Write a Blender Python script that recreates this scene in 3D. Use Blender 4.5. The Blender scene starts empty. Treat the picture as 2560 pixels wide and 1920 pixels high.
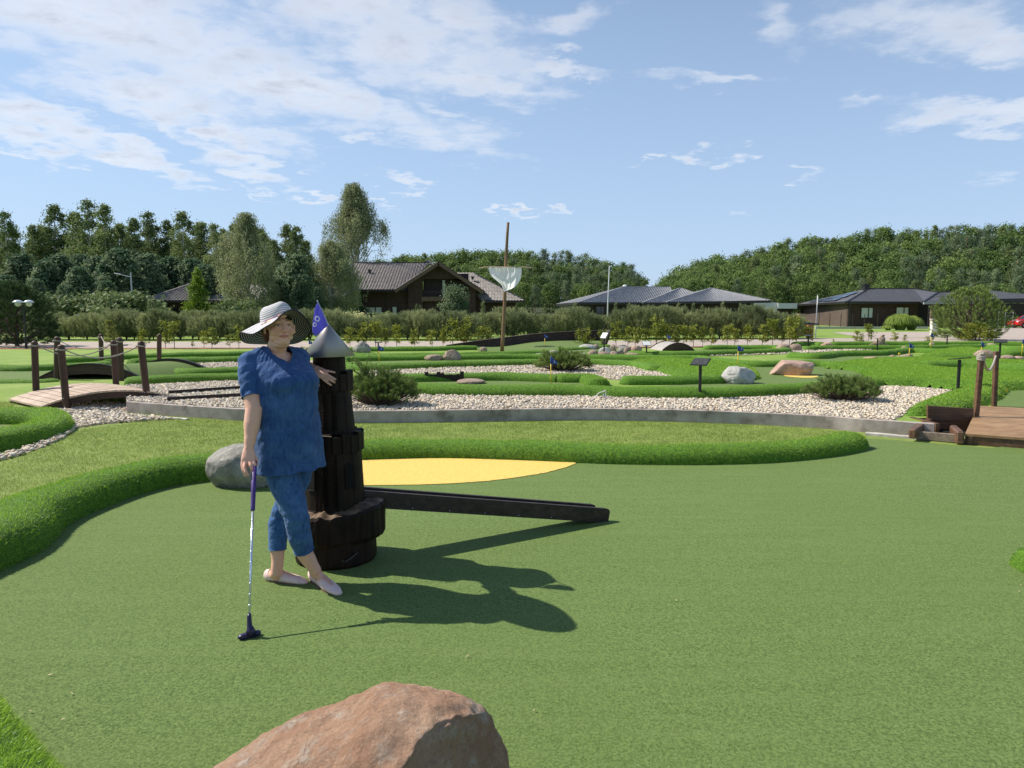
import bpy, bmesh, math, random
import numpy as np
from mathutils import Vector, Matrix, geometry

# ------------------------------------------------------------------ camera, sky, sun, exposure
sc = bpy.context.scene
C = sc.collection
R = math.radians
FPX = 1774.0                      # focal length in pixels of a 2560 wide frame
PITCH = R(5.57)
CAMH = 1.6
cam_d = bpy.data.cameras.new('camera'); cam = bpy.data.objects.new('camera', cam_d); C.objects.link(cam)
cam_d.sensor_width = 36.0; cam_d.lens = FPX / 2560.0 * 36.0
cam_d.clip_start = 0.05; cam_d.clip_end = 3000
cam.location = (0, 0, CAMH); cam.rotation_euler = (R(90) - PITCH, 0, 0)
sc.camera = cam

SUN_EL = R(45.4)
SUN_TO = Vector((-0.957 * math.cos(SUN_EL), 0.29 * math.cos(SUN_EL), math.sin(SUN_EL))).normalized()   # towards the sun
sun_d = bpy.data.lights.new('sun', 'SUN'); sun = bpy.data.objects.new('sun', sun_d); C.objects.link(sun)
sun_d.energy = 4.6; sun_d.angle = R(0.5); sun_d.color = (1.0, 0.93, 0.82)
sun.rotation_euler = (-SUN_TO).to_track_quat('-Z', 'Y').to_euler()
sc.view_settings.view_transform = 'Standard'; sc.view_settings.look = 'None'
sc.view_settings.gamma = 1; sc.view_settings.use_curve_mapping = False
sc.view_settings.exposure = 0.45
sc.cycles.max_bounces = 6; sc.cycles.transparent_max_bounces = 8
sc.cycles.use_denoising = True

def ray(sx, sy):
    a = (sx - 1280) / FPX; b = -(sy - 960) / FPX
    cp, sp = math.cos(PITCH), math.sin(PITCH)
    return Vector((a, cp + b * sp, -sp + b * cp))
def G(sx, sy, z=0.0):            # ground point at height z seen at this photo pixel
    d = ray(sx, sy); t = (z - CAMH) / d.z
    return Vector((d.x * t, d.y * t, z))
def P(sx, sy, Y):                # point at distance Y in front
    d = ray(sx, sy); t = Y / d.y
    return Vector((d.x * t, Y, CAMH + d.z * t))
def X(sx, Y): return P(sx, 787, Y).x
def Z(sy, Y): return P(1280, sy, Y).z

def build_world():
    w = bpy.data.worlds.new('World'); sc.world = w; w.use_nodes = True
    nt = w.node_tree; N = nt.nodes; L = nt.links; N.clear()
    out = N.new('ShaderNodeOutputWorld'); bg = N.new('ShaderNodeBackground'); bg.inputs[1].default_value = 0.095
    sky = N.new('ShaderNodeTexSky'); sky.sky_type = 'NISHITA'; sky.sun_disc = False
    sky.sun_elevation = SUN_EL; sky.sun_rotation = math.atan2(SUN_TO.x, SUN_TO.y)
    sky.air_density = 1.0; sky.dust_density = 0.4; sky.ozone_density = 1.0; sky.altitude = 100
    tc = N.new('ShaderNodeTexCoord'); sep = N.new('ShaderNodeSeparateXYZ'); L.new(tc.outputs['Generated'], sep.inputs[0])
    def m(op, a, b=None, c=None, clamp=False):
        n = N.new('ShaderNodeMath'); n.operation = op; n.use_clamp = clamp
        for i, v in enumerate((a, b, c)):
            if v is None: continue
            if isinstance(v, (int, float)): n.inputs[i].default_value = v
            else: L.new(v, n.inputs[i])
        return n.outputs[0]
    az = m('ARCTAN2', sep.outputs[0], sep.outputs[1]); el = m('ARCSINE', sep.outputs[2])
    # cloud deck coordinates
    den = m('ADD', m('MAXIMUM', sep.outputs[2], 0.0), 0.10)
    px = m('DIVIDE', sep.outputs[0], den); py = m('DIVIDE', sep.outputs[1], den)
    cmb = N.new('ShaderNodeCombineXYZ'); L.new(px, cmb.inputs[0]); L.new(py, cmb.inputs[1])
    def noise(scale, det, rough, vec=None, dist=0.0):
        n = N.new('ShaderNodeTexNoise'); n.inputs['Scale'].default_value = scale; n.inputs['Detail'].default_value = det
        n.inputs['Roughness'].default_value = rough; n.inputs['Distortion'].default_value = dist
        L.new(vec or cmb.outputs[0], n.inputs['Vector']); return n.outputs[0]
    mp = N.new('ShaderNodeMapping'); mp.inputs['Rotation'].default_value = (0, 0, R(-18)); mp.inputs['Scale'].default_value = (0.75, 1.5, 1)
    L.new(cmb.outputs[0], mp.inputs[0])
    n1 = noise(1.6, 7, 0.58, mp.outputs[0], 0.25)
    mp2 = N.new('ShaderNodeMapping'); mp2.inputs['Rotation'].default_value = (0, 0, R(-18)); mp2.inputs['Scale'].default_value = (1.0, 1.05, 1); L.new(cmb.outputs[0], mp2.inputs[0])
    n2 = noise(6.5, 5, 0.62, mp2.outputs[0], 0.1)
    # warp the azimuth/elevation so that the edges of the cloud fields are ragged
    wz = m('MULTIPLY', m('SUBTRACT', noise(2.6, 5, 0.6), 0.5), 0.20)
    we = m('MULTIPLY', m('SUBTRACT', noise(4.1, 5, 0.6), 0.5), 0.085)
    az2 = m('ADD', az, wz); el2 = m('ADD', el, we)
    aev = N.new('ShaderNodeCombineXYZ'); L.new(az2, aev.inputs[0]); L.new(el2, aev.inputs[1])
    def ae(sx, sy):
        d = ray(sx, sy).normalized(); return math.atan2(d.x, d.y), math.asin(d.z)
    # cloud fields: centre, half axes (px), tilt (deg, clockwise on the photo), strength
    blobs = [(300, 60, 900, 190, 10, 1.0), (960, 60, 560, 170, 14, .95), (330, 230, 720, 75, 12, .85), (820, 250, 620, 80, 12, .95), (1180, 200, 330, 60, 10, .8),
             (1400, 170, 190, 26, 8, .85), (1150, 280, 160, 24, 14, .6), (1380, 60, 190, 45, -6, .55), (1390, 125, 110, 20, 0, .6),
             (120, 300, 260, 70, 14, 1.0), (330, 380, 250, 36, 18, .95), (60, 350, 200, 40, 18, .8), (560, 320, 175, 42, 22, 1.0), (600, 410, 190, 38, 22, 1.0), (400, 290, 170, 28, 20, .75),
             (885, 352, 62, 20, 10, .85), (775, 408, 50, 18, 20, .6), (1010, 452, 110, 22, 12, .8), (790, 487, 90, 16, 6, .7), (965, 505, 60, 12, 6, .6), (1242, 527, 36, 18, 5, .85), (1306, 528, 42, 18, 18, .8), (1385, 524, 36, 18, 5, .65), (620, 480, 110, 12, 15, .45), (30, 395, 110, 22, 10, .6),
             (2330, 30, 430, 130, 14, .78), (2480, 110, 190, 60, 20, .75), (2430, 290, 330, 62, 10, .85), (2180, 250, 170, 24, 0, .5), (1930, 60, 170, 60, 35, .45),
             (1710, 385, 110, 22, 4, .8), (1840, 390, 62, 22, -18, .75), (1605, 398, 48, 14, 8, .7), (2000, 430, 110, 16, 6, .4), (1780, 200, 260, 22, 5, .5), (1860, 535, 60, 14, 4, .3), (2480, 440, 110, 30, 8, .35)]
    tot = None
    for (sx, sy, ax, ay, tl, st) in blobs:
        a0, e0 = ae(sx, sy); k = 1 / FPX
        # local pixel scale shrinks off axis
        off = math.cos(math.atan2(sx - 1280, FPX)) ** 2
        mp_ = N.new('ShaderNodeMapping'); mp_.vector_type = 'TEXTURE'; L.new(aev.outputs[0], mp_.inputs[0])
        mp_.inputs['Location'].default_value = (a0, e0, 0); mp_.inputs['Rotation'].default_value = (0, 0, -R(tl))
        mp_.inputs['Scale'].default_value = (ax * k * off, ay * k * math.sqrt(off), 1)
        gr = N.new('ShaderNodeTexGradient'); gr.gradient_type = 'SPHERICAL'; L.new(mp_.outputs[0], gr.inputs[0])
        b = m('MULTIPLY', gr.outputs['Fac'], st)
        tot = b if tot is None else m('MAXIMUM', tot, b)
    tot = m('MULTIPLY', tot, m('SUBTRACT', 2.0, tot))
    cov = m('POWER', tot, 0.55)
    d = m('ADD', m('MULTIPLY', m('SUBTRACT', n1, 0.5), 1.5), m('MULTIPLY', m('SUBTRACT', n2, 0.5), 1.45))
    d = m('ADD', d, m('MULTIPLY', m('SUBTRACT', cov, 0.66), 1.5))
    mr = N.new('ShaderNodeMapRange'); mr.interpolation_type = 'SMOOTHSTEP'
    L.new(d, mr.inputs['Value']); mr.inputs['From Min'].default_value = -0.34; mr.inputs['From Max'].default_value = 1.12
    dens = m('MULTIPLY', mr.outputs[0], m('MULTIPLY', m('MINIMUM', m('MULTIPLY', cov, 2.5), 1.0), 0.93))
    # wisps over the open blue
    # cloud colour: sunlit white with grey cores
    core = N.new('ShaderNodeMapRange'); L.new(m('ADD', d, m('MULTIPLY', m('SUBTRACT', n2, 0.5), 1.2)), core.inputs['Value'])
    core.inputs['From Min'].default_value = 0.25; core.inputs['From Max'].default_value = 0.95
    cc = N.new('ShaderNodeMix'); cc.data_type = 'RGBA'; L.new(core.outputs[0], cc.inputs[0])
    cc.inputs[6].default_value = (8.2, 8.1, 8.1, 1); cc.inputs[7].default_value = (4.9, 5.2, 5.9, 1)
    hz = N.new('ShaderNodeMapRange'); hz.interpolation_type = 'SMOOTHSTEP'; L.new(el, hz.inputs[0]); hz.inputs[1].default_value = -.05; hz.inputs[2].default_value = .75; hz.inputs[3].default_value = .78; hz.inputs[4].default_value = .05
    pale = N.new('ShaderNodeMix'); pale.data_type = 'RGBA'; L.new(hz.outputs[0], pale.inputs[0]); L.new(sky.outputs[0], pale.inputs[6]); pale.inputs[7].default_value = (3.7, 5.1, 7.3, 1)
    mx = N.new('ShaderNodeMix'); mx.data_type = 'RGBA'; L.new(dens, mx.inputs[0])
    tint = N.new('ShaderNodeMix'); tint.data_type = 'RGBA'; tint.blend_type = 'MULTIPLY'; tint.inputs[0].default_value = 1
    L.new(pale.outputs[2], tint.inputs[6]); tint.inputs[7].default_value = (1.0, 1.0, 1.0, 1)
    L.new(tint.outputs[2], mx.inputs[6]); L.new(cc.outputs[2], mx.inputs[7])
    L.new(mx.outputs[2], bg.inputs[0]); L.new(bg.outputs[0], out.inputs[0])
build_world()

# ------------------------------------------------------------------ materials
def newmat(name):
    m = bpy.data.materials.new(name); m.use_nodes = True
    nt = m.node_tree; nt.nodes.clear(); return m, nt.nodes, nt.links
def mixc(N, L, fac, a, b, blend='MIX'):
    n = N.new('ShaderNodeMix'); n.data_type = 'RGBA'; n.blend_type = blend
    for s, v in ((0, fac), (6, a), (7, b)):
        if isinstance(v, (int, float)): n.inputs[s].default_value = v
        elif isinstance(v, tuple): n.inputs[s].default_value = v if len(v) == 4 else (*v, 1)
        else: L.new(v, n.inputs[s])
    return n.outputs[2]
def nse(N, L, scale, det=4, rough=.55, vec=None, dist=0):
    n = N.new('ShaderNodeTexNoise'); n.inputs['Scale'].default_value = scale; n.inputs['Detail'].default_value = det
    n.inputs['Roughness'].default_value = rough; n.inputs['Distortion'].default_value = dist
    if vec is not None: L.new(vec, n.inputs['Vector'])
    return n.outputs[0]
def rng_(N, L, v, a, b, c=0, d=1):
    n = N.new('ShaderNodeMapRange'); L.new(v, n.inputs[0]); n.inputs[1].default_value = a; n.inputs[2].default_value = b
    n.inputs[3].default_value = c; n.inputs[4].default_value = d; return n.outputs[0]
def coords(N, L, scale=(1, 1, 1), kind='Object', rot=(0, 0, 0)):
    t = N.new('ShaderNodeTexCoord'); m = N.new('ShaderNodeMapping'); m.inputs['Scale'].default_value = scale; m.inputs['Rotation'].default_value = rot
    L.new(t.outputs[kind], m.inputs[0]); return m.outputs[0]
def pbr(name, c1, c2=None, scale=8, rough=.8, bump=0, bscale=40, metal=0, stretch=(1, 1, 1), c3=None, scale3=40, lo=.35, hi=.65, spec=.4, bdist=.01, det=5, rot=(0, 0, 0), sheen=0, coat=0):
    m, N, L = newmat(name); o = N.new('ShaderNodeOutputMaterial'); b = N.new('ShaderNodeBsdfPrincipled'); L.new(b.outputs[0], o.inputs[0])
    b.inputs['Roughness'].default_value = rough; b.inputs['Metallic'].default_value = metal; b.inputs['Specular IOR Level'].default_value = spec
    b.inputs['Coat Weight'].default_value = coat
    v = coords(N, L, stretch, rot=rot)
    if c2 is None: b.inputs['Base Color'].default_value = (*c1, 1)
    else:
        col = mixc(N, L, rng_(N, L, nse(N, L, scale, det, .6, v), lo, hi), c1, c2)
        if c3: col = mixc(N, L, rng_(N, L, nse(N, L, scale3, 4, .6, v), .55, .7), col, c3)
        L.new(col, b.inputs['Base Color'])
    if bump:
        bp = N.new('ShaderNodeBump'); bp.inputs['Strength'].default_value = bump; bp.inputs['Distance'].default_value = bdist
        L.new(nse(N, L, bscale, 6, .6, v), bp.inputs['Height']); L.new(bp.outputs[0], b.inputs['Normal'])
    return m
def foliage(name, c1, c2, trans=.3, rough=.7, patch=None, pscale=.6, objvar=.25, spec=.25):
    """leaf material: colour differs from leaf to leaf (rnd) and from plant to plant"""
    m, N, L = newmat(name); o = N.new('ShaderNodeOutputMaterial'); b = N.new('ShaderNodeBsdfPrincipled')
    b.inputs['Roughness'].default_value = rough; b.inputs['Specular IOR Level'].default_value = spec
    a = N.new('ShaderNodeAttribute'); a.attribute_name = 'rnd'
    col = mixc(N, L, a.outputs['Fac'], c1, c2)
    if patch:
        v = coords(N, L); col = mixc(N, L, rng_(N, L, nse(N, L, pscale, 3, .5, v), .42, .62), col, patch)
    if objvar:
        oi = N.new('ShaderNodeObjectInfo'); h = N.new('ShaderNodeHueSaturation'); L.new(col, h.inputs['Color'])
        L.new(rng_(N, L, oi.outputs['Random'], 0, 1, 1 - objvar, 1 + objvar), h.inputs['Value'])
        L.new(rng_(N, L, oi.outputs['Random'], 0, 1, .5 + .05 * objvar, .5 - .05 * objvar), h.inputs['Hue']); col = h.outputs[0]
    L.new(col, b.inputs['Base Color'])
    t = N.new('ShaderNodeBsdfTranslucent'); L.new(col, t.inputs[0])
    mx = N.new('ShaderNodeMixShader'); mx.inputs[0].default_value = trans
    L.new(b.outputs[0], mx.inputs[1]); L.new(t.outputs[0], mx.inputs[2]); L.new(mx.outputs[0], o.inputs[0])
    return m

# ------------------------------------------------------------------ object helpers
def prop(o, label=None, cat=None, group=None, kind=None):
    if label: o['label'] = label
    if cat: o['category'] = cat
    if group: o['group'] = group
    if kind: o['kind'] = kind
    return o
def thing(name, loc, label, cat, group=None, rotz=0):
    o = bpy.data.objects.new(name, None); C.objects.link(o); o.location = loc; o.rotation_euler = (0, 0, rotz); o.empty_display_size = .1
    return prop(o, label, cat, group)
def mobj(name, V, F, mat, parent=None, smooth=False, world=False, rnd=None, mats=None, midx=None):
    """link V, F as one mesh object; world=True: V is in world coordinates of an unrotated parent"""
    V = np.asarray(V, dtype=np.float32).reshape(-1, 3)
    if parent is not None and world:
        q = parent; off = np.zeros(3)
        while q is not None: off += np.array(q.location); q = q.parent
        V = V - off
    me = bpy.data.meshes.new(name)
    if isinstance(F, np.ndarray):
        n, k = F.shape
        me.vertices.add(len(V)); me.vertices.foreach_set('co', V.ravel())
        me.loops.add(n * k); me.loops.foreach_set('vertex_index', F.astype(np.int32).ravel())
        me.polygons.add(n); me.polygons.foreach_set('loop_start', np.arange(0, n * k, k, dtype=np.int32))
        me.polygons.foreach_set('loop_total', np.full(n, k, dtype=np.int32)); me.update(calc_edges=True)
    else:
        me.from_pydata([tuple(map(float, v)) for v in V], [], [tuple(f) for f in F]); me.update()
    for mm in (mats or [mat]): me.materials.append(mm)
    if midx is not None: me.polygons.foreach_set('material_index', np.asarray(midx, dtype=np.int32))
    if not (isinstance(smooth, bool) and smooth is False):
        me.polygons.foreach_set('use_smooth', np.ones(len(me.polygons), dtype=bool) if smooth is True else np.asarray(smooth, dtype=bool))
    if rnd is not None:
        at = me.attributes.new('rnd', 'FLOAT', 'FACE'); at.data.foreach_set('value', np.asarray(rnd, dtype=np.float32))
    me.update()
    o = bpy.data.objects.new(name, me); C.objects.link(o)
    if parent is not None: o.parent = parent
    return o

class MB:
    """collects closed shapes into one mesh"""
    def __init__(s): s.V = []; s.F = []; s.M = []
    def add(s, V, F, mi=0):
        b = len(s.V); s.V.extend([tuple(v) for v in V]); s.F.extend([tuple(i + b for i in f) for f in F]); s.M.extend([mi] * len(F)); return s
    def box(s, c, size, rot=None, mi=0, bev=0):
        x, y, z = size[0] / 2, size[1] / 2, size[2] / 2
        M = rot if rot is not None else Matrix.Identity(3)
        if isinstance(M, (int, float)): M = Matrix.Rotation(M, 3, 'Z')
        c = Vector(c)
        if bev and min(x, y, z) > bev:
            e = bev; V = []; idx = {}
            for sx in (-1, 1):
                for sy in (-1, 1):
                    for sz in (-1, 1):
                        for k in range(3):
                            v = [sx * x, sy * y, sz * z]
                            for j in range(3):
                                if j != k: v[j] -= (sx, sy, sz)[j] * e
                            idx[(sx, sy, sz, k)] = len(V); V.append(c + M @ Vector(v))
            F = []
            for k in range(3):
                a, b = [j for j in range(3) if j != k]
                for s1 in (-1, 1):
                    q = []
                    for (p, r) in ((-1, -1), (1, -1), (1, 1), (-1, 1)):
                        t = [0, 0, 0]; t[k] = s1; t[a] = p; t[b] = r; q.append(idx[(*t, k)])
                    F.append(q if (s1 > 0) == (k != 1) else q[::-1])
                    for r in (-1, 1):   # edges along axis a between faces k and b
                        if k < b:
                            t1 = [0, 0, 0]; t1[k] = s1; t1[b] = r
                            p1 = list(t1); p1[a] = -1; p2 = list(t1); p2[a] = 1
                            F.append([idx[(*p1, k)], idx[(*p2, k)], idx[(*p2, b)], idx[(*p1, b)]])
                        if k < a:
                            t1 = [0, 0, 0]; t1[k] = s1; t1[a] = r
                            p1 = list(t1); p1[b] = -1; p2 = list(t1); p2[b] = 1
                            F.append([idx[(*p1, k)], idx[(*p2, k)], idx[(*p2, a)], idx[(*p1, a)]])
            for sx in (-1, 1):
                for sy in (-1, 1):
                    for sz in (-1, 1): F.append([idx[(sx, sy, sz, k)] for k in range(3)])
            return s.add(V, F, mi)
        V = [c + M @ Vector((sx * x, sy * y, sz * z)) for sx in (-1, 1) for sy in (-1, 1) for sz in (-1, 1)]
        return s.add(V, [(0, 1, 3, 2), (4, 6, 7, 5), (0, 4, 5, 1), (2, 3, 7, 6), (0, 2, 6, 4), (1, 5, 7, 3)], mi)
    def beam(s, a, b, w, h, mi=0, up=Vector((0, 0, 1)), bev=0):
        a = Vector(a); b = Vector(b); d = b - a; l = d.length; x = d / l
        y = up.cross(x)
        if y.length < 1e-4: y = Vector((0, 1, 0)).cross(x)
        y.normalize(); z = x.cross(y); M = Matrix((x, y, z)).transposed()
        return s.box((a + b) / 2, (l, w, h), M, mi, bev)
    def tube(s, path, r, seg=8, mi=0, caps=True):
        path = [Vector(p) for p in path]; n = len(path); rr = r if isinstance(r, (list, tuple)) else [r] * n
        V = []; F = []; prev = None
        for i, p in enumerate(path):
            t = (path[min(i + 1, n - 1)] - path[max(i - 1, 0)]).normalized()
            if prev is None: u = t.orthogonal().normalized()
            else: u = (prev - t * prev.dot(t)).normalized()
            prev = u; w = t.cross(u)
            for k in range(seg):
                a = 2 * math.pi * k / seg; V.append(p + (u * math.cos(a) + w * math.sin(a)) * rr[i])
        for i in range(n - 1):
            for k in range(seg):
                k2 = (k + 1) % seg; F.append((i * seg + k, i * seg + k2, (i + 1) * seg + k2, (i + 1) * seg + k))
        if caps: F.append(tuple(range(seg))[::-1]); F.append(tuple((n - 1) * seg + k for k in range(seg)))
        return s.add(V, F, mi)
    def lathe(s, prof, c=(0, 0, 0), seg=24, mi=0, sx=1, sy=1, fn=None):
        V = []; F = []; n = len(prof)
        for (r, z) in prof:
            for k in range(seg):
                a = 2 * math.pi * k / seg; q = r * (fn(a, z) if fn else 1)
                V.append((c[0] + q * math.cos(a) * sx, c[1] + q * math.sin(a) * sy, c[2] + z))
        for i in range(n - 1):
            for k in range(seg):
                k2 = (k + 1) % seg; F.append((i * seg + k, i * seg + k2, (i + 1) * seg + k2, (i + 1) * seg + k))
        F.append(tuple(range(seg))[::-1]); F.append(tuple((n - 1) * seg + k for k in range(seg)))
        return s.add(V, F, mi)
    def prism(s, poly, d, mi=0):
        """closed prism: polygon (3d points) pushed along vector d"""
        n = len(poly); d = Vector(d); V = [Vector(p) for p in poly] + [Vector(p) + d for p in poly]
        F = [tuple(range(n))[::-1], tuple(range(n, 2 * n))] + [(i, (i + 1) % n, n + (i + 1) % n, n + i) for i in range(n)]
        return s.add(V, F, mi)
    def sphere(s, c, r, seg=12, rings=8, sc=(1, 1, 1), mi=0):
        V = [(c[0], c[1], c[2] - r * sc[2])]; F = []
        for i in range(1, rings):
            t = math.pi * i / rings - math.pi / 2
            for k in range(seg):
                a = 2 * math.pi * k / seg
                V.append((c[0] + r * sc[0] * math.cos(t) * math.cos(a), c[1] + r * sc[1] * math.cos(t) * math.sin(a), c[2] + r * sc[2] * math.sin(t)))
        V.append((c[0], c[1], c[2] + r * sc[2])); top = len(V) - 1
        for k in range(seg):
            k2 = (k + 1) % seg; F.append((0, 1 + k2, 1 + k)); F.append((top, 1 + (rings - 2) * seg + k, 1 + (rings - 2) * seg + k2))
            for i in range(rings - 2): F.append((1 + i * seg + k, 1 + i * seg + k2, 1 + (i + 1) * seg + k2, 1 + (i + 1) * seg + k))
        return s.add(V, F, mi)
    def build(s, name, mat, parent=None, smooth=False, world=False, mats=None, fix=True):
        o = mobj(name, s.V, s.F, mat, parent, smooth, world, mats=mats, midx=s.M if mats else None)
        if fix:
            bm = bmesh.new(); bm.from_mesh(o.data); bmesh.ops.recalc_face_normals(bm, faces=bm.faces); bm.to_mesh(o.data); bm.free()
        return o

def spline(pts, n=8, closed=False):
    """Catmull-Rom through the points"""
    P_ = [Vector(p) for p in pts]; m = len(P_); out = []
    rg = range(m) if closed else range(m - 1)
    for i in rg:
        if closed: a, b, c, d = P_[i - 1], P_[i], P_[(i + 1) % m], P_[(i + 2) % m]
        else: a, b, c, d = P_[max(i - 1, 0)], P_[i], P_[i + 1], P_[min(i + 2, m - 1)]
        for k in range(n):
            t = k / n
            out.append(.5 * ((2 * b) + (c - a) * t + (2 * a - 5 * b + 4 * c - d) * t * t + (3 * b - a - 3 * c + d) * t ** 3))
    if not closed: out.append(P_[-1].copy())
    return out
def resample(path, step):
    d = [0]
    for a, b in zip(path, path[1:]): d.append(d[-1] + (b - a).length)
    n = max(2, int(d[-1] / step)); out = []; j = 0
    for i in range(n + 1):
        t = d[-1] * i / n
        while j < len(d) - 2 and d[j + 1] < t: j += 1
        q = (t - d[j]) / max(1e-9, d[j + 1] - d[j]); out.append(path[j].lerp(path[j + 1], q))
    return out
def copy_tree(o, parent=None, depth=0):
    c = o.copy(); C.objects.link(c); c.parent = parent
    for ch in list(o.children): copy_tree(ch, c)
    return c
def unit(v): return v / np.maximum(1e-9, np.linalg.norm(v, axis=1, keepdims=True))
def blades(base, direc, length, width, rs, bend=.25):
    """pointed grass blades: one triangle each; returns V, F"""
    n = len(base); d = unit(direc)
    side = unit(np.cross(d, rs.normal(size=(n, 3)))); l = np.asarray(length).reshape(-1, 1) * np.ones((n, 1)); w = np.asarray(width).reshape(-1, 1) * np.ones((n, 1))
    V = np.empty((n, 3, 3)); V[:, 0] = base - side * w / 2; V[:, 1] = base + side * w / 2; V[:, 2] = base + d * l + rs.normal(size=(n, 3)) * l * bend * .5
    return V.reshape(-1, 3), np.arange(n * 3).reshape(-1, 3)
def cards(pts, size, rs, nrm=None, asp=.7, jit=.6):
    n = len(pts); a = rs.normal(size=(n, 3))
    if nrm is not None: a = nrm + a * jit
    a = unit(a); u = unit(np.cross(a, rs.normal(size=(n, 3)))); v = np.cross(a, u)
    s = (np.asarray(size).reshape(-1, 1) if not np.isscalar(size) else size) * rs.uniform(.6, 1.3, (n, 1)) / 2
    V = np.empty((n, 4, 3)); V[:, 0] = pts - u * s; V[:, 1] = pts - v * s * asp; V[:, 2] = pts + u * s; V[:, 3] = pts + v * s * asp
    return V.reshape(-1, 3), np.arange(n * 4).reshape(-1, 4)
def poly_sheet(name, pts, z, mat, thick=0):
    P2 = [Vector((p[0], p[1], 0)) for p in pts]; tr = geometry.tessellate_polygon([P2])
    o = mobj(name, [(p.x, p.y, z) for p in P2], [tuple(t) for t in tr], mat)
    bm = bmesh.new(); bm.from_mesh(o.data)
    for f in bm.faces:
        f.normal_update()
        if f.normal.z < 0: f.normal_flip()
    bm.to_mesh(o.data); bm.free(); return prop(o, kind='structure')
def in_poly(x, y, poly):
    px = np.array([p[0] for p in poly]); py = np.array([p[1] for p in poly]); r = np.zeros(len(x), bool); j = len(px) - 1
    for i in range(len(px)):
        c = ((py[i] > y) != (py[j] > y)) & (x < (px[j] - px[i]) * (y - py[i]) / (py[j] - py[i] + 1e-12) + px[i]); r ^= c; j = i
    return r
def scatter_poly(poly, dens, rs):
    px = [p[0] for p in poly]; py = [p[1] for p in poly]; A = (max(px) - min(px)) * (max(py) - min(py)); n = int(A * dens)
    x = rs.uniform(min(px), max(px), n); y = rs.uniform(min(py), max(py), n); k = in_poly(x, y, poly); return x[k], y[k]
ZT = 0.17                       # height of the terrace behind the concrete wall
# ------------------------------------------------------------------ shared materials
M_lawn = pbr('mown_lawn', (.13, .195, .028), (.23, .30, .06), 3.0, .9, .6, 180, c3=(.26, .31, .10), scale3=9, bdist=.012)
M_lawnfar = pbr('far_lawn', (.15, .25, .03), (.23, .33, .055), .8, .9, .5, 60, c3=(.27, .33, .09), scale3=2.5, bdist=.02)
M_turfbase = pbr('long_turf_backing', (.05, .13, .008), (.12, .26, .016), 26, .85, .9, 130, c3=(.20, .38, .035), scale3=60, bdist=.02)
M_turf = foliage('long_turf_fibre', (.15, .30, .018), (.40, .60, .075), trans=.4, rough=.45, objvar=0, spec=.35)
M_grassb = foliage('lawn_blade', (.16, .235, .035), (.36, .43, .115), trans=.35, rough=.6, objvar=0)
M_putb = foliage('short_turf_fibre', (.12, .20, .05), (.24, .35, .11), trans=.5, rough=.55, objvar=0, spec=.4)
M_gravelbed = pbr('gravel_bed', (.30, .25, .18), (.55, .48, .38), 30, .9, 1, 45, c3=(.10, .085, .065), scale3=34, bdist=.03)
M_pebble = None
def put_mat():
    m, N, L = newmat('short_putting_turf'); o = N.new('ShaderNodeOutputMaterial'); b = N.new('ShaderNodeBsdfPrincipled'); L.new(b.outputs[0], o.inputs[0])
    b.inputs['Roughness'].default_value = .85; b.inputs['Specular IOR Level'].default_value = .2
    v = coords(N, L); v2 = coords(N, L, (1, 1.0, 1))
    big = nse(N, L, .55, 4, .5, v); fine = nse(N, L, 82, 5, .8, v2, .2); fin2 = nse(N, L, 210, 2, .6, v2)
    c = mixc(N, L, rng_(N, L, fine, .39, .60), (.052, .092, .022), (.185, .262, .078))
    c = mixc(N, L, rng_(N, L, fin2, .45, .7, 0, .45), c, (.145, .22, .062))
    c = mixc(N, L, rng_(N, L, big, .35, .7, 0, .4), c, (.125, .185, .045))
    st = nse(N, L, 1.0, 4, .6, coords(N, L, (.9, 9, 1), rot=(0, 0, R(-32))), .5); c = mixc(N, L, rng_(N, L, st, .45, .75, 0, .35), c, (.165, .225, .075))
    L.new(c, b.inputs['Base Color'])
    bp = N.new('ShaderNodeBump'); bp.inputs['Strength'].default_value = .8; bp.inputs['Distance'].default_value = .006
    L.new(fine, bp.inputs['Height']); L.new(bp.outputs[0], b.inputs['Normal']); return m
M_put = put_mat()
def pebble_mat():
    m, N, L = newmat('pale_pebble'); o = N.new('ShaderNodeOutputMaterial'); b = N.new('ShaderNodeBsdfPrincipled'); L.new(b.outputs[0], o.inputs[0])
    b.inputs['Roughness'].default_value = .75
    a = N.new('ShaderNodeAttribute'); a.attribute_name = 'rnd'; r = N.new('ShaderNodeValToRGB'); L.new(a.outputs['Fac'], r.inputs[0])
    e = r.color_ramp.elements; e[0].color = (.46, .39, .28, 1); e[1].color = (.72, .64, .50, 1)
    for p, c in ((.2, (.62, .50, .36, 1)), (.4, (.50, .46, .41, 1)), (.6, (.74, .62, .44, 1)), (.8, (.36, .33, .29, 1))):
        q = e.new(p); q.color = c
    L.new(r.outputs[0], b.inputs['Base Color']); return m
M_pebble = pebble_mat()
M_yellow = pbr('yellow_turf', (.72, .47, .10), (.86, .62, .18), 60, .9, .9, 150, bdist=.01, c3=(.80, .55, .13), scale3=6)
M_concrete = pbr('weathered_concrete', (.33, .275, .24), (.48, .41, .37), 5, .9, .5, 60, c3=(.20, .165, .14), scale3=3, stretch=(1, 1, 1))
M_curb = pbr('pale_concrete_kerb', (.42, .39, .34), (.58, .54, .47), 9, .9, .4, 50, c3=(.25, .23, .2), scale3=6)
M_road = pbr('sandy_path', (.36, .30, .255), (.44, .375, .32), 1.5, .95, .3, 60)
M_redmulch = pbr('red_bark_strip', (.22, .08, .045), (.36, .17, .10), 12, .95, .8, 40, bdist=.03)
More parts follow.
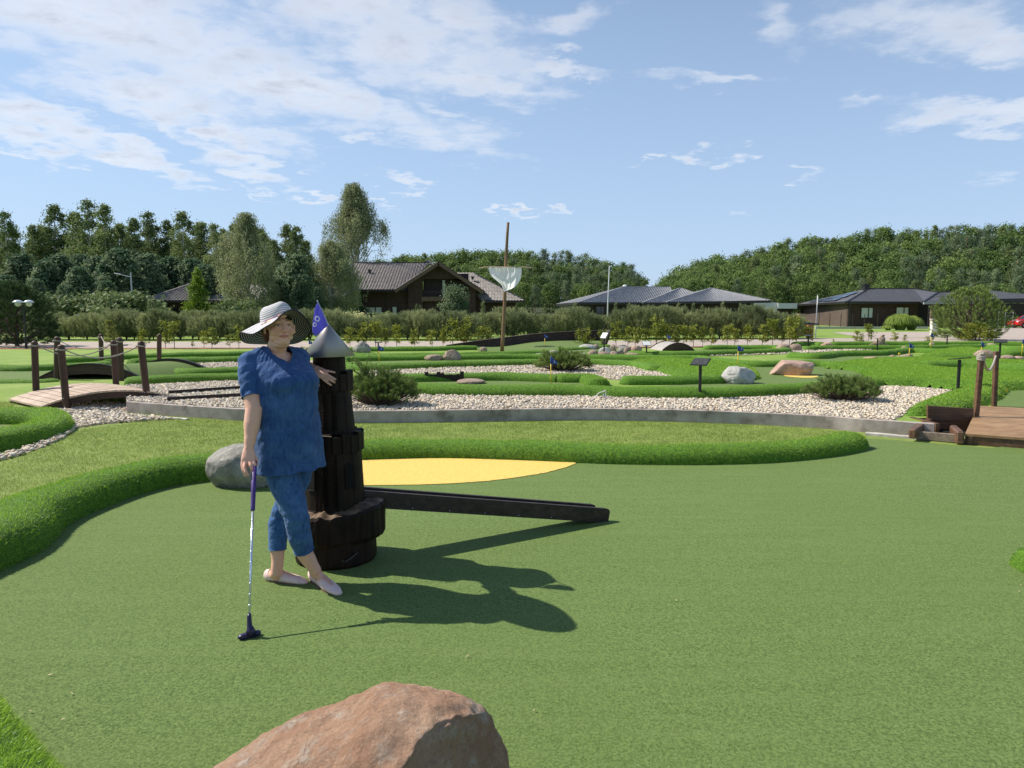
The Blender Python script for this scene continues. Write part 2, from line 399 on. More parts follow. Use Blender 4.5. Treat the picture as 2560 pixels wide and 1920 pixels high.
def wood(name, c1, c2, rough=.65, sc=(2, 30, 30), spec=.35, bump=.35, bdist=.004):
    m, N, L = newmat(name); o = N.new('ShaderNodeOutputMaterial'); b = N.new('ShaderNodeBsdfPrincipled'); L.new(b.outputs[0], o.inputs[0])
    b.inputs['Roughness'].default_value = rough; b.inputs['Specular IOR Level'].default_value = spec
    v = coords(N, L, sc); g = nse(N, L, 1.0, 5, .65, v, 1.2); v2 = coords(N, L); big = nse(N, L, 2.2, 3, .5, v2)
    c = mixc(N, L, rng_(N, L, g, .35, .65), c1, c2); c = mixc(N, L, rng_(N, L, big, .4, .7, 0, .45), c, tuple(.6 * x for x in c1))
    L.new(c, b.inputs['Base Color']); bp = N.new('ShaderNodeBump'); bp.inputs['Strength'].default_value = bump; bp.inputs['Distance'].default_value = bdist
    L.new(g, bp.inputs['Height']); L.new(bp.outputs[0], b.inputs['Normal']); return m
M_woodbrown = wood('brown_stained_wood_upright', (.050, .025, .017), (.105, .055, .036), .6, (30, 30, 2))
M_woodx = wood('brown_stained_wood', (.045, .024, .017), (.10, .055, .037), .6, (2, 30, 30))
M_deck = wood('weathered_deck_wood', (.40, .29, .21), (.62, .49, .38), .75, (3, 22, 22))
M_deckr = wood('oiled_deck_wood', (.24, .135, .062), (.42, .265, .14), .6, (2.5, 24, 24))
M_boardr = wood('oiled_brown_board', (.085, .042, .024), (.19, .105, .06), .55, (2.5, 24, 24))
M_darkwood = wood('black_brown_wood', (.010, .006, .005), (.030, .019, .014), .5, (2, 26, 26), .35)
M_rope = pbr('grey_rope', (.30, .27, .22), (.50, .46, .40), 60, .9, .8, 200)
M_black = pbr('black_metal', (.012, .012, .014), None, rough=.45)
M_steel = pbr('brushed_steel', (.55, .56, .58), None, rough=.35, metal=1)

# ------------------------------------------------------------------ ground sheets
def quad_sheet(name, x0, y0, x1, y1, z, mat):
    return prop(mobj(name, [(x0, y0, z), (x1, y0, z), (x1, y1, z), (x0, y1, z)], [(0, 1, 2, 3)], mat), kind='structure')
quad_sheet('ground', -900, -30, 900, 1500, -0.004, M_lawn)
wall_line = [G(272, 1009, .0), G(315, 1031), G(430, 1040), G(610, 1052), G(740, 1056), G(878, 1057), G(1100, 1055), G(1290, 1052), G(1440, 1050), G(1650, 1053), G(1850, 1060), G(2040, 1070), G(2166, 1081), G(2319, 1092), G(2394, 1097), G(2560, 1112)]
wl = resample(spline(wall_line[1:], 8), .12)
end_in = Vector((wl[0].x - .38, wl[0].y + 1.25, 0))
# terrace: flat raised sheet, sloping down to the lawn on the far left
back = [(Vector((900, 7, 0))), Vector((900, 1500, 0)), Vector((-900, 1500, 0)), Vector((-900, 13.7, 0)), Vector((-30, 13.7, 0)), Vector((end_in.x - 1.2, 13.7, 0)), Vector((end_in.x, end_in.y, 0))]
wi = min(range(len(wl)), key=lambda i: abs(wl[i].x - G(2322, 1092).x)); wl2 = wl[:wi + 1]
tp = [(p.x, p.y + .04) for p in wl2] + [(wl2[-1].x + .02, 9.78), (8.5, 9.78), (9.2, 7.0)] + [(p.x, p.y) for p in back]
poly_sheet('terrace_ground', tp, ZT, M_lawnfar)
# the grass bank that leads up to the terrace on the far left
bk = [(-900, 12.6, 0.0), (-30, 12.6, 0), (end_in.x - 1.4, 12.9, 0), (end_in.x - .15, end_in.y, 0)]
bt = [(-900, 13.7, ZT), (-30, 13.7, ZT), (end_in.x - 1.2, 13.7, ZT), (end_in.x, end_in.y, ZT)]
prop(mobj('grass_bank', bk + bt, [(0, 1, 5, 4), (1, 2, 6, 5), (2, 3, 7, 6)], M_lawnfar, smooth=True), kind='structure')

# concrete retaining wall
def strip_wall(path, t, h, mat, name, z0=0, top_j=0):
    mb = MB(); n = len(path); V = []; rs = np.random.RandomState(4)
    for i, p in enumerate(path):
        d = (path[min(i + 1, n - 1)] - path[max(i - 1, 0)]).normalized(); q = Vector((-d.y, d.x, 0))
        hh = h + rs.normal() * top_j
        for (o, z) in ((0, z0), (0, hh - .008), (.01, hh), (t - .01, hh), (t, hh - .008), (t, z0)): V.append((p.x + q.x * o, p.y + q.y * o, z))
    F = []
    for i in range(n - 1):
        for k in range(5): F.append((i * 6 + k, i * 6 + k + 1, (i + 1) * 6 + k + 1, (i + 1) * 6 + k))
    F.append((0, 1, 2, 3, 4, 5)); F.append(tuple((n - 1) * 6 + k for k in range(6))[::-1])
    mb.add(V, F); return mb.build(name, mat)
wfull = resample([end_in] + [end_in.lerp(wl[0], .5)] + wl2, .12)
prop(strip_wall(wfull, .07, ZT + .012, M_concrete, 'retaining_wall', -.05, .0015), 'low curved grey concrete retaining wall between lawn and gravel', 'wall')
kerbp = resample(spline([G(690, 1066), G(900, 1064), G(1000, 1060)], 6), .2)
kr = resample(spline([G(2163, 1088), G(2227, 1093), G(2320, 1101), G(2394, 1107), G(2440, 1112)], 6), .2)
prop(strip_wall(kr, .09, .035, M_curb, 'kerb_stone', -.05, .004), 'pale worn kerb strip at the foot of the wall by the wooden box', 'kerb')
kl = resample(spline([G(150, 1010), G(200, 1017), G(260, 1029), G(330, 1037), G(470, 1049)], 6), .2)
prop(strip_wall([p + Vector((0, -.06, 0)) for p in kl], .06, .02, M_curb, 'kerb_stone', -.05, .003), 'pale kerb strip running out from under the left footbridge', 'kerb')

# ------------------------------------------------------------------ turf borders
def border(front, w=.45, h=.18, z0=ZT, mode='f', label='', dens=None, capS=True, capE=True, closed=False, blen=.026, seed=1, world=None, group=None, step=.09, obj_name='turf_border', wfn=None, hfn=None):
    if world is not None: pts = [Vector((p[0], p[1], 0)) for p in world]
    else:
        pts = []
        for (sx, sy) in front:
            g = G(sx, sy, z0)
            if mode == 'f': r = Vector((g.x, g.y, 0)).normalized(); g = g + r * w / 2
            pts.append(Vector((g.x, g.y, 0)))
    path = resample(spline(pts, 8, closed), step); n = len(path); K = 12
    V = []; Nn = []; S = []
    L = sum((a - b).length for a, b in zip(path, path[1:]))
    s = 0
    for i, p in enumerate(path):
        if i: s += (path[i] - path[i - 1]).length
        d = (path[min(i + 1, n - 1)] - path[max(i - 1, 0)]).normalized(); q = Vector((-d.y, d.x, 0))
        k = 1.0
        for on, dist in ((capS, s), (capE, L - s)):
            if on and dist < w / 2: k = min(k, math.sqrt(max(0.0, 1 - (1 - dist / (w / 2)) ** 2)))
        k = max(k, .02); ww = w * (wfn(s / L) if wfn else 1) * k; hh = h * (.35 + .65 * k) if k < 1 else h
        if hfn: hh *= hfn(s / L)
        hh *= 1 + .035 * math.sin(s * 3.1 + seed) + .02 * math.sin(s * 7.7 + seed * 2)
        if k < .03: hh = .01
        for j in range(K + 1):
            a = math.pi * j / K; ca, sa = math.cos(a), math.sin(a)
            ex = math.copysign(abs(ca) ** .80, ca); ez = sa ** .80
            V.append((p.x + q.x * ex * ww / 2, p.y + q.y * ex * ww / 2, z0 + ez * hh - .01))
            nn = Vector((q.x * ca / max(.05, ww) * 2, q.y * ca / max(.05, ww) * 2, sa / hh if hh > .02 else 1)); nn.normalize(); Nn.append(nn)
    V = np.array(V); Nn = np.array([tuple(v) for v in Nn]); F = []
    m = K + 1
    for i in range(n - 1):
        for j in range(K): F.append((i * m + j, (i + 1) * m + j, (i + 1) * m + j + 1, i * m + j + 1))
    F = np.array(F)
    dist = float(np.median(np.hypot(V[:, 0], V[:, 1])))
    if dens is None:
        dens = 9000 if dist < 7 else 5200 if dist < 9.5 else 3000 if dist < 14 else 1100 if dist < 19 else 500 if dist < 27 else 260
    bw = .0045 if dist < 7 else .006 if dist < 9.5 else .008 if dist < 14 else .013 if dist < 19 else .02 if dist < 27 else .03
    rs = np.random.RandomState(seed)
    A, B_, Cc, D = (V[F[:, k]] for k in range(4))
    area = np.linalg.norm(np.cross(B_ - A, D - A), axis=1); nb = int(area.sum() * dens); pr = area / area.sum()
    fi = rs.choice(len(F), nb, p=pr); u = rs.rand(nb, 1); v = rs.rand(nb, 1)
    base = (A[fi] * (1 - u) + B_[fi] * u) * (1 - v) + (D[fi] * (1 - u) + Cc[fi] * u) * v
    nb_n = Nn[F[fi, 0]]
    BV, BF = blades(base - nb_n * .006, nb_n + rs.normal(size=(nb, 3)) * .32 + np.array([0, 0, -.18]), blen * rs.uniform(.6, 1.15, nb), bw, rs)
    # one mesh: backing (quads split into triangles) and fibres
    T = np.concatenate([F[:, [0, 1, 2]], F[:, [0, 2, 3]]]); nv = len(V)
    rndv = np.concatenate([np.zeros(len(T)), rs.rand(nb)])
    o = mobj(obj_name, np.concatenate([V, BV]), np.concatenate([T, BF + nv]), None, smooth=np.concatenate([np.ones(len(T), bool), np.zeros(nb, bool)]), rnd=rndv, mats=[M_turfbase, M_turf], midx=np.concatenate([np.zeros(len(T)), np.ones(nb)]))
    return prop(o, label, 'turf edging', group)
def mound(poly, h, z0, rad, label, seed=1, dens=1500, blen=.03, bw=.012):
    """raised pad of long turf with rounded rim: grid height field over the polygon"""
    P2 = [(p.x, p.y) for p in poly]; pa = np.array(P2); x0, y0 = pa.min(0); x1, y1 = pa.max(0)
    st = .07 if (x1 - x0) < 9 else .1
    xs = np.arange(x0 - st, x1 + 2 * st, st); ys = np.arange(y0 - st, y1 + 2 * st, st); XX, YY = np.meshgrid(xs, ys); fx, fy = XX.ravel(), YY.ravel()
    ins = in_poly(fx, fy, P2); d = np.full(len(fx), 1e9)
    for i in range(len(P2)):
        a = pa[i - 1]; b = pa[i]; ab = b - a; t = np.clip(((fx - a[0]) * ab[0] + (fy - a[1]) * ab[1]) / (ab @ ab + 1e-12), 0, 1)
        d = np.minimum(d, np.hypot(fx - a[0] - t * ab[0], fy - a[1] - t * ab[1]))
    d = np.where(ins, d, -d)
    k = np.clip(d / rad, 0, 1); hz = z0 + h * np.sqrt(np.clip(1 - (1 - k) ** 2, 0, 1)) * (1 + .05 * np.sin(fx * 2.1 + seed) * np.sin(fy * 1.7)) - .012
    W = len(xs); idx = np.arange(len(fx)).reshape(len(ys), W)
    q = np.stack([idx[:-1, :-1], idx[:-1, 1:], idx[1:, 1:], idx[1:, :-1]], -1).reshape(-1, 4)
    q = q[(d[q] > -st * .9).all(1) & (d[q] > -.01).any(1)]
    V = np.stack([fx, fy, hz], 1); rs = np.random.RandomState(seed)
    A, B_, Cc, D = (V[q[:, i]] for i in range(4)); nr = np.cross(B_ - A, D - A); ar = np.linalg.norm(nr, axis=1); nr = nr / ar[:, None]
    nb = int(ar.sum() * dens); fi = rs.choice(len(q), nb, p=ar / ar.sum()); u = rs.rand(nb, 1); v = rs.rand(nb, 1)
    base = (A[fi] * (1 - u) + B_[fi] * u) * (1 - v) + (D[fi] * (1 - u) + Cc[fi] * u) * v
    BV, BF = blades(base, nr[fi] + rs.normal(size=(nb, 3)) * .4, blen * rs.uniform(.6, 1.1, nb), bw, rs)
    us, inv = np.unique(q, return_inverse=True); q = inv.reshape(q.shape); V = V[us]
    T = np.concatenate([q[:, [0, 1, 2]], q[:, [0, 2, 3]]])
    o = mobj('turf_mound', np.concatenate([V, BV]), np.concatenate([T, BF + len(V)]), None, smooth=np.concatenate([np.ones(len(T), bool), np.zeros(nb, bool)]), rnd=np.concatenate([np.zeros(len(T)), rs.rand(nb)]), mats=[M_turfbase, M_turf], midx=np.concatenate([np.zeros(len(T)), np.ones(nb)]))
    return prop(o, label, 'turf edging')

# near fairway
b1 = [(-480, 1640), (-160, 1480), (0, 1403), (69, 1340), (162, 1294), (289, 1248), (405, 1219), (515, 1203), (640, 1178), (760, 1160), (898, 1152), (1095, 1147), (1264, 1151), (1438, 1158), (1560, 1162), (1736, 1163), (1910, 1157), (2060, 1140), (2140, 1120)]
border(b1, .46, .185, 0, 'f', 'long thick turf border sweeping across the picture behind the woman and the tower', seed=3, blen=.029, wfn=lambda t: float(np.interp(t, [0, .20, .36, 1], [1.25, 1.2, 1.0, 1.0])), hfn=lambda t: float(np.interp(t, [0, .20, .36, .5, 1], [1.4, 1.35, 1.15, 1.0, 1.0])))
border([(179, 1068)], .50, .22, 0, label='rounded turf border curling in from the left edge below the footbridge', seed=4, blen=.035,
       world=[(G(-420, 1062).x, G(0, 1040).y), (G(-100, 1053).x, G(0, 1053).y), (G(40, 1054).x, G(40, 1054).y), (G(120, 1058).x, G(120, 1058).y), (G(128, 1078).x, G(128, 1078).y), (G(60, 1104).x, G(60, 1104).y), (G(-60, 1128).x, G(-60, 1128).y), (G(-330, 1165).x, G(-330, 1165).y)])
lb = [(G(-900, 1560).x, G(-900, 1560).y), (G(-600, 1590).x - .1, G(-600, 1590).y), (G(-140, 1660).x - .2, G(-140, 1660).y)]
c3 = G(0, 1743); c4 = G(160, 1920); dn = Vector((c3.x - c4.x, c3.y - c4.y, 0)).normalized(); nn = Vector((-dn.y, dn.x, 0))
if nn.x > 0: nn = -nn
e3 = c3 + nn * .315; e4 = c4 + nn * .315
border(None, .52, .25, 0, world=[(e3.x - dn.x * -.9, e3.y + dn.y * .9), (e3.x, e3.y), (e4.x, e4.y), (e4.x - dn.x * .8, e4.y - dn.y * .8)], label='bright turf border in the bottom left corner of the picture', seed=5, blen=.035, capS=False, capE=False, dens=14000, step=.05)
e = G(2600, 1425)
border(None, .34, .15, 0, world=[(e.x + .05, e.y + .16), (e.x + .02, e.y - .05), (e.x + .18, e.y - .45), (e.x + .5, e.y - .8)], label='tip of a turf border just entering at the right edge', seed=6, capE=False)
green0 = [(G(sx, sy)) for sx, sy in b1]
gp = [(p.x, p.y + .2) for p in green0] + [(p.x, p.y) for p in (G(2166, 1097), G(2240, 1101), G(2394, 1114), G(2480, 1121))] + [(7.4, 9.3), (9.5, 9.0), (9.5, -4), (-8, -4), (-8, green0[0].y + .1)]
poly_sheet('putting_green', gp, .004, M_put)
poly_sheet('turf_left_green', [(-14, 9.2)] + [(p.x, p.y) for p in (G(-60, 1060), G(100, 1068), G(60, 1100), G(-60, 1125))] + [(-14, 7.6)], .004, M_put)
# yellow tee oval behind the tower
yo = [G(sx, sy) for sx, sy in ((1438, 1160), (1370, 1182), (1264, 1199), (1170, 1208), (1060, 1213), (905, 1215), (800, 1213), (740, 1200), (735, 1180), (790, 1160), (898, 1146), (1095, 1140), (1264, 1144), (1400, 1152))]
rj = random.Random(2); poly_sheet('yellow_tee', [(p.x + rj.gauss(0, .0035), p.y + rj.gauss(0, .0035)) for p in resample(spline(yo, 5, True), .03)], .009, M_yellow)

# terrace borders (S pixel position of their front foot)
border([(960, 987), (1031, 988), (1234, 991), (1440, 992), (1574, 996), (1747, 998), (1892, 993), (2040, 983), (2110, 975), (2195, 966)], .48, .19, label='longest dark green turf border directly behind the gravel strip', seed=11)
border([(935, 957), (1003, 957), (1159, 954), (1258, 953), (1394, 957)], .42, .18, label='turf border behind the low black plank row and flat stone', seed=12, capE=False)
g1 = G(1394, 957, ZT); g2 = G(1470, 955, ZT); g3 = G(1520, 962, ZT); g4 = G(1535, 973, ZT)
border(None, .5, .185, world=[(g1.x - .1, g1.y + .22), (g1.x + .35, g1.y + .18), (g2.x, g2.y - .1), (g3.x - .2, g3.y - .35)], label='curled end of the turf border between the flag and the sign post', seed=13, dens=3000)
border([(1545, 963), (1600, 963), (1700, 962), (1812, 960)], .46, .185, label='short turf border ending at the grey white boulder', seed=14)
mound([G(sx, sy, ZT) for sx, sy in ((1570, 911), (1640, 905), (1720, 907), (1830, 916), (1893, 930), (1900, 948), (1860, 958), (1760, 958), (1690, 946), (1640, 930), (1590, 922))], .17, ZT, .35, 'sloping bright turf mound left of the grey white boulder', seed=15)
border([(858, 922), (924, 927), (1003, 925), (1089, 921), (1258, 916), (1360, 914), (1473, 914), (1540, 916), (1600, 920), (1640, 932)], .46, .18, label='turf border behind the second gravel bed and the middle pine bush', seed=16, capS=False)
border([(858, 918), (845, 911), (862, 905), (930, 903), (1060, 901), (1200, 899), (1326, 898), (1420, 899), (1560, 901), (1680, 903), (1750, 904), (1826, 914), (1880, 918), (1935, 918), (2041, 917), (2120, 922)], .46, .18, label='turf border curving from beside the tower roof to the pink boulder', seed=17)
border([(640, 905), (760, 893), (924, 897), (1060, 896), (1200, 893), (1326, 889), (1390, 888)], .46, .18, label='turf border behind the pair of brown boulders', seed=18, capS=False)
border([(740, 881), (860, 881), (927, 879), (1050, 878), (1150, 876), (1199, 875)], .5, .19, label='turf border ending at the small round stone beside the mast', seed=19)
border([(1394, 880), (1470, 876), (1520, 870)], .45, .16, label='short turf border hidden among the boulder heap', seed=20)
border([(1580, 889), (1600, 891), (1713, 892), (1826, 888), (1939, 884), (1962, 880), (1945, 875), (1894, 874), (1820, 874), (1758, 875)], .5, .19, label='long turf loop in front of the small arched tunnel bridge', seed=21)
border([(1970, 894), (2044, 898), (2094, 892), (2209, 889), (2267, 882), (2340, 884), (2400, 884)], .5, .2, label='turf border behind the group of low rocks on the right', seed=22)
border([(2005, 877), (2100, 875), (2257, 874), (2350, 873), (2470, 871)], .5, .19, label='thin far turf border below the driftwood stump', seed=23)
border([(2070, 865), (2200, 864), (2325, 864), (2480, 864), (2620, 866)], .55, .2, label='farthest turf border on the right beneath the hedge', seed=24)
border([(1985, 866), (2015, 864), (2060, 866)], .5, .2, label='little turf hump by the two grey boulders and a sign', seed=25)
border([(2470, 880), (2500, 892), (2560, 892), (2640, 893)], .5, .22, label='turf border behind the round boulder near the right edge', seed=26)
border([(2475, 872), (2530, 878), (2640, 880)], .5, .2, label='turf border above the round boulder near the right edge', seed=27)
border([(2296, 924), (2389, 922), (2480, 926), (2560, 931), (2680, 938)], .55, .22, label='turf border behind the right hand green with the rope posts', seed=28)
mound([G(sx, sy, ZT) for sx, sy in ((2270, 905), (2320, 889), (2360, 879), (2430, 877), (2490, 884), (2500, 896), (2447, 900), (2370, 899), (2330, 906), (2290, 908))], .2, ZT, .45, 'rounded turf mound between the flagged rocks and the boulder', seed=29, dens=900, bw=.018)
# the large turf pad that joins the right hand greens
pad = [(2060, 922), (2120, 912), (2200, 906), (2285, 906), (2330, 906), (2400, 908), (2500, 912), (2600, 915), (2600, 929), (2480, 926), (2389, 922), (2296, 924), (2383, 934), (2499, 944), (2600, 948), (2600, 973), (2520, 978), (2500, 1000), (2440, 1022), (2380, 1041), (2270, 1041), (2272, 1032), (2300, 1018), (2354, 999), (2420, 979), (2296, 968), (2195, 966), (2130, 966), (2166, 948), (2155, 934), (2120, 926)]
mound([G(sx, sy, ZT) for sx, sy in pad], .185, ZT, .3, 'broad bright turf pad linking the greens on the right', seed=30, dens=2600, bw=.009)
# left part of the course
border([(-80, 927), (40, 929), (100, 928), (170, 925), (240, 921), (275, 913)], .42, .17, label='far left turf border behind the arched wooden hump', seed=31)
border([(-80, 969), (30, 967), (100, 966), (150, 962)], .40, .15, 0.1, label='low turf border left of the footbridge posts', seed=32)
border([(150, 909), (250, 903), (310, 899), (480, 893), (640, 889), (760, 884)], .45, .17, label='thin far turf border behind the hump bridge', seed=33)
border([(330, 915), (365, 911), (480, 909), (600, 906), (700, 901)], .46, .19, label='turf border beside the far bridge posts left of the woman', seed=34, capE=False)
border([(437, 936), (480, 940), (600, 937), (700, 935), (790, 932)], .44, .18, label='turf border between two gravel beds left of the woman', seed=35)
border([(310, 963), (376, 962), (480, 957), (596, 953), (700, 951), (800, 950)], .44, .18, label='turf border starting right behind the footbridge deck', seed=36)
# greens on the terrace
def green(pts, name='far_green', z=ZT + .008): return poly_sheet(name, [(p.x, p.y) for p in (G(a, b, ZT) for a, b in pts)], z, M_put)
green([(920, 960), (1000, 957), (1160, 952), (1394, 954), (1480, 960), (1560, 975), (1450, 985), (1031, 984)])
green([(1745, 909), (1840, 912), (1935, 915), (2041, 915), (2130, 922), (2166, 936), (2150, 960), (2050, 975), (1900, 985), (1560, 990), (1560, 970), (1820, 958), (1890, 950)])
green([(860, 914), (860, 905), (1300, 899), (1450, 902), (1600, 903), (1600, 914), (1300, 913)])
green([(1960, 905), (2044, 896), (2100, 890), (2210, 886), (2280, 884), (2290, 905), (2166, 908), (2050, 912)])
green([(2280, 926), (2389, 920), (2560, 927), (2640, 930), (2640, 952), (2499, 948), (2383, 938)])
green([(2500, 985), (2520, 974), (2680, 978), (2760, 1060), (2480, 1040)])
green([(1600, 889), (1713, 888), (1900, 880), (1900, 873), (1740, 874)])
green([(-200, 950), (-200, 925), (100, 926), (250, 915), (330, 945), (150, 950)])
green([(330, 950), (440, 934), (700, 934), (760, 950), (600, 952)])
yt = [G(sx, sy, ZT) for sx, sy in ((1962, 939), (1990, 938), (2036, 938), (2046, 942), (2030, 945.5), (1995, 945), (1965, 942))]
poly_sheet('yellow_tee', [(p.x, p.y) for p in spline(yt, 5, True)], ZT + .014, M_yellow)
# narrow plank lane on the left
for k, (a, b, lab) in enumerate((((422, 987), (620, 973), 'far dark plank edging the narrow green lane'), ((418, 1004), (626, 992), 'near dark plank edging the narrow green lane'))):
    p = G(*a, ZT); q = G(*b, ZT); p.z = q.z = ZT + .035; q = p + (q - p) * 1.5; mb = MB(); mb.beam((0, 0, 0), q - p, .05, .08, bev=.006)
    prop(mb.build('edging_plank', M_darkwood), lab, 'plank', 'dark planks beside the narrow lane').location = p
p = [G(425, 985, ZT), G(427, 1001, ZT), G(720, 985, ZT), G(720, 966, ZT)]
poly_sheet('narrow_green', [(v.x, v.y) for v in p], ZT + .012, M_put)

# ------------------------------------------------------------------ gravel
gb1 = [(wl[i].x, wl[i].y + .06) for i in range(0, len(wl), 3)]
f = [G(sx, sy, ZT) for sx, sy in ((2268, 1047), (2292, 1024), (2354, 1003), (2420, 983), (2296, 970), (2195, 968), (2040, 985), (1892, 994), (1747, 999), (1440, 993), (1031, 989), (900, 975), (800, 955), (596, 953), (376, 964), (300, 966))]
gravelA = [(x, y) for x, y in gb1 if x < 5.35] + [(p.x, p.y + .15) for p in f]
gravelB = [(p.x, p.y) for p in (G(sx, sy, ZT) for sx, sy in ((900, 942), (900, 924), (1100, 920), (1258, 915), (1473, 913), (1600, 918), (1700, 938), (1800, 945), (1800, 955), (1540, 950), (1439, 942), (1303, 940), (1100, 942)))]
gravelC = [(p.x, p.y) for p in (G(sx, sy, ZT) for sx, sy in ((1700, 893), (1950, 886), (2220, 873), (2240, 868), (2100, 871), (1960, 879), (1850, 886), (1560, 893)))]
gravelD = [(p.x, p.y) for p in (G(sx, sy, ZT) for sx, sy in ((370, 924), (360, 909), (640, 901), (800, 904), (800, 920), (600, 922)))]
gl = [G(sx, sy) for sx, sy in ((-30, 1160), (40, 1142), (112, 1116), (160, 1095), (190, 1070), (260, 1060), (340, 1054), (440, 1048), (330, 1038), (250, 1024), (210, 1012), (130, 1005), (100, 1030), (180, 1050), (178, 1072), (140, 1092), (80, 1116), (0, 1138))]
gravelL = [(p.x, p.y) for p in gl]
channel = [(p.x, p.y) for p in (G(sx, sy) for sx, sy in ((130, 1000), (210, 1014), (270, 1030), (320, 1036), (315, 1029)))] + [(end_in.x, end_in.y), (end_in.x - 1.0, end_in.y + .2)]
for nm, pl, z in (('gravel_bed', gravelA, ZT + .004), ('gravel_bed', gravelB, ZT + .0045), ('gravel_bed', gravelC, ZT + .012), ('gravel_bed', gravelD, ZT + .005), ('gravel_bed', gravelL, .002), ('gravel_bed', channel, .006)):
    poly_sheet(nm, pl, z, M_gravelbed)
def pebbles(polys, name, seed=1):
    rs = np.random.RandomState(seed); bm = bmesh.new(); bmesh.ops.create_icosphere(bm, subdivisions=1, radius=1); 
    bv = np.array([tuple(v.co) for v in bm.verts]); bf = np.array([[v.index for v in f.verts] for f in bm.faces]); bm.free()
    VV = []; cnt = 0
    for pl, dens, size, z in polys:
        x, y = scatter_poly(pl, dens, rs); n = len(x); cnt += n
        s = size * rs.uniform(.55, 1.25, (n, 1, 1)); a = rs.uniform(0, 2 * math.pi, n); sc_ = np.stack([rs.uniform(.8, 1.5, n), rs.uniform(.6, 1, n), rs.uniform(.35, .65, n)], 1)[:, None, :]
        v = bv[None] * sc_ * s * rs.uniform(.85, 1.15, (n, 12, 1)); til = rs.normal(0, .3, n)
        c, s_ = np.cos(a)[:, None], np.sin(a)[:, None]; vx = v[..., 0] * c - v[..., 1] * s_; vy = v[..., 0] * s_ + v[..., 1] * c; vz = v[..., 2] + til[:, None] * v[..., 0]
        VV.append(np.stack([vx + x[:, None], vy + y[:, None], vz + z + rs.uniform(0, size * .5, (n, 1))], -1).reshape(-1, 3))
    V = np.concatenate(VV); F = (bf[None] + np.arange(cnt)[:, None, None] * 12).reshape(-1, 3)
    return prop(mobj(name, V, F, M_pebble, smooth=True, rnd=np.repeat(rs.rand(cnt), 20)), 'pale rounded pebbles strewn over the gravel beds', 'gravel', kind='stuff')
pebbles([(gravelA, 620, .026, ZT + .008), (gravelL, 560, .030, .01), (channel, 240, .03, .008), (gravelD, 240, .03, ZT + .01), (gravelB, 300, .03, ZT + .01), (gravelC, 90, .04, ZT + .015)], 'pebbles', 7)

# ------------------------------------------------------------------ fibres of the near turf and lawn
def turf_fibres():
    rs = np.random.RandomState(21); bs = []; ls = []; ws = []
    for (y0, y1, dens, ln, wd) in ((1.3, 3.2, 13000, .0065, .0026), (3.2, 4.6, 5000, .007, .0034), (4.6, 5.4, 1500, .007, .004)):
        A = 14 * (y1 - y0); n = int(A * dens * .75); x = rs.uniform(-5.4, 6.6, n); y = rs.uniform(y0, y1, n)
        k = (np.abs(x) < y * .76 + .35) & in_poly(x, y, gp); x, y = x[k], y[k]
        bs.append(np.stack([x, y, np.full(len(x), .003)], 1)); ls.append(ln * rs.uniform(.6, 1.2, len(x))); ws.append(np.full(len(x), wd))
    B = np.concatenate(bs); n = len(B); d = rs.normal(size=(n, 3)); d[:, 2] = np.abs(d[:, 2]) * .5 + .45
    # slow swirls in the lie of the pile
    d[:, 0] += 1.1 * np.sin(B[:, 0] * 2.3 + B[:, 1]) ; d[:, 1] += .9 * np.cos(B[:, 1] * 1.9 - B[:, 0] * 1.3)
    keep = ~in_poly(B[:, 0], B[:, 1], [(p.x, p.y) for p in yo]); B, d, l, w = B[keep], d[keep], np.concatenate(ls)[keep], np.concatenate(ws)[keep]
    V, F = blades(B, d, l, w, rs, .2)
    prop(mobj('turf_fibres', V, F, M_putb, rnd=rs.rand(len(F))), 'short curly fibres of the near putting turf', 'turf', kind='stuff')
turf_fibres()
def lawn_blades():
    rs = np.random.RandomState(8); bpts = [(p.x, p.y + .50) for p in green0]
    pl = [(-9, 5.4)] + bpts[1:] + [(G(2150, 1090).x, G(2150, 1090).y)] + [(p.x, p.y - .03) for p in wl[::-1] if p.x < 4.35] + [(p.x, p.y) for p in (G(330, 1058), G(200, 1075), G(120, 1118), G(0, 1150), G(-150, 1180))]
    x, y = scatter_poly(pl, 3000, rs); k = (np.abs(x) < y * .76 + .3); x, y = x[k], y[k]; n = len(x)
    pn = np.sin(x * 1.7 + 3 * np.sin(y * .9)) * np.sin(y * 2.3 + x)
    B = np.stack([x, y, np.zeros(n)], 1); d = rs.normal(size=(n, 3)) * .45; d[:, 2] = 1
    V, F = blades(B, d, rs.uniform(.012, .03, n), .005, rs, .4)
    # lawn the rest of the near slope
    x2, y2 = scatter_poly([(-14, 10.4), (G(20, 990).x, G(20, 990).y), (G(70, 1000).x, G(70, 1000).y), (-8.2, 11.0), (-14, 10)], 1200, rs); n2 = len(x2)
    d2 = rs.normal(size=(n2, 3)) * .45; d2[:, 2] = 1
    V2, F2 = blades(np.stack([x2, y2, np.zeros(n2)], 1), d2, rs.uniform(.02, .045, n2), .008, rs, .4)
    prop(mobj('lawn_grass', np.concatenate([V, V2]), np.concatenate([F, F2 + len(V)]), M_grassb, rnd=np.clip(np.concatenate([.45 + .3 * pn + rs.normal(size=n) * .25, rs.rand(n2)]), 0, 1)), 'short mown grass of the lawn in front of the concrete wall', 'grass', kind='stuff')
lawn_blades()

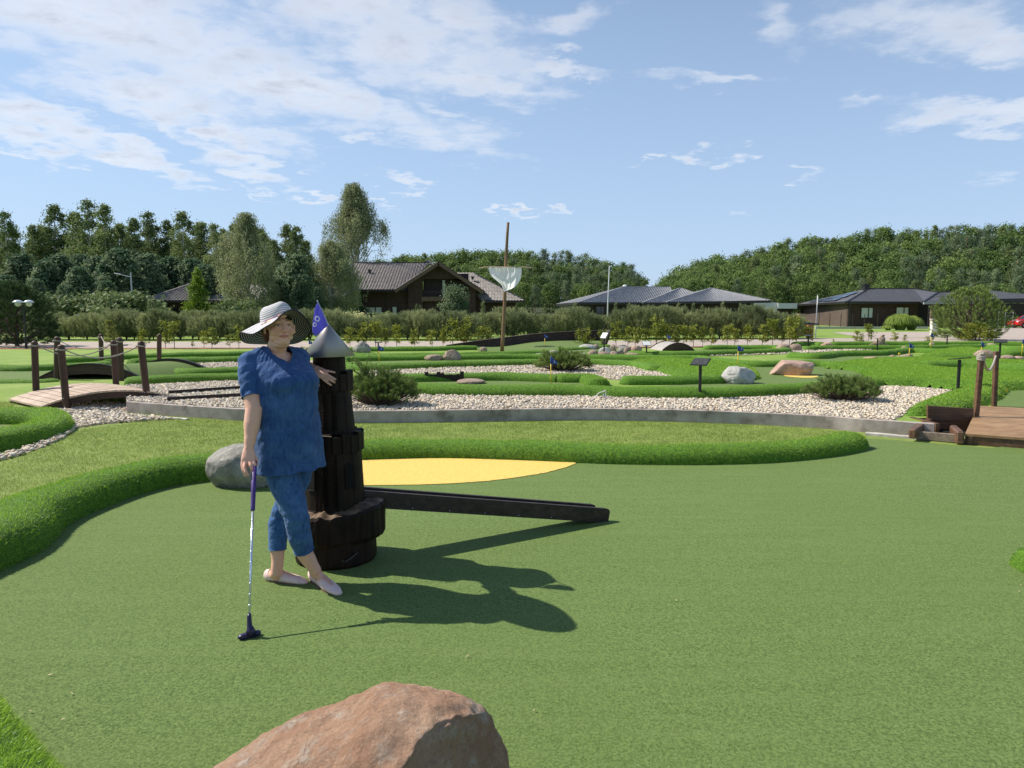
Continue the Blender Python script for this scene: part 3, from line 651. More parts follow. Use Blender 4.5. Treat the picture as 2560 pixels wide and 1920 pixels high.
# ------------------------------------------------------------------ road and strip at its edge
rn = [G(-600, 872, ZT), G(0, 870, ZT), G(600, 869.5, ZT), G(1200, 868.5, ZT), G(1700, 866.5, ZT), G(2044, 861, ZT), G(2340, 858, ZT), G(2700, 856, ZT)]
rf = [G(2900, 842, ZT), G(2560, 843, ZT), G(2300, 845, ZT), G(2000, 846, ZT), G(1700, 851, ZT), G(1200, 853, ZT), G(600, 854, ZT), G(0, 855, ZT), G(-700, 856, ZT)]
poly_sheet('path', [(p.x, p.y) for p in rn + rf], ZT + .006, M_road)
poly_sheet('bark_strip', [(p.x, p.y - .1) for p in rn] + [(p.x, p.y - 1.15) for p in rn[::-1]], ZT + .004, M_redmulch)
poly_sheet('driveway', [(p.x, p.y) for p in (G(2170, 846, ZT), G(2120, 838, ZT), G(2080, 831, ZT), G(2330, 830, ZT), G(2400, 843, ZT))], ZT + .010, M_road)
poly_sheet('driveway', [(p.x, p.y) for p in (G(2420, 845, ZT), G(2430, 832, ZT), G(2470, 822, ZT), G(2560, 819, ZT), G(2800, 819, ZT), G(2800, 845, ZT))], ZT + .010, M_road)
# ------------------------------------------------------------------ rocks
from mathutils import noise as mnoise
def rockmat(name, c1, c2, c3, sc=4, bump=.7, bscale=26, bdist=.02):
    m, N, L = newmat(name); o = N.new('ShaderNodeOutputMaterial'); b = N.new('ShaderNodeBsdfPrincipled'); L.new(b.outputs[0], o.inputs[0])
    b.inputs['Roughness'].default_value = .85; b.inputs['Specular IOR Level'].default_value = .3
    v = coords(N, L)
    big = nse(N, L, sc, 8, .66, v, .1); mid = nse(N, L, sc * 3.1, 8, .72, v, 0); fine = nse(N, L, bscale * 3, 4, .7, v)
    c = mixc(N, L, rng_(N, L, big, .38, .62), c1, c2); c = mixc(N, L, rng_(N, L, mid, .52, .66, 0, .85), c, c3)
    c = mixc(N, L, rng_(N, L, fine, .35, .7, 0, .5), c, tuple(.55 * x for x in c1)); vo = N.new('ShaderNodeTexVoronoi'); vo.feature = 'DISTANCE_TO_EDGE'; vo.inputs['Scale'].default_value = sc * 1.1; L.new(coords(N, L, (1, 1.4, .8), rot=(.5, .3, .2)), vo.inputs['Vector']); crk = rng_(N, L, vo.outputs[0], .0, .012, .55, 0); crk2 = N.new('ShaderNodeMath'); crk2.operation = 'MULTIPLY'; L.new(crk, crk2.inputs[0]); L.new(rng_(N, L, mid, .5, .6), crk2.inputs[1]); c = mixc(N, L, crk2.outputs[0], c, tuple(.3 * x for x in c1))
    L.new(c, b.inputs['Base Color'])
    h = N.new('ShaderNodeMath'); h.operation = 'ADD'; L.new(nse(N, L, bscale, 9, .78, v, .0), h.inputs[0]); L.new(mid, h.inputs[1]); h2 = N.new('ShaderNodeMath'); h2.operation = 'MULTIPLY_ADD'; vr = N.new('ShaderNodeTexVoronoi'); vr.inputs['Scale'].default_value = bscale * .55; L.new(v, vr.inputs['Vector']); L.new(vr.outputs['Distance'], h2.inputs[0]); h2.inputs[1].default_value = .7; L.new(h.outputs[0], h2.inputs[2]); h = h2
    bp = N.new('ShaderNodeBump'); bp.inputs['Strength'].default_value = bump; bp.inputs['Distance'].default_value = bdist
    L.new(h.outputs[0], bp.inputs['Height']); L.new(bp.outputs[0], b.inputs['Normal']); return m
R_grey = rockmat('grey_granite', (.22, .21, .18), (.42, .40, .36), (.55, .52, .45))
R_warm = rockmat('brown_granite', (.30, .22, .165), (.46, .36, .28), (.22, .17, .13))
R_pink = rockmat('pink_granite', (.42, .27, .21), (.55, .39, .32), (.30, .20, .16), sc=2.5)
R_white = rockmat('pale_granite', (.42, .41, .38), (.60, .59, .55), (.24, .24, .21), sc=3)
R_red = rockmat('red_feldspar_granite', (.52, .30, .19), (.68, .46, .31), (.68, .60, .50), sc=3.3, bump=1.0, bscale=24, bdist=.032)
def rock_mesh(half, seed, sub=3, amp=.16, cuts=5, cutd=(.62, .9), extra=None, freq=1.4):
    bm = bmesh.new(); bmesh.ops.create_icosphere(bm, subdivisions=sub, radius=1.0); rd = random.Random(seed); off = Vector((rd.uniform(-50, 50), rd.uniform(-50, 50), rd.uniform(-50, 50)))
    pl = [(Vector((rd.gauss(0, 1), rd.gauss(0, 1), rd.gauss(0, .8))).normalized(), rd.uniform(*cutd)) for _ in range(cuts)]
    for v in bm.verts:
        p = v.co.copy(); p *= 1 + amp * (mnoise.fractal(p * freq + off, .9, 2.1, 4))
        for n, d in pl:
            e = p.dot(n) - d
            if e > 0: p -= n * e * .9
        if extra: p = extra(p)
        v.co = Vector((p.x * half[0], p.y * half[1], p.z * half[2]))
    V = np.array([tuple(v.co) for v in bm.verts]); F = np.array([[v.index for v in f.verts] for f in bm.faces]); bm.free(); return V, F
def rock(x0, x1, yt, yb, mat, label, seed, z0=ZT, sub=3, group=None, dr=.8, name='boulder', cat='boulder', **kw):
    g = G((x0 + x1) / 2, yb, z0); half = (x1 - x0) / 2 / FPX * g.y; dy = half * dr; Y = g.y + dy * .75
    half *= Y / g.y; top = Z(yt, Y); cx = X((x0 + x1) / 2, Y); hz = (top - z0)
    V, F = rock_mesh((1, 1, 1), seed, sub, **kw)
    # fit: the widest extent fills the photo width, 28 % of the stone is in the ground
    V[:, 0] = (V[:, 0] - V[:, 0].min()) / np.ptp(V[:, 0]) * 2 - 1; V[:, 1] /= np.abs(V[:, 1]).max(); V[:, 2] = (V[:, 2] - V[:, 2].min()) / np.ptp(V[:, 2])
    V = V * np.array([half, dy, hz * 1.3]) - np.array([0, 0, hz * .3])
    o = mobj(name, V, F, mat, smooth=True); o.location = (cx, Y, z0); return prop(o, label, cat, group)
rock(503, 690, 1107, 1223, R_grey, 'big rounded grey granite boulder right behind the woman', 11, z0=0, sub=5, dr=.62, amp=.10, cuts=6, cutd=(.78, .95))
rock(1140, 1213, 946, 961, R_warm, 'flat tan stone lying on the green beside the black plank row', 12, sub=4, cuts=2, amp=.08)
rock(1059, 1109, 886, 902, R_warm, 'low light brown boulder, left one of the pair behind the turf border', 13, sub=3, amp=.1)
rock(1107, 1153, 874, 902, R_warm, 'taller pointed brown boulder, right one of the pair', 14, sub=4, cuts=7)
rock(880, 925, 852, 882, R_grey, 'grey pyramid shaped boulder just right of the tower roof', 15, sub=4, cuts=5, extra=lambda p: Vector((p.x * (1 - .42 * max(0, p.z)), p.y * (1 - .3 * max(0, p.z)), p.z)), amp=.1)
rock(1199, 1218, 867, 880, R_warm, 'small round stone at the end of a turf border left of the mast', 16, amp=.08, cuts=2)
rock(1805, 1893, 915, 961, R_white, 'grey white boulder standing on the green in front of a flag', 17, sub=5, amp=.14, cuts=6, cutd=(.75, .95))
rock(1934, 2039, 901, 940, R_pink, 'large wedge shaped pink boulder beside the little yellow tee', 18, sub=5, cuts=8, cutd=(.6, .85), amp=.1)
rock(1944, 1979, 860, 880, R_warm, 'left of two grey brown boulders below a slim black sign post', 19, amp=.1)
rock(1976, 2008, 859, 878, R_warm, 'pointed right one of two grey brown boulders below a slim black sign post', 20, amp=.1, cuts=6)
rock(2055, 2086, 856, 866, R_pink, 'small pale pink stone on the far turf border', 21, amp=.1)
rock(2257, 2276, 865, 875, R_warm, 'small tan stone peeping over the turf behind a flag', 22, amp=.1)
rock(2164, 2204, 891, 905, R_pink, 'flat light stone, leftmost of the low rock group on the right green', 23, amp=.12)
rock(2200, 2226, 892, 905, R_warm, 'small dark brown stone inside the low rock group', 24, amp=.12)
rock(2220, 2246, 887, 905, R_warm, 'pointed brown stone in the middle of the low rock group', 25, amp=.12, cuts=7)
rock(2239, 2262, 889, 905, R_warm, 'narrow tan stone left of the biggest rock in the low group', 26, amp=.12)
rock(2250, 2289, 884, 906, R_warm, 'biggest smooth tan rock behind the flag pole on the right green', 27, sub=4, amp=.08)
rock(2327, 2341, 856, 867, R_pink, 'tiny pinkish stone on the farthest turf border', 28, amp=.1)
rock(2468, 2497, 858, 868, R_pink, 'flat pale stone on the far turf left of a black sign', 29, amp=.1, cuts=3)
rock(2442, 2494, 874, 900, R_warm, 'round brown boulder with a blue flag rising behind it', 30, sub=4, amp=.08, cuts=4)
rock(2508, 2543, 887, 899, R_warm, 'low brown stone right of the rope post', 31, amp=.1)
rock(2541, 2572, 890, 899, R_pink, 'low pink stone cut by the right edge of the picture', 32, amp=.1)
rock(743, 758, 866, 884, R_warm, 'left brown stone between the hat and the tower roof', 33, amp=.1)
rock(754, 772, 869, 885, R_warm, 'right brown stone between the hat and the tower roof', 34, amp=.1)
for k, (a, b, c, d, mt, lb) in enumerate(((1447, 1491, 860, 876, R_white, 'wide white domed boulder at the back of the heap'), (1484, 1499, 860, 875, R_warm, 'small dark brown stone right of the white dome'),
        (1335, 1367, 883, 890, R_white, 'flat pale stone left of the second pine bush tip'), (1371, 1403, 875, 890, R_white, 'pale speckled stone behind the middle pine bush'),
        (1406, 1436, 878, 891, R_grey, 'grey stone rising right of the middle pine bush'), (1438, 1468, 881, 891, R_white, 'low white stone left of the square block'),
        (1470, 1499, 874, 891, R_warm, 'square cut brown block in the heap'), (1497, 1531, 867, 888, R_white, 'pale boulder behind the sign post'),
        (1496, 1528, 879, 892, R_warm, 'brown stone at the foot of the sign post'), (1525, 1549, 877, 892, R_warm, 'brown stone just right of the sign post'),
        (1548, 1563, 876, 892, R_warm, 'narrow upright stone in the heap'), (1523, 1542, 860, 877, R_warm, 'tan stone behind the heap next to the dark gap'),
        (1543, 1579, 862, 884, R_grey, 'large grey boulder in the right half of the heap'), (1560, 1580, 867, 887, R_warm, 'small brown stone leaning on the large grey boulder'),
        (1564, 1601, 881, 892, R_warm, 'flat brown stone at the right foot of the heap'), (1579, 1607, 864, 883, R_pink, 'pinkish round boulder at the right end of the heap'))):
    rock(a, b, c, d, mt, lb, 60 + k, amp=.11, cuts=5 if k != 6 else 8, group='boulder heap by the plank wall')

# the red boulder in the foreground: a shaped stone with a sharp shaded right side
def fore_rock():
    loc = Vector((X(890, 2.05), 1.98, 0)); bm = bmesh.new(); bmesh.ops.create_icosphere(bm, subdivisions=7, radius=1.0)
    prof = [(455, 2010), (520, 1921), (592, 1873), (700, 1813), (796, 1780), (883, 1767), (905, 1755), (930, 1739), (1004, 1731), (1091, 1740), (1178, 1756), (1221, 1776), (1262, 1826), (1287, 1884), (1296, 2000)]
    tops = [(P(a, b, 2.10).x - loc.x, P(a, b, 2.10).z) for a, b in prof]
    tx = [t[0] for t in tops]; tz = [t[1] for t in tops]
    x0, x1 = tx[0] - .02, tx[-1] + .03; cx = (x0 + x1) / 2; hx = (x1 - x0) / 2
    for v in bm.verts:
        p = v.co.copy(); x = cx + math.copysign(abs(p.x) ** .9, p.x) * hx; f = max(.06, float(np.interp(x, tx, tz)))
        yy = math.copysign(abs(p.y) ** .85, p.y) * .48
        q = Vector((x, yy + .0, 0))
        # rounded section, ridge at the back (y=+.12), sloping to the camera
        t = (q.y + .48) / .96
        z = f * min(1.0, (1 - abs(q.y - .12) ** 2.2 * (2.4 if q.y < .12 else 5.0)))
        up = max(0.0, p.z); zz = z * (up ** .42 if up > 0 else 0) if p.z > 0 else -.12 * abs(p.z)
        q.z = zz
        n = mnoise.fractal(Vector((q.x * 4.5, q.y * 4.5, q.z * 5)) + Vector((3, 9, 1)), .8, 2.1, 5)
        m_ = mnoise.hetero_terrain(Vector((q.x * 3.2 + 7, q.y * 3.2, q.z * 4)), .9, 2.0, 4, .6)
        d = .016 * n + .010 * m_ - .01
        # a stepped ledge across the top of the stone
        led = .022 * (1 / (1 + math.exp(-(q.x + .35 * q.y - .02 + .05 * mnoise.noise(q * 6)) * 60)) - .5)
        q.z += (d * 1.3 + led * (1 if q.z > .1 else 0)) ; q.x += d * .6 * p.x; q.y += d * .6 * p.y
        # cut: steep face on the right front
        nr = Vector((.84, -.50, .20)).normalized(); e = q.dot(nr) - (.272 + .018 * mnoise.fractal(q * 7, .8, 2, 4))
        if e > 0: q -= nr * e * .93
        v.co = q
    V = np.array([tuple(v.co) for v in bm.verts]); F = np.array([[v.index for v in f.verts] for f in bm.faces]); bm.free()
    o = mobj('boulder', V, F, R_red, smooth=True); o.location = loc
    prop(o, 'large reddish orange granite boulder in the foreground, cut off by the bottom edge', 'boulder')
fore_rock()

# ------------------------------------------------------------------ carved wooden tower
TY = 4.57
def towermat():
    m, N, L = newmat('charred_dark_wood'); o = N.new('ShaderNodeOutputMaterial'); b = N.new('ShaderNodeBsdfPrincipled'); L.new(b.outputs[0], o.inputs[0])
    b.inputs['Roughness'].default_value = .58; b.inputs['Specular IOR Level'].default_value = .18
    v = coords(N, L, (28, 28, 3)); v2 = coords(N, L); g = nse(N, L, 1, 5, .65, v, 1.0); big = nse(N, L, 5, 4, .6, v2)
    c = mixc(N, L, rng_(N, L, g, .35, .68), (.0045, .0026, .002), (.024, .012, .0075)); c = mixc(N, L, rng_(N, L, big, .5, .7, 0, .6), c, (.034, .018, .011))
    L.new(c, b.inputs['Base Color']); bp = N.new('ShaderNodeBump'); bp.inputs['Strength'].default_value = .6; bp.inputs['Distance'].default_value = .006
    L.new(g, bp.inputs['Height']); L.new(bp.outputs[0], b.inputs['Normal']); return m
M_tower = towermat()
M_towertop = pbr('worn_brown_wood', (.06, .035, .02), (.20, .13, .075), 12, .7, .8, 40, c3=(.30, .21, .13), scale3=7)
M_hole = pbr('painted_hollow_shade', (.003, .0025, .002), None, rough=.95)  # near-black paint for the shade in tower windows and plank box
def tower():
    tx = X(827, TY); t = thing('carved_tower', (tx, TY, 0), 'dark carved wooden lighthouse tower with a grey metal cone roof', 'tower')
    t.rotation_euler = (0, R(-.8), 0)
    def zz(sy, r): return Z(sy, TY - r)
    def px(r_px): return r_px / FPX * TY
    # lower drum
    z1, z2 = .135, .36
    def grooved(depth, n, ph=0):
        return lambda a, z: 1 - depth * (1 if (math.cos(a * n + ph) > .965) else 0)
    mb = MB(); mb.lathe([(.255, .0), (.262, .02), (.262, .17), (.25, .19)], seg=120, fn=grooved(.02, 11)); low = mb.build('plinth', M_tower, t)
    # rough upper slab with an uneven rim
    mb = MB(); rs = random.Random(5)
    def slabr(a, z): 
        w = 1 + .10 * max(0, math.cos(a - .15)) ** 3 + .03 * math.sin(3 * a + 1) + .02 * math.sin(7 * a)
        return w * (1 - .018 * (1 if math.cos(a * 9 + .6) > .96 else 0))
    V = []; F = []; seg = 120; prof = [(.24, .145), (.268, .15), (.282, .18), (.285, .26), (.285, .325), (.276, .345), (.24, .355), (.18, .36)]
    for i, (r, z) in enumerate(prof):
        for k in range(seg):
            a = 2 * math.pi * k / seg; q = r * slabr(a, z) * (1 + .02 * mnoise.fractal(Vector((math.cos(a) * 5, math.sin(a) * 5, z * 14)), .8, 2, 4))
            zz_ = z + (.016 * mnoise.fractal(Vector((math.cos(a) * 4, math.sin(a) * 4, 3)), .8, 2, 4) + .03 * max(0, math.cos(a - .1)) ** 2 if i >= 4 else 0)
            V.append((q * math.cos(a), q * math.sin(a), zz_))
    for i in range(len(prof) - 1):
        for k in range(seg): F.append((i * seg + k, i * seg + (k + 1) % seg, (i + 1) * seg + (k + 1) % seg, (i + 1) * seg + k))
    F.append(tuple(range(seg))[::-1]); F.append(tuple((len(prof) - 1) * seg + k for k in range(seg)))
    o = mobj('log_slab', V, F, None, t, smooth=False, mats=[M_tower, M_towertop], midx=[1 if (i // seg) >= 5 and i < seg * (len(prof) - 1) else 0 for i in range(len(F))])
    # shafts
    def shaft(name, r0, z0_, r1, z1_, n, dp):
        m_ = MB(); m_.lathe([(r0 * 1.02, z0_), (r0, z0_ + .01), (r1, z1_ - .005), (r1 * .96, z1_)], seg=120, fn=lambda a, z: 1 - dp * (1 if math.cos(a * n) > .93 else 0)); return m_.build(name, M_tower, t)
    s1 = shaft('lower_shaft', .196, .355, .184, .735, 10, .03)
    s2 = shaft('middle_shaft', .150, .845, .128, 1.125, 10, .03)
    s3 = shaft('upper_shaft', .104, 1.22, .100, 1.36, 8, .015)
    # scale carved panels between the grooves
    def panel(par, r0, z0_, r1, z1_, angs, wd):
        for a in angs:
            m_ = MB(); rows = int((z1_ - z0_) / .012)
            for j in range(rows):
                z = z0_ + (z1_ - z0_) * (j + .5) / rows; r = r0 + (r1 - r0) * (j + .5) / rows
                for c in range(3):
                    aa = a + (c - 1 + (.25 if j % 2 else -.25)) * wd / 3; m_.sphere((math.cos(aa) * r, math.sin(aa) * r, z), .0065, 6, 4, (1, 1, .8))
            m_.build('carved_panel', M_tower, par)
    A0 = -math.pi / 2
    panel(s1, .2015, .38, .187, .70, (A0 - .02, A0 + .30), .2)
    panel(s2, .151, .87, .130, 1.10, (A0 - .04, A0 + .40), .24)
    # arched windows: black inlays painted as their inner shade, bevelled frame
    for k, a in enumerate((A0 - .55, A0 + .82)):
        r = .2; rad = Vector((math.cos(a), math.sin(a), 0)); tan = Vector((-rad.y, rad.x, 0)); m_ = MB(); z0_ = .50; hw = .030; zt = .63
        def pt(u, z, d): rr = .200 + (.184 - .200) * (z - .355) / .38; return rad * (rr + d) + tan * u + Vector((0, 0, z))
        arch = [(-hw, z0_), (hw, z0_), (hw, zt)] + [(hw * math.cos(q), zt + hw * math.sin(q)) for q in [math.pi * i / 8 for i in range(1, 8)]] + [(-hw, zt)]
        m_.prism([pt(u, z, .004) for u, z in arch], rad * -.03); w = m_.build('window_dark_inlay', M_hole, t)
        m_ = MB(); pts = [pt(u * 1.12, z + (0 if z > z0_ else -.004), .003) for u, z in arch]; m_.tube(pts + [pts[0]], .004, 5); m_.build('window_frame', M_tower, w)
    # crenellated rings of short staves
    def ring(name, r, z0_, z1_, n, jut):
        m_ = MB()
        for k in range(n):
            a = 2 * math.pi * k / n + .07; w = 2 * math.pi * r / n * .94; h = (z1_ - z0_) + (.018 if k % 2 else 0)
            m_.box((math.cos(a) * (r - .018), math.sin(a) * (r - .018), z0_ + h / 2), (.04, w, h), Matrix.Rotation(a, 3, 'Z'), bev=.004)
        m_.lathe([(r - .05, z0_ + .004), (r - .03, z0_ + .006), (r - .03, z1_ - .02), (r - .05, z1_ - .018)], seg=48)
        return m_.build(name, M_tower, t)
    ring('crenellated_ring', .200, .725, .835, 20, 0)
    ring('crenellated_ring', .145, 1.115, 1.225, 16, 0)
    # roof: thin sheet metal cone
    m_ = MB(); zr0, zr1 = 1.337, 1.545; R0 = px(64.2)
    m_.lathe([(R0 - .002, zr0 - .0015), (R0, zr0), (.010, zr1 - .008), (.004, zr1)], seg=96)
    mt, N, L = newmat('grey_zinc'); o_ = N.new('ShaderNodeOutputMaterial'); b = N.new('ShaderNodeBsdfPrincipled'); L.new(b.outputs[0], o_.inputs[0])
    b.inputs['Metallic'].default_value = .85; b.inputs['Roughness'].default_value = .42; v = coords(N, L)
    L.new(mixc(N, L, nse(N, L, 6, 4, .5, v), (.27, .25, .235), (.36, .34, .32)), b.inputs['Base Color'])
    rf = m_.build('cone_roof', mt, t, smooth=True)
    # carrying handle on the plinth
    m_ = MB(); a1, a2 = A0 + .38, A0 + .72; pts = [Vector((math.cos(a) * (.262 + d), math.sin(a) * (.262 + d), z)) for a, d, z in ((a1, 0, .062), (a1, .022, .062), (a1 + .06, .03, .064), ((a1 + a2) / 2, .032, .078), (a2 - .06, .03, .098), (a2, .022, .104), (a2, 0, .105))]
    m_.tube(pts, .005, 8); m_.sphere(pts[0], .009, 8, 6); m_.sphere(pts[-1], .009, 8, 6); m_.build('handle', pbr('worn_steel', (.09, .085, .08), None, rough=.4, metal=.8), low, smooth=True)
    m_ = MB(); m_.tube([(.05, -.206, .843), (.0, -.214, .85), (-.05, -.208, .846), (-.09, -.2, .851)], .002, 5); m_.build('dry_straw', pbr('straw', (.45, .36, .22), None), t)
    return t
tw = tower()
def tower_flag():
    top = P(794, 754, 4.50); bot = Vector((X(822, TY), TY - .005, 1.532)); t = thing('pennant', bot, 'violet blue pennant with a white 8 on a slanted stick in the tower roof', 'flag')
    m_ = MB(); b2 = bot + (bot - top) * .12; m_.tube([b2, top + (top - bot).normalized() * .008], .0035, 8); m_.build('stick', pbr('pale_stick', (.55, .55, .58), None, rough=.5), t, world=True)
    c1, c2, c3, c4 = P(796, 757, 4.50), P(819.5, 812, 4.55), P(790, 841, 4.48), P(782, 826, 4.46)
    V = []; F = []; nu, nv = 14, 18
    Lf = lambda s: P(796 + (787 - 796) * min(1, s / .15) + (782 - 787) * max(0, (s - .15) / .85), 757 + (764 - 757) * min(1, s / .15) + (826 - 764) * max(0, (s - .15) / .85), 4.47)
    E = [(794, 756), (787.5, 770), (784.5, 790), (781.5, 812), (781.5, 829), (788, 841)]
    S_ = [(796, 757), (802, 770), (808, 785), (814, 799), (819.5, 812.5), (819.5, 814)]
    el = spline([P(a, b, 4.46) for a, b in E], 4); er = spline([P(a, b, 4.52) for a, b in S_], 4); nv = len(el)
    for j in range(nv):
        for i in range(nu + 1):
            s = i / nu; p = el[j].lerp(er[j], s); p.y += .012 * math.sin(s * 5.5 + j * .22) * (1 - abs(2 * s - 1)) ; V.append(p)
    V2 = [v + Vector((0, .0012, 0)) for v in V]; n = len(V)
    for j in range(nv - 1):
        for i in range(nu): q = j * (nu + 1) + i; F.append((q, q + 1, q + nu + 2, q + nu + 1)); F.append((n + q, n + q + nu + 1, n + q + nu + 2, n + q + 1))
    clm, N, L = newmat('violet_cloth'); o_ = N.new('ShaderNodeOutputMaterial'); b = N.new('ShaderNodeBsdfPrincipled'); b.inputs['Base Color'].default_value = (.15, .135, .48, 1); b.inputs['Roughness'].default_value = .6
    tr = N.new('ShaderNodeBsdfTranslucent'); tr.inputs[0].default_value = (.27, .25, .80, 1); mx = N.new('ShaderNodeMixShader'); mx.inputs[0].default_value = .45; L.new(b.outputs[0], mx.inputs[1]); L.new(tr.outputs[0], mx.inputs[2]); L.new(mx.outputs[0], o_.inputs[0])
    cl = mobj('cloth', V + V2, F, clm, t, smooth=True, world=True)
    # the figure 8, lying across the cloth, as a slightly raised print
    wm, N, L = newmat('white_print'); o_ = N.new('ShaderNodeOutputMaterial'); b = N.new('ShaderNodeBsdfPrincipled'); b.inputs['Base Color'].default_value = (.8, .8, .85, 1); tr = N.new('ShaderNodeBsdfTranslucent'); tr.inputs[0].default_value = (.75, .75, .9, 1)
    mx = N.new('ShaderNodeMixShader'); mx.inputs[0].default_value = .4; L.new(b.outputs[0], mx.inputs[1]); L.new(tr.outputs[0], mx.inputs[2]); L.new(mx.outputs[0], o_.inputs[0])
    m_ = MB(); 
    for (cx, cy, rx, ry, tl, full) in ((793.2, 797, 6.6, 7.8, -20, 1), (786.8, 811.5, 5.2, 5.6, -10, 1)):
        pts = []
        for k in range(25):
            a = 2 * math.pi * k / 24; ux, uy = math.cos(a) * rx, math.sin(a) * ry; c, s = math.cos(R(tl)), math.sin(R(tl)); pts.append((cx + ux * c - uy * s, cy + ux * s + uy * c))
        for k in range(24):
            a = 2 * math.pi * k / 24; a2 = 2 * math.pi * (k + 1) / 24
            def q(aa, r_): ux, uy = math.cos(aa) * rx * r_, math.sin(aa) * ry * r_; c, s = math.cos(R(tl)), math.sin(R(tl)); return P(cx + ux * c - uy * s, cy + ux * s + uy * c, 4.455)
            b_ = len(m_.V); m_.V += [tuple(q(a, 1.0)), tuple(q(a2, 1.0)), tuple(q(a2, .52)), tuple(q(a, .52))]; m_.F.append((b_, b_ + 1, b_ + 2, b_ + 3)); m_.M.append(0)
    m_.build('figure', wm, cl, world=True, fix=False)
tower_flag()
# ------------------------------------------------------------------ ramp leading down from the tower
M_ramp = wood('dark_brown_ramp_wood', (.018, .012, .010), (.058, .040, .033), .5, (2, 26, 26), .35)
def ramp():
    z0s = P(905, 1225, 4.56); e = G(1500, 1306, 0)
    a = Vector((X(880, 4.60), 4.60, .39)); b = Vector((X(1531, e.y + .0), e.y + .02, .045))
    t = thing('ball_ramp', (b.x, b.y, 0), 'long dark wooden trough ramp sloping from the tower down to the green', 'ramp')
    d = (b - a); side = Vector((-d.y, d.x, 0)).normalized()
    def plank(o1, ext):
        p, q = a + side * o1, b + side * o1 + d.normalized() * ext
        dn = d.normalized(); up = side.cross(dn) * -1
        if up.z < 0: up = -up
        h = .056; poly = [p - up * h, q - up * h * (1.0) + dn * 0, q + up * h * .62, q + up * h * .9 - dn * .012, q + up * h - dn * .035, p + up * h]
        m_ = MB(); m_.prism(poly, side * .028); return m_.build('side_plank', M_ramp, t, world=True)
    plank(0, 0); plank(.115, -.06)
    m_ = MB(); m_.beam(a + side * .071 + Vector((0, 0, -.03)), b + side * .071 + Vector((0, 0, -.028)) - d.normalized() * .08, .082, .014); m_.build('trough_floor', M_ramp, t, world=True)
    m_ = MB(); dn = d.normalized()
    for k in range(6):
        p = a + dn * (.12 + .27 * k) - Vector((0, 0, .042)) - side * .001; m_ = MB(); m_.sphere(p, .004, 6, 4); m_.build('screw', M_steel, t, world=True)
ramp()

# ------------------------------------------------------------------ putter
def putter():
    g = G(625, 1592, 0); hand = Vector((X(622.5, 3.80), 3.80, Z(1160, 3.80))); top = hand + (hand - g).normalized() * .015
    t = thing('putter', (g.x, g.y, 0), 'putter with a dark purple grip and head, held upright by the woman', 'golf putter')
    M_pur = pbr('purple_grip_rubber', (.055, .025, .16), (.075, .035, .21), 60, .55, .4, 300, bdist=.001)
    M_head = pbr('navy_purple_head', (.020, .014, .06), None, rough=.35, spec=.5)
    hs = Vector((g.x, g.y, .105)); gb = Vector((X(626, 3.7), 3.69, Z(1274, 3.69)))
    ax = (hand - hs); n = ax.normalized(); gb = hs + n * ((gb.z - hs.z) / n.z)
    m_ = MB(); m_.tube([hs, gb + n * .01], .0062, 12)
    for k in range(9): c = hs + (gb - hs) * (k + 1) / 10; m_.tube([c - n * .003, c + n * .003], .0066, 12)
    m_.build('shaft', pbr('polished_shaft', (.72, .76, .82), None, rough=.22, metal=.75), t, smooth=True, world=True)
    m_ = MB(); m_.tube([gb, gb + n * .006, gb + n * .02, gb + n * .1, top], [.0095, .0115, .0112, .0125, .0135], 14); m_.build('grip', M_pur, t, smooth=True, world=True)
    m_ = MB(); L1, L2 = G(594, 1597, .012), G(653, 1573, .03); d = (L2 - L1); d.z = 0; l = d.length; d.normalize(); c = (L1 + L2) / 2; c.z = .016; s = Vector((-d.y, d.x, 0))
    V = []; F = []; seg = 16; n_ = 14
    for i in range(n_ + 1):
        u = (i / n_ * 2 - 1); k = math.sqrt(max(0.0, 1 - abs(u) ** 6)) if abs(u) < 1 else .05; k = max(k, .1)
        for j in range(seg): a = 2 * math.pi * j / seg; ca, sa = math.cos(a), math.sin(a); V.append(c + d * u * l / 2 + s * math.copysign(abs(ca) ** .7, ca) * .018 * k + Vector((0, 0, math.copysign(abs(sa) ** .7, sa) * .0145 * k)))
    for i in range(n_):
        for j in range(seg): F.append((i * seg + j, i * seg + (j + 1) % seg, (i + 1) * seg + (j + 1) % seg, (i + 1) * seg + j))
    F += [tuple(range(seg))[::-1], tuple(n_ * seg + j for j in range(seg))]; m_.add(V, F)
    hd = m_.build('head', M_head, t, smooth=True, world=True)
    m_ = MB(); m_.tube([c + d * .006 + Vector((0, 0, .004)), c + d * .006 + Vector((0, 0, .03)), Vector((hs.x, hs.y, .06)), hs, hs + n * .012], [.030, .018, .0125, .0105, .009], 14); m_.build('hosel', M_head, hd, smooth=True, world=True)
putter()

# ------------------------------------------------------------------ sign posts
def panel_sign(px_, yb, yt, half, tilt, yaw, label, z0=ZT, mat=None, w=None, seed=0):
    g = G(px_, yb, z0); h = Z(yt, g.y) - z0; t = thing('sign_post', (g.x, g.y, z0), label, 'sign', 'black hole sign posts')
    wd = w or .3
    m_ = MB(); m_.box((0, 0, (h - .03) / 2), (.045, .045, h - .03), bev=.006); m_.build('post', M_black, t)
    M = Matrix.Rotation(yaw, 3, 'Z') @ Matrix.Rotation(tilt, 3, 'X')
    m_ = MB(); m_.box((0, 0, h - .01), (wd, .24, .012), M, bev=.003); pn = m_.build('panel', M_black, t)
    m_ = MB(); m_.box(Vector((0, 0, h - .01)) + M @ Vector((0, 0, .0085)), (wd - .03, .21, .004), M); m_.build('face', mat or M_signface, pn)
    return t
M_signface = pbr('dark_printed_face', (.025, .027, .027), (.06, .062, .06), 18, .5)
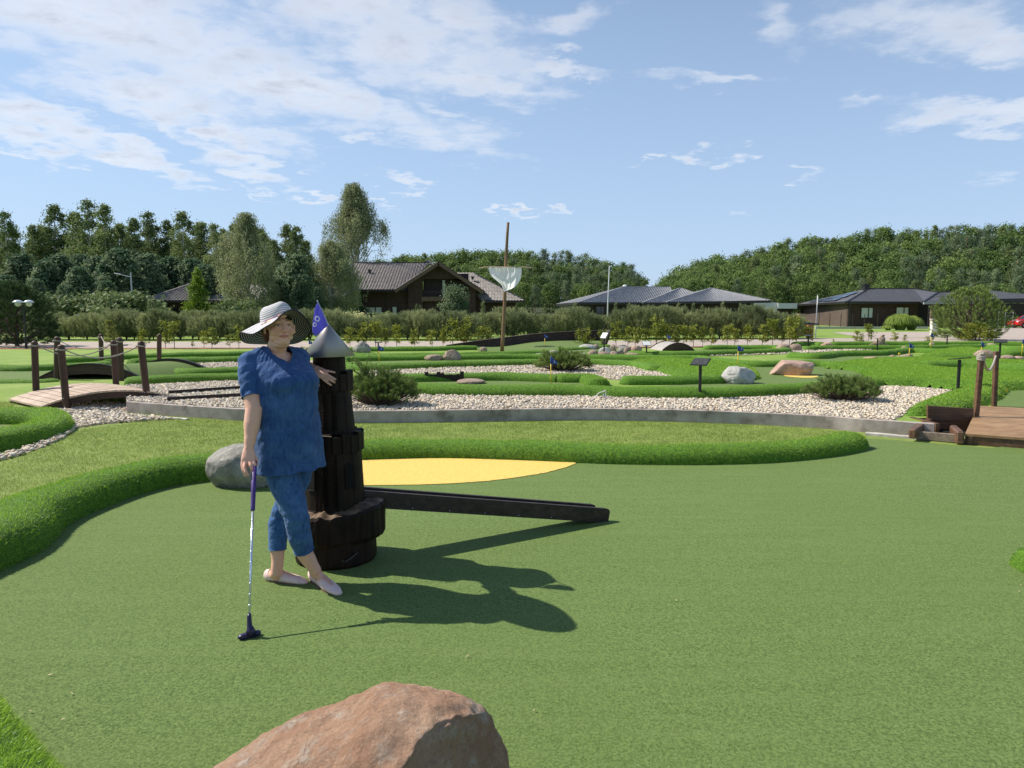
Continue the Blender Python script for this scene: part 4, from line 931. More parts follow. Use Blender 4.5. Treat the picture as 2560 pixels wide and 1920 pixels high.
M_signglare = pbr('painted_glare_face', (.62, .63, .60), (.8, .8, .78), 30, .4)  # pale colour stands for light reflected off two dark panels
panel_sign(1749, 997, 903, 0, R(28), R(-38), 'nearest black sign post standing in the gravel strip, centre right')
panel_sign(1510, 891, 838, 0, R(60), R(-65), 'black sign post before the boulder heap, tipped panel painted pale as if catching light', mat=M_signglare, w=.36)
panel_sign(1616, 891, 858, 0, R(35), R(5), 'low black sign post, panel painted bright as if sunlit, by the arched tunnel', mat=M_signglare, w=.30)
panel_sign(946, 885, 855, 0, R(4), R(10), 'sign post with a thin flat black panel between tower roof and grey boulder', w=.27)
panel_sign(2020, 876, 838, 0, R(10), R(0), 'slim black sign post beside two grey brown boulders')
panel_sign(2193, 876, 845, 0, R(0), R(90), 'slim black post left of the driftwood stump', w=.12)
panel_sign(2367, 864, 837, 0, R(0), R(90), 'black post under the left edge of the round pine', w=.12)
panel_sign(2394, 984, 895, 0, R(-8), R(28), 'thick black sign post at the gravel tip left of the rope posts', w=.34)
panel_sign(2498, 905, 852, 0, R(24), R(-30), 'black sign post with a wide slanted panel behind the rope posts', w=.34)
panel_sign(308, 905, 862, 0, R(6), R(20), 'short black sign post behind the left footbridge posts', w=.30)

# ------------------------------------------------------------------ hole flags
M_yel = pbr('yellow_pole', (.75, .50, .03), None, rough=.4); M_flag = pbr('blue_flag_cloth', (.03, .06, .26), (.05, .09, .36), 20, .7); M_white = pbr('white_paint', (.8, .8, .78), None, rough=.5)
def hole_flag(px_, yb, yt, label, fx=1, fl=None, seed=0, z0=ZT, lit=1):
    g = G(px_, yb, z0); h = Z(yt, g.y) - z0; t = thing('hole_flag', (g.x, g.y, z0), label, 'golf flag', 'yellow hole flags'); rd = random.Random(seed)
    fh = .155; m_ = MB(); m_.tube([(0, 0, 0), (0, 0, h - fh)], .010, 8); m_.build('pole', M_yel, t, smooth=True)
    m_ = MB(); m_.tube([(0, 0, h - fh), (0, 0, h)], .0105, 8); m_.sphere((0, 0, h), .013, 8, 6); m_.build('sleeve', M_flag, t, smooth=True)
    V = []; n = 8; ln = .135 * fx; sag = rd.uniform(.35, .7)
    for i in range(n + 1):
        u = i / n; x = ln * u; y = .022 * math.sin(u * 6 + seed) * u
        V += [(x, y, h - .004 - fh * sag * u), (x, y, h - fh + fh * (.12 - .28 * sag) * u), (x, y + .002, h - .004 - fh * sag * u), (x, y + .002, h - fh + fh * (.12 - .28 * sag) * u)]
    F = []
    for i in range(n): a = i * 4; F += [(a, a + 4, a + 5, a + 1), (a + 2, a + 3, a + 7, a + 6)]
    c = mobj('cloth', V, F, M_flag, t, smooth=True)
    m_ = MB(); zc = h - .03 - fh * .5 * sag - .01; m_.box((ln * .5, -.032, zc - .015), (.012, .001, .05)); m_.box((ln * .5 + .012 * fx, -.032, zc - .03), (.03, .001, .012)); m_.build('printed_figure', M_white, c)
hole_flag(948, 908, 864, 'flag just right of the tower roof, in front of a flat sign', seed=1)
hole_flag(1377, 961, 891, 'largest yellow pole flag, before the middle pine bush', seed=2)
hole_flag(1362, 874, 836, 'flag in the dark hollow below the curved plank wall', seed=3)
hole_flag(1844, 925, 863, 'flag rising behind the grey white boulder', seed=4)
hole_flag(1668, 872, 837, 'far flag behind the arched tunnel bridge', seed=5)
hole_flag(2272, 906, 857, 'flag in front of the low rock group on the right', seed=6)
hole_flag(2326, 876, 833, 'far flag under the round pine at the right', seed=7)
hole_flag(2452, 893, 855, 'flag behind the round brown boulder', seed=8)
hole_flag(2554, 893, 848, 'flag at the right edge of the picture', seed=9)
hole_flag(773, 882, 850, 'tiny far flag between the hat brim and the tower roof', seed=10)
# yellow wedge on the bottom right green, fallen leaves
m_ = MB(); m_.prism([(-.045, 0, 0), (.045, 0, 0), (.055, 0, .055), (-.055, 0, .06)], (0, .05, 0)); o = m_.build('tee_marker', M_yel); o.location = G(2513, 981, ZT + .01); prop(o, 'yellow wedge marker against the dark turf edge of the right green', 'marker')
m_ = MB(); m_.prism([(-.04, 0, 0), (.04, 0, 0), (.03, 0, .05), (-.03, 0, .06)], (0, .04, 0)); o = m_.build('tee_marker', M_yel); o.location = G(2250, 886, ZT + .12); prop(o, 'small orange yellow marker on top of the low rock group', 'marker')
# low row of black planks
def plank_row():
    a, b = G(1062, 955, ZT), G(1160, 954, ZT); t = thing('plank_row', a, 'low row of black upright boards like a castle wall on the green', 'plank row'); n = 10
    hs = (.115, .088, .088, .115, .100, .082, .085, .080, .088, .118)
    for k in range(n):
        p = a.lerp(b, (k + .5) / n) - a; w = (b - a).length / n; m_ = MB(); m_.box((p.x, p.y, hs[k] * .85 * 1.1), (w * .96, .04, hs[k] * 1.9), bev=.004); m_.build('board', M_darkwood, t)
plank_row()
# white bent pipe on the gravel
g = G(1512, 1000, ZT); m_ = MB()
pp = lambda a, b: P(a, b, g.y) - g
m_.tube(spline([pp(1482, 999), pp(1490, 990), pp(1498, 982), pp(1508, 979), pp(1513.5, 976), pp(1514.5, 985), pp(1514, 999)], 4), .008, 7); m_.tube([pp(1509, 996), pp(1508.5, 984)], .012, 7)
o = m_.build('bent_pipe', pbr('white_plastic', (.75, .74, .70), None), smooth=True); o.location = g; prop(o, 'thin white bent pipe sticking out of the gravel', 'pipe')

# ------------------------------------------------------------------ curved plank wall ("ship" hole), mast and sail
def hull():
    ctr = [(1115, 868.5, 28.9), (1190, 867, 29.3), (1258, 866, 30.3), (1326, 856, 31.6), (1394, 852, 32.4), (1450, 851.5, 32.8), (1504, 852, 33.0)]
    tops = [868 - 4, 853, 844.5, 836.5, 831, 828.5, 826.5]
    lo = [P(a, b, y) for a, b, y in ctr]; hi = [P(a, b, y + .12) for (a, _, y), b in zip(ctr, tops)]
    l2, h2 = spline(lo, 5), spline(hi, 5); t = thing('plank_wall', (l2[0].x, l2[0].y, ZT), 'long curved wall of dark weathered planks like a ship side', 'plank wall')
    V = []; F = []; rows = 6; n = len(l2)
    for i in range(n):
        for j in range(rows * 2 + 1):
            s = j / (rows * 2); p = (l2[i] - Vector((0, 0, .15))).lerp(h2[i], s); V.append(p + Vector((0, (-.012 if j % 2 else .012), 0)))
    m = rows * 2 + 1; k = len(V); V += [Vector((v.x, v.y + .07, v.z)) for v in V]
    for i in range(n - 1):
        for j in range(m - 1): q = i * m + j; F.append((q, q + m, q + m + 1, q + 1)); F.append((k + q, k + q + 1, k + q + m + 1, k + q + m))
        F.append((i * m + m - 1, (i + 1) * m + m - 1, k + (i + 1) * m + m - 1, k + i * m + m - 1))
    mobj('planking', V, F, wood('weathered_hull_wood', (.030, .017, .013), (.095, .055, .042), .7, (2, 2, 40)), t, world=True)
    m_ = MB()
    for i in range(n - 1): m_.beam(h2[i] + Vector((0, .035, .012)), h2[i + 1] + Vector((0, .035, .012)), .11, .025)
    m_.build('cap_rail', wood('grey_brown_rail', (.09, .065, .05), (.2, .15, .12), .7, (2, 20, 20)), t, world=True)
    m_ = MB(); e = h2[-1]; m_.beam(Vector((e.x + .05, e.y - .35, ZT)), Vector((e.x + .32, e.y - .2, e.z + .02)), .3, .12); m_.tube([e + Vector((0, 0, -.02)), e + Vector((.12, 0, .10)), e + Vector((.16, 0, .24))], [.05, .04, .015], 6); m_.build('stem_post', M_darkwood, t, world=True)
    # rising green in front of the wall
    fr = spline([G(1196, 880, ZT), G(1230, 880, ZT), G(1290, 879, ZT), G(1362, 880, ZT), G(1440, 881, ZT), G(1510, 878, ZT)], 8); bk_ = resample(spline(lo[1:], 6), .05)
    nf = 60; nr = 22; fr = resample(fr, .01); V = []
    hc = P(1362, 872, 30.2); 
    for i in range(nf + 1):
        a = fr[int(i / nf * (len(fr) - 1))]; b = bk_[int(i / nf * (len(bk_) - 1))]
        for j in range(nr + 1):
            s = j / nr; p = a.lerp(b, s); p.z = ZT + .01 + (b.z - ZT) * (s ** 1.3) + .10 * math.sin(math.pi * s) * .6 * math.sin(math.pi * min(1, max(0, i / nf)))
            V.append(p)
    F = [(i * (nr + 1) + j, (i + 1) * (nr + 1) + j, (i + 1) * (nr + 1) + j + 1, i * (nr + 1) + j + 1) for i in range(nf) for j in range(nr)]
    prop(mobj('rising_green', V, F, M_put, smooth=True), kind='structure')
    # crescent prism coloured dark to stand for the shade in the flag hollow
    m_ = MB(); c0 = spline([P(1307, 874, 29.2), P(1335, 868, 29.9), P(1362, 865, 30.2), P(1385, 866, 30.0), P(1408, 872.5, 29.3)], 6); nv = len(c0); V = []; F = []
    for i, p in enumerate(c0):
        s = math.sin(math.pi * i / (nv - 1)); V += [p + Vector((0, -.25 * s, -.10 * s - .02)), p + Vector((0, 0, -.14 * s)), p + Vector((0, .02, .015)), p + Vector((0, .3, .0))]
    F = [(i * 4 + j, (i + 1) * 4 + j, (i + 1) * 4 + j + 1, i * 4 + j + 1) for i in range(nv - 1) for j in range(3)]
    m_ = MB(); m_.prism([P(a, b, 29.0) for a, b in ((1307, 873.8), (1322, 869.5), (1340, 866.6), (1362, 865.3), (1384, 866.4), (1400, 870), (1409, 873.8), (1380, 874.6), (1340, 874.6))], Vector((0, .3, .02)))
    prop(m_.build('hollow_shade', pbr('painted_turf_shade', (.03, .05, .02), (.05, .08, .03), 20)), 'dark crescent painted as the shaded hollow around the flag by the plank wall', 'painted shade')
hull()
def mast():
    g = G(1255, 879, ZT); Y = g.y; top = P(1270.5, 556, Y); t = thing('mast', g, 'tall leaning wooden mast pole with a crooked yard', 'mast')
    mw = wood('mast_wood', (.16, .085, .045), (.30, .18, .105), .7, (30, 30, 1.5)); pts = [g.lerp(top, s) + Vector((.015 * math.sin(s * 6), 0, 0)) for s in [i / 10 for i in range(11)]]
    m_ = MB(); m_.tube(pts, [.075 - .022 * i / 10 for i in range(11)], 10); m_.build('pole', mw, t, smooth=True, world=True)
    yd = spline([P(1198, 671.5, Y - .1), P(1209, 669, Y - .1), P(1222, 668, Y - .1), P(1265, 668.5, Y - .1), P(1310, 668.5, Y - .1), P(1334, 670, Y - .1)], 4)
    m_ = MB(); n = len(yd); m_.tube(yd, [.018 + .014 * math.sin(math.pi * i / (n - 1)) for i in range(n)], 8); m_.build('yard', wood('bamboo_wood', (.35, .26, .15), (.50, .40, .26), .6, (30, 4, 30)), t, smooth=True, world=True)
    # sail
    Lx = [(1220, 668), (1223, 678), (1228.5, 690), (1240, 700), (1251.5, 710), (1256, 718), (1258.5, 725)]
    Rx = [(1304, 668.5), (1304, 678), (1303, 690), (1299, 702), (1292, 712), (1284, 720), (1262, 727)]
    l2, r2 = spline([P(a, b, Y - .12) for a, b in Lx], 4), spline([P(a, b, Y - .12) for a, b in Rx], 4); nu = 40; V = []; n = len(l2); rs = random.Random(3)
    for j in range(n):
        for i in range(nu + 1):
            s = i / nu; p = l2[j].lerp(r2[j], s); bell = math.sin(math.pi * s) * math.sin(math.pi * min(1, j / n * .9 + .1)); p.y -= .14 * bell + .014 * math.sin(s * 27 + j * .15) * (1 - j / n * .5) + .006 * math.sin(s * 51)
            p.z -= .06 * math.sin(math.pi * s) * (j / n); V.append(p)
    F = [(j * (nu + 1) + i, j * (nu + 1) + i + 1, (j + 1) * (nu + 1) + i + 1, (j + 1) * (nu + 1) + i) for j in range(n - 1) for i in range(nu)]
    sm, N, L = newmat('thin_white_cloth'); o_ = N.new('ShaderNodeOutputMaterial'); d = N.new('ShaderNodeBsdfDiffuse'); d.inputs[0].default_value = (.95, .95, .96, 1); tr = N.new('ShaderNodeBsdfTranslucent'); tr.inputs[0].default_value = (.97, .97, .98, 1)
    tp_ = N.new('ShaderNodeBsdfTransparent'); mx = N.new('ShaderNodeMixShader'); mx.inputs[0].default_value = .68; L.new(d.outputs[0], mx.inputs[1]); L.new(tr.outputs[0], mx.inputs[2])
    m2 = N.new('ShaderNodeMixShader'); m2.inputs[0].default_value = .0; L.new(mx.outputs[0], m2.inputs[1]); L.new(tp_.outputs[0], m2.inputs[2]); L.new(m2.outputs[0], o_.inputs[0])
    s_ = mobj('sail', [v - g for v in V], F, sm, smooth=True); s_.location = g; prop(s_, 'thin white cloth sail hanging gathered from the yard', 'sail')
mast()

# ------------------------------------------------------------------ left footbridge
def arch_path(a, b, rise, n=14):
    return [a.lerp(b, i / n) + Vector((0, 0, rise * (1 - (2 * i / n - 1) ** 2))) for i in range(n + 1)]
def rope_between(p, q, sag, r, t, name='rope'):
    n = 14; pts = [p.lerp(q, i / n) - Vector((0, 0, sag * (1 - (2 * i / n - 1) ** 2))) for i in range(n + 1)]
    m_ = MB(); m_.tube(pts, r, 7); return m_.build(name, M_rope, t, smooth=True, world=True)
def round_post(base, top, r, t, mat, knot=True, seg=14):
    d = (top - base).normalized(); m_ = MB(); m_.tube([base, top - d * r * .8, top - d * r * .35, top - d * r * .1, top], [r, r, r * .82, r * .5, r * .12], seg); o = m_.build('post', mat, t, smooth=False, world=True)
    if knot:
        m_ = MB(); c = top - d * r * 1.6
        for k in range(2): 
            pts = [c + Vector((math.cos(a) * r * 1.18, math.sin(a) * r * 1.18, .012 * k + .006 * math.sin(a * 2))) for a in [2 * math.pi * i / 12 for i in range(13)]]; m_.tube(pts, .007, 5)
        m_.sphere(c + Vector((-r * 1.25, -r * .2, 0)), .022, 7, 5); m_.build('rope_knot', M_rope, o, smooth=True, world=True)
    return o
def footbridge():
    n1, n2 = G(99, 1021, .03), G(421, 987, .20); f1, f2 = G(24, 1003, .03), G(330, 968, .20)
    n1.z = .0; n2.z = .14; f1.z = .0; f2.z = .14
    t = thing('footbridge', ((n1 + f1) / 2), 'small arched wooden footbridge with pale planks and six rope posts on the left', 'footbridge')
    rise = .17; N_ = arch_path(n1, n2, rise, 40); Fp = arch_path(f1, f2, rise, 40)
    k = 15
    dk = MB()
    for i in range(k):
        a, b = (i + .06) / k * 40, (i + .94) / k * 40
        def at(pth, s): j = min(39, int(s)); return pth[j].lerp(pth[j + 1], s - j)
        q = [at(N_, a), at(N_, b), at(Fp, b), at(Fp, a)]; q = [v + Vector((0, 0, .035)) for v in q]; ex = (q[0] - q[3]).normalized() * .04
        q[0] = q[0] + ex; q[1] = q[1] + ex; q[2] = q[2] - ex; q[3] = q[3] - ex
        dk.prism(q, (0, 0, .030))
    dk.build('deck', M_deck, t, world=True)
    for pth, sgn in ((N_, 1), (Fp, -1)):
        V = []; F = []; off = (f1 - n1).normalized() * (.0 if sgn > 0 else -.05); th = (f1 - n1).normalized() * .05
        for i, p in enumerate(pth):
            s = i / 40; zt = .034; zb = -.10 + (.02 if 0 < i < 40 else .03)
            for (o, z) in ((off, zt), (off, zb), (off + th, zb), (off + th, zt)): V.append(p + o + Vector((0, 0, z)))
        for i in range(40):
            for j in range(4): F.append((i * 4 + j, i * 4 + (j + 1) % 4, (i + 1) * 4 + (j + 1) % 4, (i + 1) * 4 + j))
        F += [(0, 1, 2, 3), (160, 163, 162, 161)]; m_ = MB(); m_.add(V, F); m_.build('stringer', M_woodx, t, world=True)
    yn = lambda sx: n1.y + (n2.y - n1.y) * ((X(sx, n1.y) - n1.x) / (n2.x - n1.x))
    def np_(sx0, sy0, sx1, sy1, dy): y = yn(sx0) + dy; return P(sx0, sy0, y), P(sx1, sy1, y)
    ps = [np_(167, 1022, 152, 861, -.07), np_(369, 1006, 352, 852, -.07)]
    yf = lambda sx: f1.y + (f2.y - f1.y) * ((X(sx, f1.y) - f1.x) / (f2.x - f1.x))
    def fp_(sx0, sy0, sx1, sy1): y = yf(sx0) - .06; return P(sx0, sy0 + 14, y), P(sx1, sy1, y)
    ps += [fp_(91, 980, 86, 852), fp_(291, 960, 283, 850)]
    pr = [round_post(a, b, .058, t, M_woodbrown) for a, b in ps]
    for i in (0, 1):
        a, b = ps[i]
        for z in (.05, .17): m_ = MB(); m_.sphere(a.lerp(b, z) + Vector((0, -.056, 0)), .010, 6, 4); m_.build('bolt', M_steel, pr[i], world=True)
    rope_between(ps[0][1] - Vector((0, 0, .06)), ps[1][1] - Vector((0, 0, .06)), .20, .011, t)
    rope_between(ps[2][1] - Vector((0, 0, .06)), ps[3][1] - Vector((0, 0, .06)), .23, .011, t)
footbridge()
def humpbridge():
    a, b = G(101, 948, ZT), G(350, 947, ZT); crown = .30
    c, d = P(212, 925, 17.9), P(456, 937, 17.2); c = Vector((a.x + 1.0, a.y + 2.0, ZT)); d = Vector((b.x + .95, b.y + 1.55, ZT))
    t = thing('hump_bridge', ((a + b) / 2), 'turf covered arched wooden hump behind the left footbridge', 'hump bridge')
    n = 24; N_ = arch_path(a, b, crown, n); Fp = arch_path(c, d, crown, n)
    V = []; 
    for p, q in zip(N_, Fp): V += [p + Vector((0, 0, -.015)), q + Vector((0, 0, -.015))]
    mobj('turf_deck', V, [(2 * i, 2 * i + 2, 2 * i + 3, 2 * i + 1) for i in range(n)], M_put, t, smooth=True, world=True)
    for pth in (N_, Fp):
        m_ = MB(); V = []; F = []
        for i, p in enumerate(pth):
            zb = max(-.05, (p.z - ZT) * .55 - .05)
            for (o, z) in ((-.03, p.z + .025), (-.03, ZT + zb), (.03, ZT + zb), (.03, p.z + .025)): V.append(Vector((p.x, p.y + o, z)))
        for i in range(n):
            for j in range(4): F.append((i * 4 + j, i * 4 + (j + 1) % 4, (i + 1) * 4 + (j + 1) % 4, (i + 1) * 4 + j))
        F += [(0, 1, 2, 3), (4 * n, 4 * n + 3, 4 * n + 2, 4 * n + 1)]; m_.add(V, F); m_.build('side_beam', M_woodx, t, world=True)
        m_ = MB()
        for i in range(n): m_.beam(pth[i] + Vector((0, 0, .04)), pth[i + 1] + Vector((0, 0, .04)), .09, .03)
        m_.build('edge_rail', M_darkwood, t, world=True)
    pr = []
    for (x0, y0, x1, y1) in ((142, 949, 143, 841), (303, 952, 299, 843), (254, 914, 252, 834.5), (398, 914, 398, 835)):
        g = G(x0, y0, ZT); tp_ = P(x1, y1, g.y); r = .062; p = thing('rope_post', g, {142: 'dark round post between the two front posts of the footbridge', 303: 'dark round post right beside the rear right footbridge post', 254: 'far round post behind the hump, left one', 398: 'far lone round post left of the woman'}[x0], 'post', 'posts around the hump bridge')
        round_post(g, tp_, r, p, M_woodbrown, knot=(x0 != 398)); pr.append((g, tp_))
    for (i, j, sg, lb) in ((0, 1, .20, 'grey rope sagging between the two nearer hump posts'), (2, 1, .50, 'grey rope falling steeply from the far hump post')):
        p, q = pr[i][1] - Vector((0, 0, .07)), pr[j][1] - Vector((0, 0, .07)); n = 14
        if i == 2: q = pr[j][1] - Vector((0, 0, .42)); sg = .10
        m_ = MB(); m_.tube([p.lerp(q, k / n) - Vector((0, 0, sg * (1 - (2 * k / n - 1) ** 2))) - p for k in range(n + 1)], .010, 7); o = m_.build('rope', M_rope, smooth=True); o.location = p; prop(o, lb, 'rope')
humpbridge()
def tunnel():
    g = G(1680, 876, ZT); t = thing('arched_tunnel', g, 'small double arch with pale curved deck and dark sides behind the turf loop', 'arched bridge')
    a, b = G(1655, 877, ZT), G(1737, 877, ZT); c, d = G(1624, 872, ZT), G(1712, 872, ZT); n = 20; up = .30
    A_, B_ = arch_path(a, b, up, n), arch_path(c, d, up + .02, n); V = []
    for p, q in zip(A_, B_): V += [p, q]
    mobj('deck', V, [(2 * i, 2 * i + 2, 2 * i + 3, 2 * i + 1) for i in range(n)], pbr('grey_deck', (.30, .28, .26), (.42, .39, .36), 9), t, smooth=True, world=True)
    for pth in (A_, B_):
        m_ = MB(); m_.prism([v + Vector((0, -.03, .03)) for v in pth] , (0, .06, 0)); m_.build('side_panel', M_woodx, t, world=True)
tunnel()

# ------------------------------------------------------------------ right bridge and the open plank box
def rightbridge():
    fl = Vector((*G(2411, 1111, 0).xy, .135)); fr = G(2600, 1126, 0); fr.z = .135; bl = G(2450, 1014, .20); bl.z = .20
    px_ = (fr - fl); px_.z = 0; px_ = px_.normalized(); br = bl + px_ * 3.0; fr2 = fl + px_ * 3.0
    t = thing('plank_bridge', fl, 'low brown plank bridge entering from the right edge with two rope posts', 'footbridge')
    n = 9; mb = MB()
    for i in range(n):
        s0, s1 = (i + .02) / n, (i + .98) / n; z = lambda s: .03 * math.sin(math.pi * s)
        q = [fl.lerp(bl, s0) + Vector((0, 0, z(s0))), fr2.lerp(br, s0) + Vector((0, 0, z(s0))), fr2.lerp(br, s1) + Vector((0, 0, z(s1))), fl.lerp(bl, s1) + Vector((0, 0, z(s1)))]
        mb.prism(q, (0, 0, -.03))
    mb.build('deck', M_deckr, t, world=True)
    back = (bl - fl); back.z = 0; back = back.normalized()
    mb = MB(); mb.prism([fl + back * .02 + Vector((0, 0, -.032)), fr2 + back * .02 + Vector((0, 0, -.032)), fr2 + back * .02 + Vector((0, 0, -.15)), fl + back * .02 + Vector((0, 0, -.15))], back * .04); mb.build('riser_board', M_boardr, t, world=True)
    mb = MB(); mb.prism([fl + px_ * .03 + Vector((0, 0, -.034)), bl + px_ * .03 + Vector((0, 0, -.034)), bl + px_ * .03 + Vector((0, 0, -.21)), fl + px_ * .03 + Vector((0, 0, -.15))], px_ * .05); mb.build('stringer', M_boardr, t, world=True)
    y1 = G(2439, 1046, .17).y; p1, q1 = P(2439, 1048, y1), P(2453, 893, y1); y2 = G(2485, 1014, .19).y; p2, q2 = P(2485, 1018, y2), P(2491, 878, y2)
    for p, q in ((p1, q1), (p2, q2)):
        m_ = MB(); m_.beam(p, q, .062, .062, up=Vector((0, 1, 0)), bev=.006); m_.build('post', M_boardr, t, world=True)
    rp = MB(); 
    for k in range(3): rp.tube([q1 + Vector((math.cos(a) * .045, math.sin(a) * .045, -.03 + .022 * k + .008 * math.sin(a))) for a in [2 * math.pi * i / 12 for i in range(13)]], .013, 7)
    for k in range(6): rp.sphere(q1 + Vector((random.Random(k).uniform(-.03, .03), random.Random(k + 9).uniform(-.03, .03), .015 + .006 * k)), .022, 8, 6)
    q2b = q2 - Vector((0, 0, .06)); q1b = q1 + Vector((.03, 0, -.02)); n = 14
    rp.tube([q1b.lerp(q2b, k / n) - Vector((0, 0, .20 * (1 - (2 * k / n - 1) ** 2))) for k in range(n + 1)], .016, 8); rp.build('rope', M_rope, t, smooth=True, world=True)
rightbridge()
def plankbox():
    g = G(2345, 1090, 0); t = thing('plank_box', g, 'open wooden plank box set into the wall left of the plank bridge', 'wooden box')
    y = G(2400, 1064, .06).y
    def bd(pts, th, nm='board', mt=M_boardr):
        m_ = MB(); m_.prism([Vector(p) for p in pts], th); return m_.build(nm, mt, t, world=True)
    yb = 9.70; 
    bd([P(2320, 1014, yb), P(2434, 1022, yb), P(2434, 1056, yb), P(2320, 1050, yb)], (0, .04, 0))
    bd([P(2322, 1051.5, yb), P(2425, 1057.5, yb), P(2415, 1076, yb), P(2322, 1072, yb)], (0, .04, 0))
    a, b = G(2280, 1085, .10), G(2330, 1052, .12); m_ = MB(); a.z = .10; b.z = .12; m_.beam(a, b, .08, .12, bev=.012); m_.build('side_beam', M_boardr, t, world=True)
    a, b = G(2290, 1089, .05), G(2402, 1098, .05); a.z = b.z = .055; m_ = MB(); m_.beam(a, b, .04, .11, bev=.008); m_.build('front_board', wood('pale_brown_board', (.17, .12, .09), (.32, .25, .19), .7, (2.5, 24, 24)), t, world=True)
    a = G(2400, 1112, .0); b = a + Vector((.22, .5, 0)); a.z = b.z = .085; m_ = MB(); m_.beam(a, b, .09, .17, bev=.02); m_.build('end_post', M_boardr, t, world=True)
    w0 = wl2[-1]; m_ = MB(); m_.box((w0.x + .03, (w0.y + 9.78) / 2, .09), (.05, 9.82 - w0.y, .19)); m_.build('board', M_boardr, t, world=True)
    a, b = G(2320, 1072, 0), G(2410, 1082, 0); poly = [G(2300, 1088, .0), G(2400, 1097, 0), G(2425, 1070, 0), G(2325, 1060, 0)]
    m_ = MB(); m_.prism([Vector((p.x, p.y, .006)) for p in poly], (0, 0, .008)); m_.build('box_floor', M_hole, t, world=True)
plankbox()
# driftwood stump
g = G(2200, 866, ZT); m_ = MB(); w = lambda a, b: P(a, b, g.y) - g
m_.tube(spline([w(2192, 863), w(2200, 856), w(2206, 848), w(2205, 842), w(2211, 838)], 4), [.22, .2, .19, .18, .17, .16, .15, .14, .13, .12, .10, .09, .08, .07, .06, .05, .03], 8); m_.tube([w(2170, 864), w(2185, 860), w(2200, 858), w(2222, 864)], [.03, .09, .12, .04], 7)
o = m_.build('driftwood', pbr('grey_brown_stump', (.12, .08, .06), (.35, .27, .2), 9, .9, .8, 30), smooth=True); o.location = g; prop(o, 'twisted grey brown driftwood stump on the far turf', 'driftwood')
# tiny dry leaves and bits lying on the turf
def litter():
    m = pbr('dry_leaf', (.42, .34, .16), (.60, .52, .30), 40); 
    for k, (sx, sy) in enumerate(((180, 1733), (126, 1686), (76, 1777), (158, 1797), (1335, 1775), (1012, 1288), (1260, 1325), (1236, 1362), (1168, 1640), (2552, 1462), (2548, 1478), (1690, 1500), (1225, 1085), (2330, 1115), (1430, 1160))):
        g = G(sx, sy, .013); rd = random.Random(k); a = rd.uniform(0, 3.1); l = rd.uniform(.005, .012); w = rd.uniform(.002, .004); d = Vector((math.cos(a), math.sin(a), .15)); s = Vector((-d.y, d.x, .2)); m_ = MB()
        m_.prism([-d * l, -d * l * .3 + s * w, d * l * .5 + s * w * .8, d * l, d * l * .3 - s * w, -d * l * .5 - s * w], (0, 0, .0012)); o = m_.build('dry_leaf', m); o.location = g; prop(o, 'tiny dry leaf bit lying on the green turf', 'leaf', 'dry leaf bits on the turf')
litter()
# ------------------------------------------------------------------ foliage materials
F_birch = foliage('birch_leaves', (.11, .155, .05), (.25, .315, .12), trans=.42, objvar=.2, patch=(.17, .22, .08), pscale=.35)
F_weep = foliage('weeping_birch_leaves', (.14, .17, .075), (.38, .41, .21), trans=.45, objvar=.08, spec=.4)
F_pine = foliage('pine_needles', (.12, .17, .08), (.29, .36, .19), trans=.4, objvar=.15, patch=(.09, .16, .08), pscale=.5)
F_broad = foliage('broad_leaves', (.095, .155, .04), (.20, .29, .08), trans=.4, objvar=.22)
F_yelgreen = foliage('yellow_green_leaves', (.10, .19, .015), (.26, .36, .04), trans=.35, objvar=.1)
F_juniper = foliage('juniper_needles', (.10, .14, .05), (.34, .38, .18), trans=.38, objvar=.3)
F_mugo = foliage('mugo_needles', (.06, .11, .025), (.26, .34, .09), trans=.18, objvar=.12)
F_sap = foliage('hornbeam_leaves', (.10, .15, .018), (.36, .38, .055), trans=.35, objvar=.15)
F_bush = foliage('garden_bush_leaves', (.08, .13, .035), (.26, .32, .14), trans=.3, objvar=.2)
F_ornam = foliage('ornamental_grass_blades', (.14, .22, .035), (.34, .44, .10), trans=.35, objvar=.05)
M_bark = pbr('grey_brown_bark', (.07, .05, .035), (.16, .12, .09), 6, .9, .6, 20)
M_birchbark = pbr('birch_bark', (.45, .43, .40), (.62, .60, .56), 5, .8, .4, 20, c3=(.06, .05, .045), scale3=9, stretch=(1, 1, 4))
M_pinebark = pbr('orange_pine_bark', (.18, .09, .05), (.34, .17, .09), 5, .9, .6, 20)

def clump_crown(rs, centres, n_leaf, sig, size, upbias=.35, out=None, cz=0):
    """leaf cards in gaussian clumps"""
    n = len(centres); c = np.repeat(centres, n_leaf, 0); sg = np.repeat(np.atleast_1d(sig) * np.ones(n), n_leaf)[:, None]
    p = c + rs.normal(size=c.shape) * sg * np.array([1, 1, .75]); nr = unit(p - c + 1e-4); nr[:, 2] += upbias
    tone = np.repeat(rs.rand(n), n_leaf) * .55 + rs.rand(len(p)) * .45
    V, F = cards(p, size, rs, unit(nr), .75, .5); return V, F, tone
def limbs(centres, h0, rs, n=14, r=.07, trunk_xy=None):
    m_ = MB(); k = rs.choice(len(centres), min(n, len(centres)), replace=False)
    for c in centres[k]:
        z0 = max(h0, c[2] - abs(rs.normal(.9, .4)) * (.3 + np.hypot(c[0], c[1]) * .5)); a = Vector((0, 0, z0)) ; b = Vector(c); m_.tube([a, a.lerp(b, .5) + Vector((0, 0, .12)), b], [r, r * .6, r * .2], 5)
    return m_
def trunk_mb(h, r, rs, bend=.15, seg=8):
    m_ = MB(); ph = rs.rand() * 6; m_.tube([Vector((bend * math.sin(ph + z * 2.2) * z, bend * math.cos(ph + z * 1.7) * z, h * z)) for z in [i / 8 for i in range(9)]], [r * (1.15 - .98 * i / 8) for i in range(9)], seg); return m_
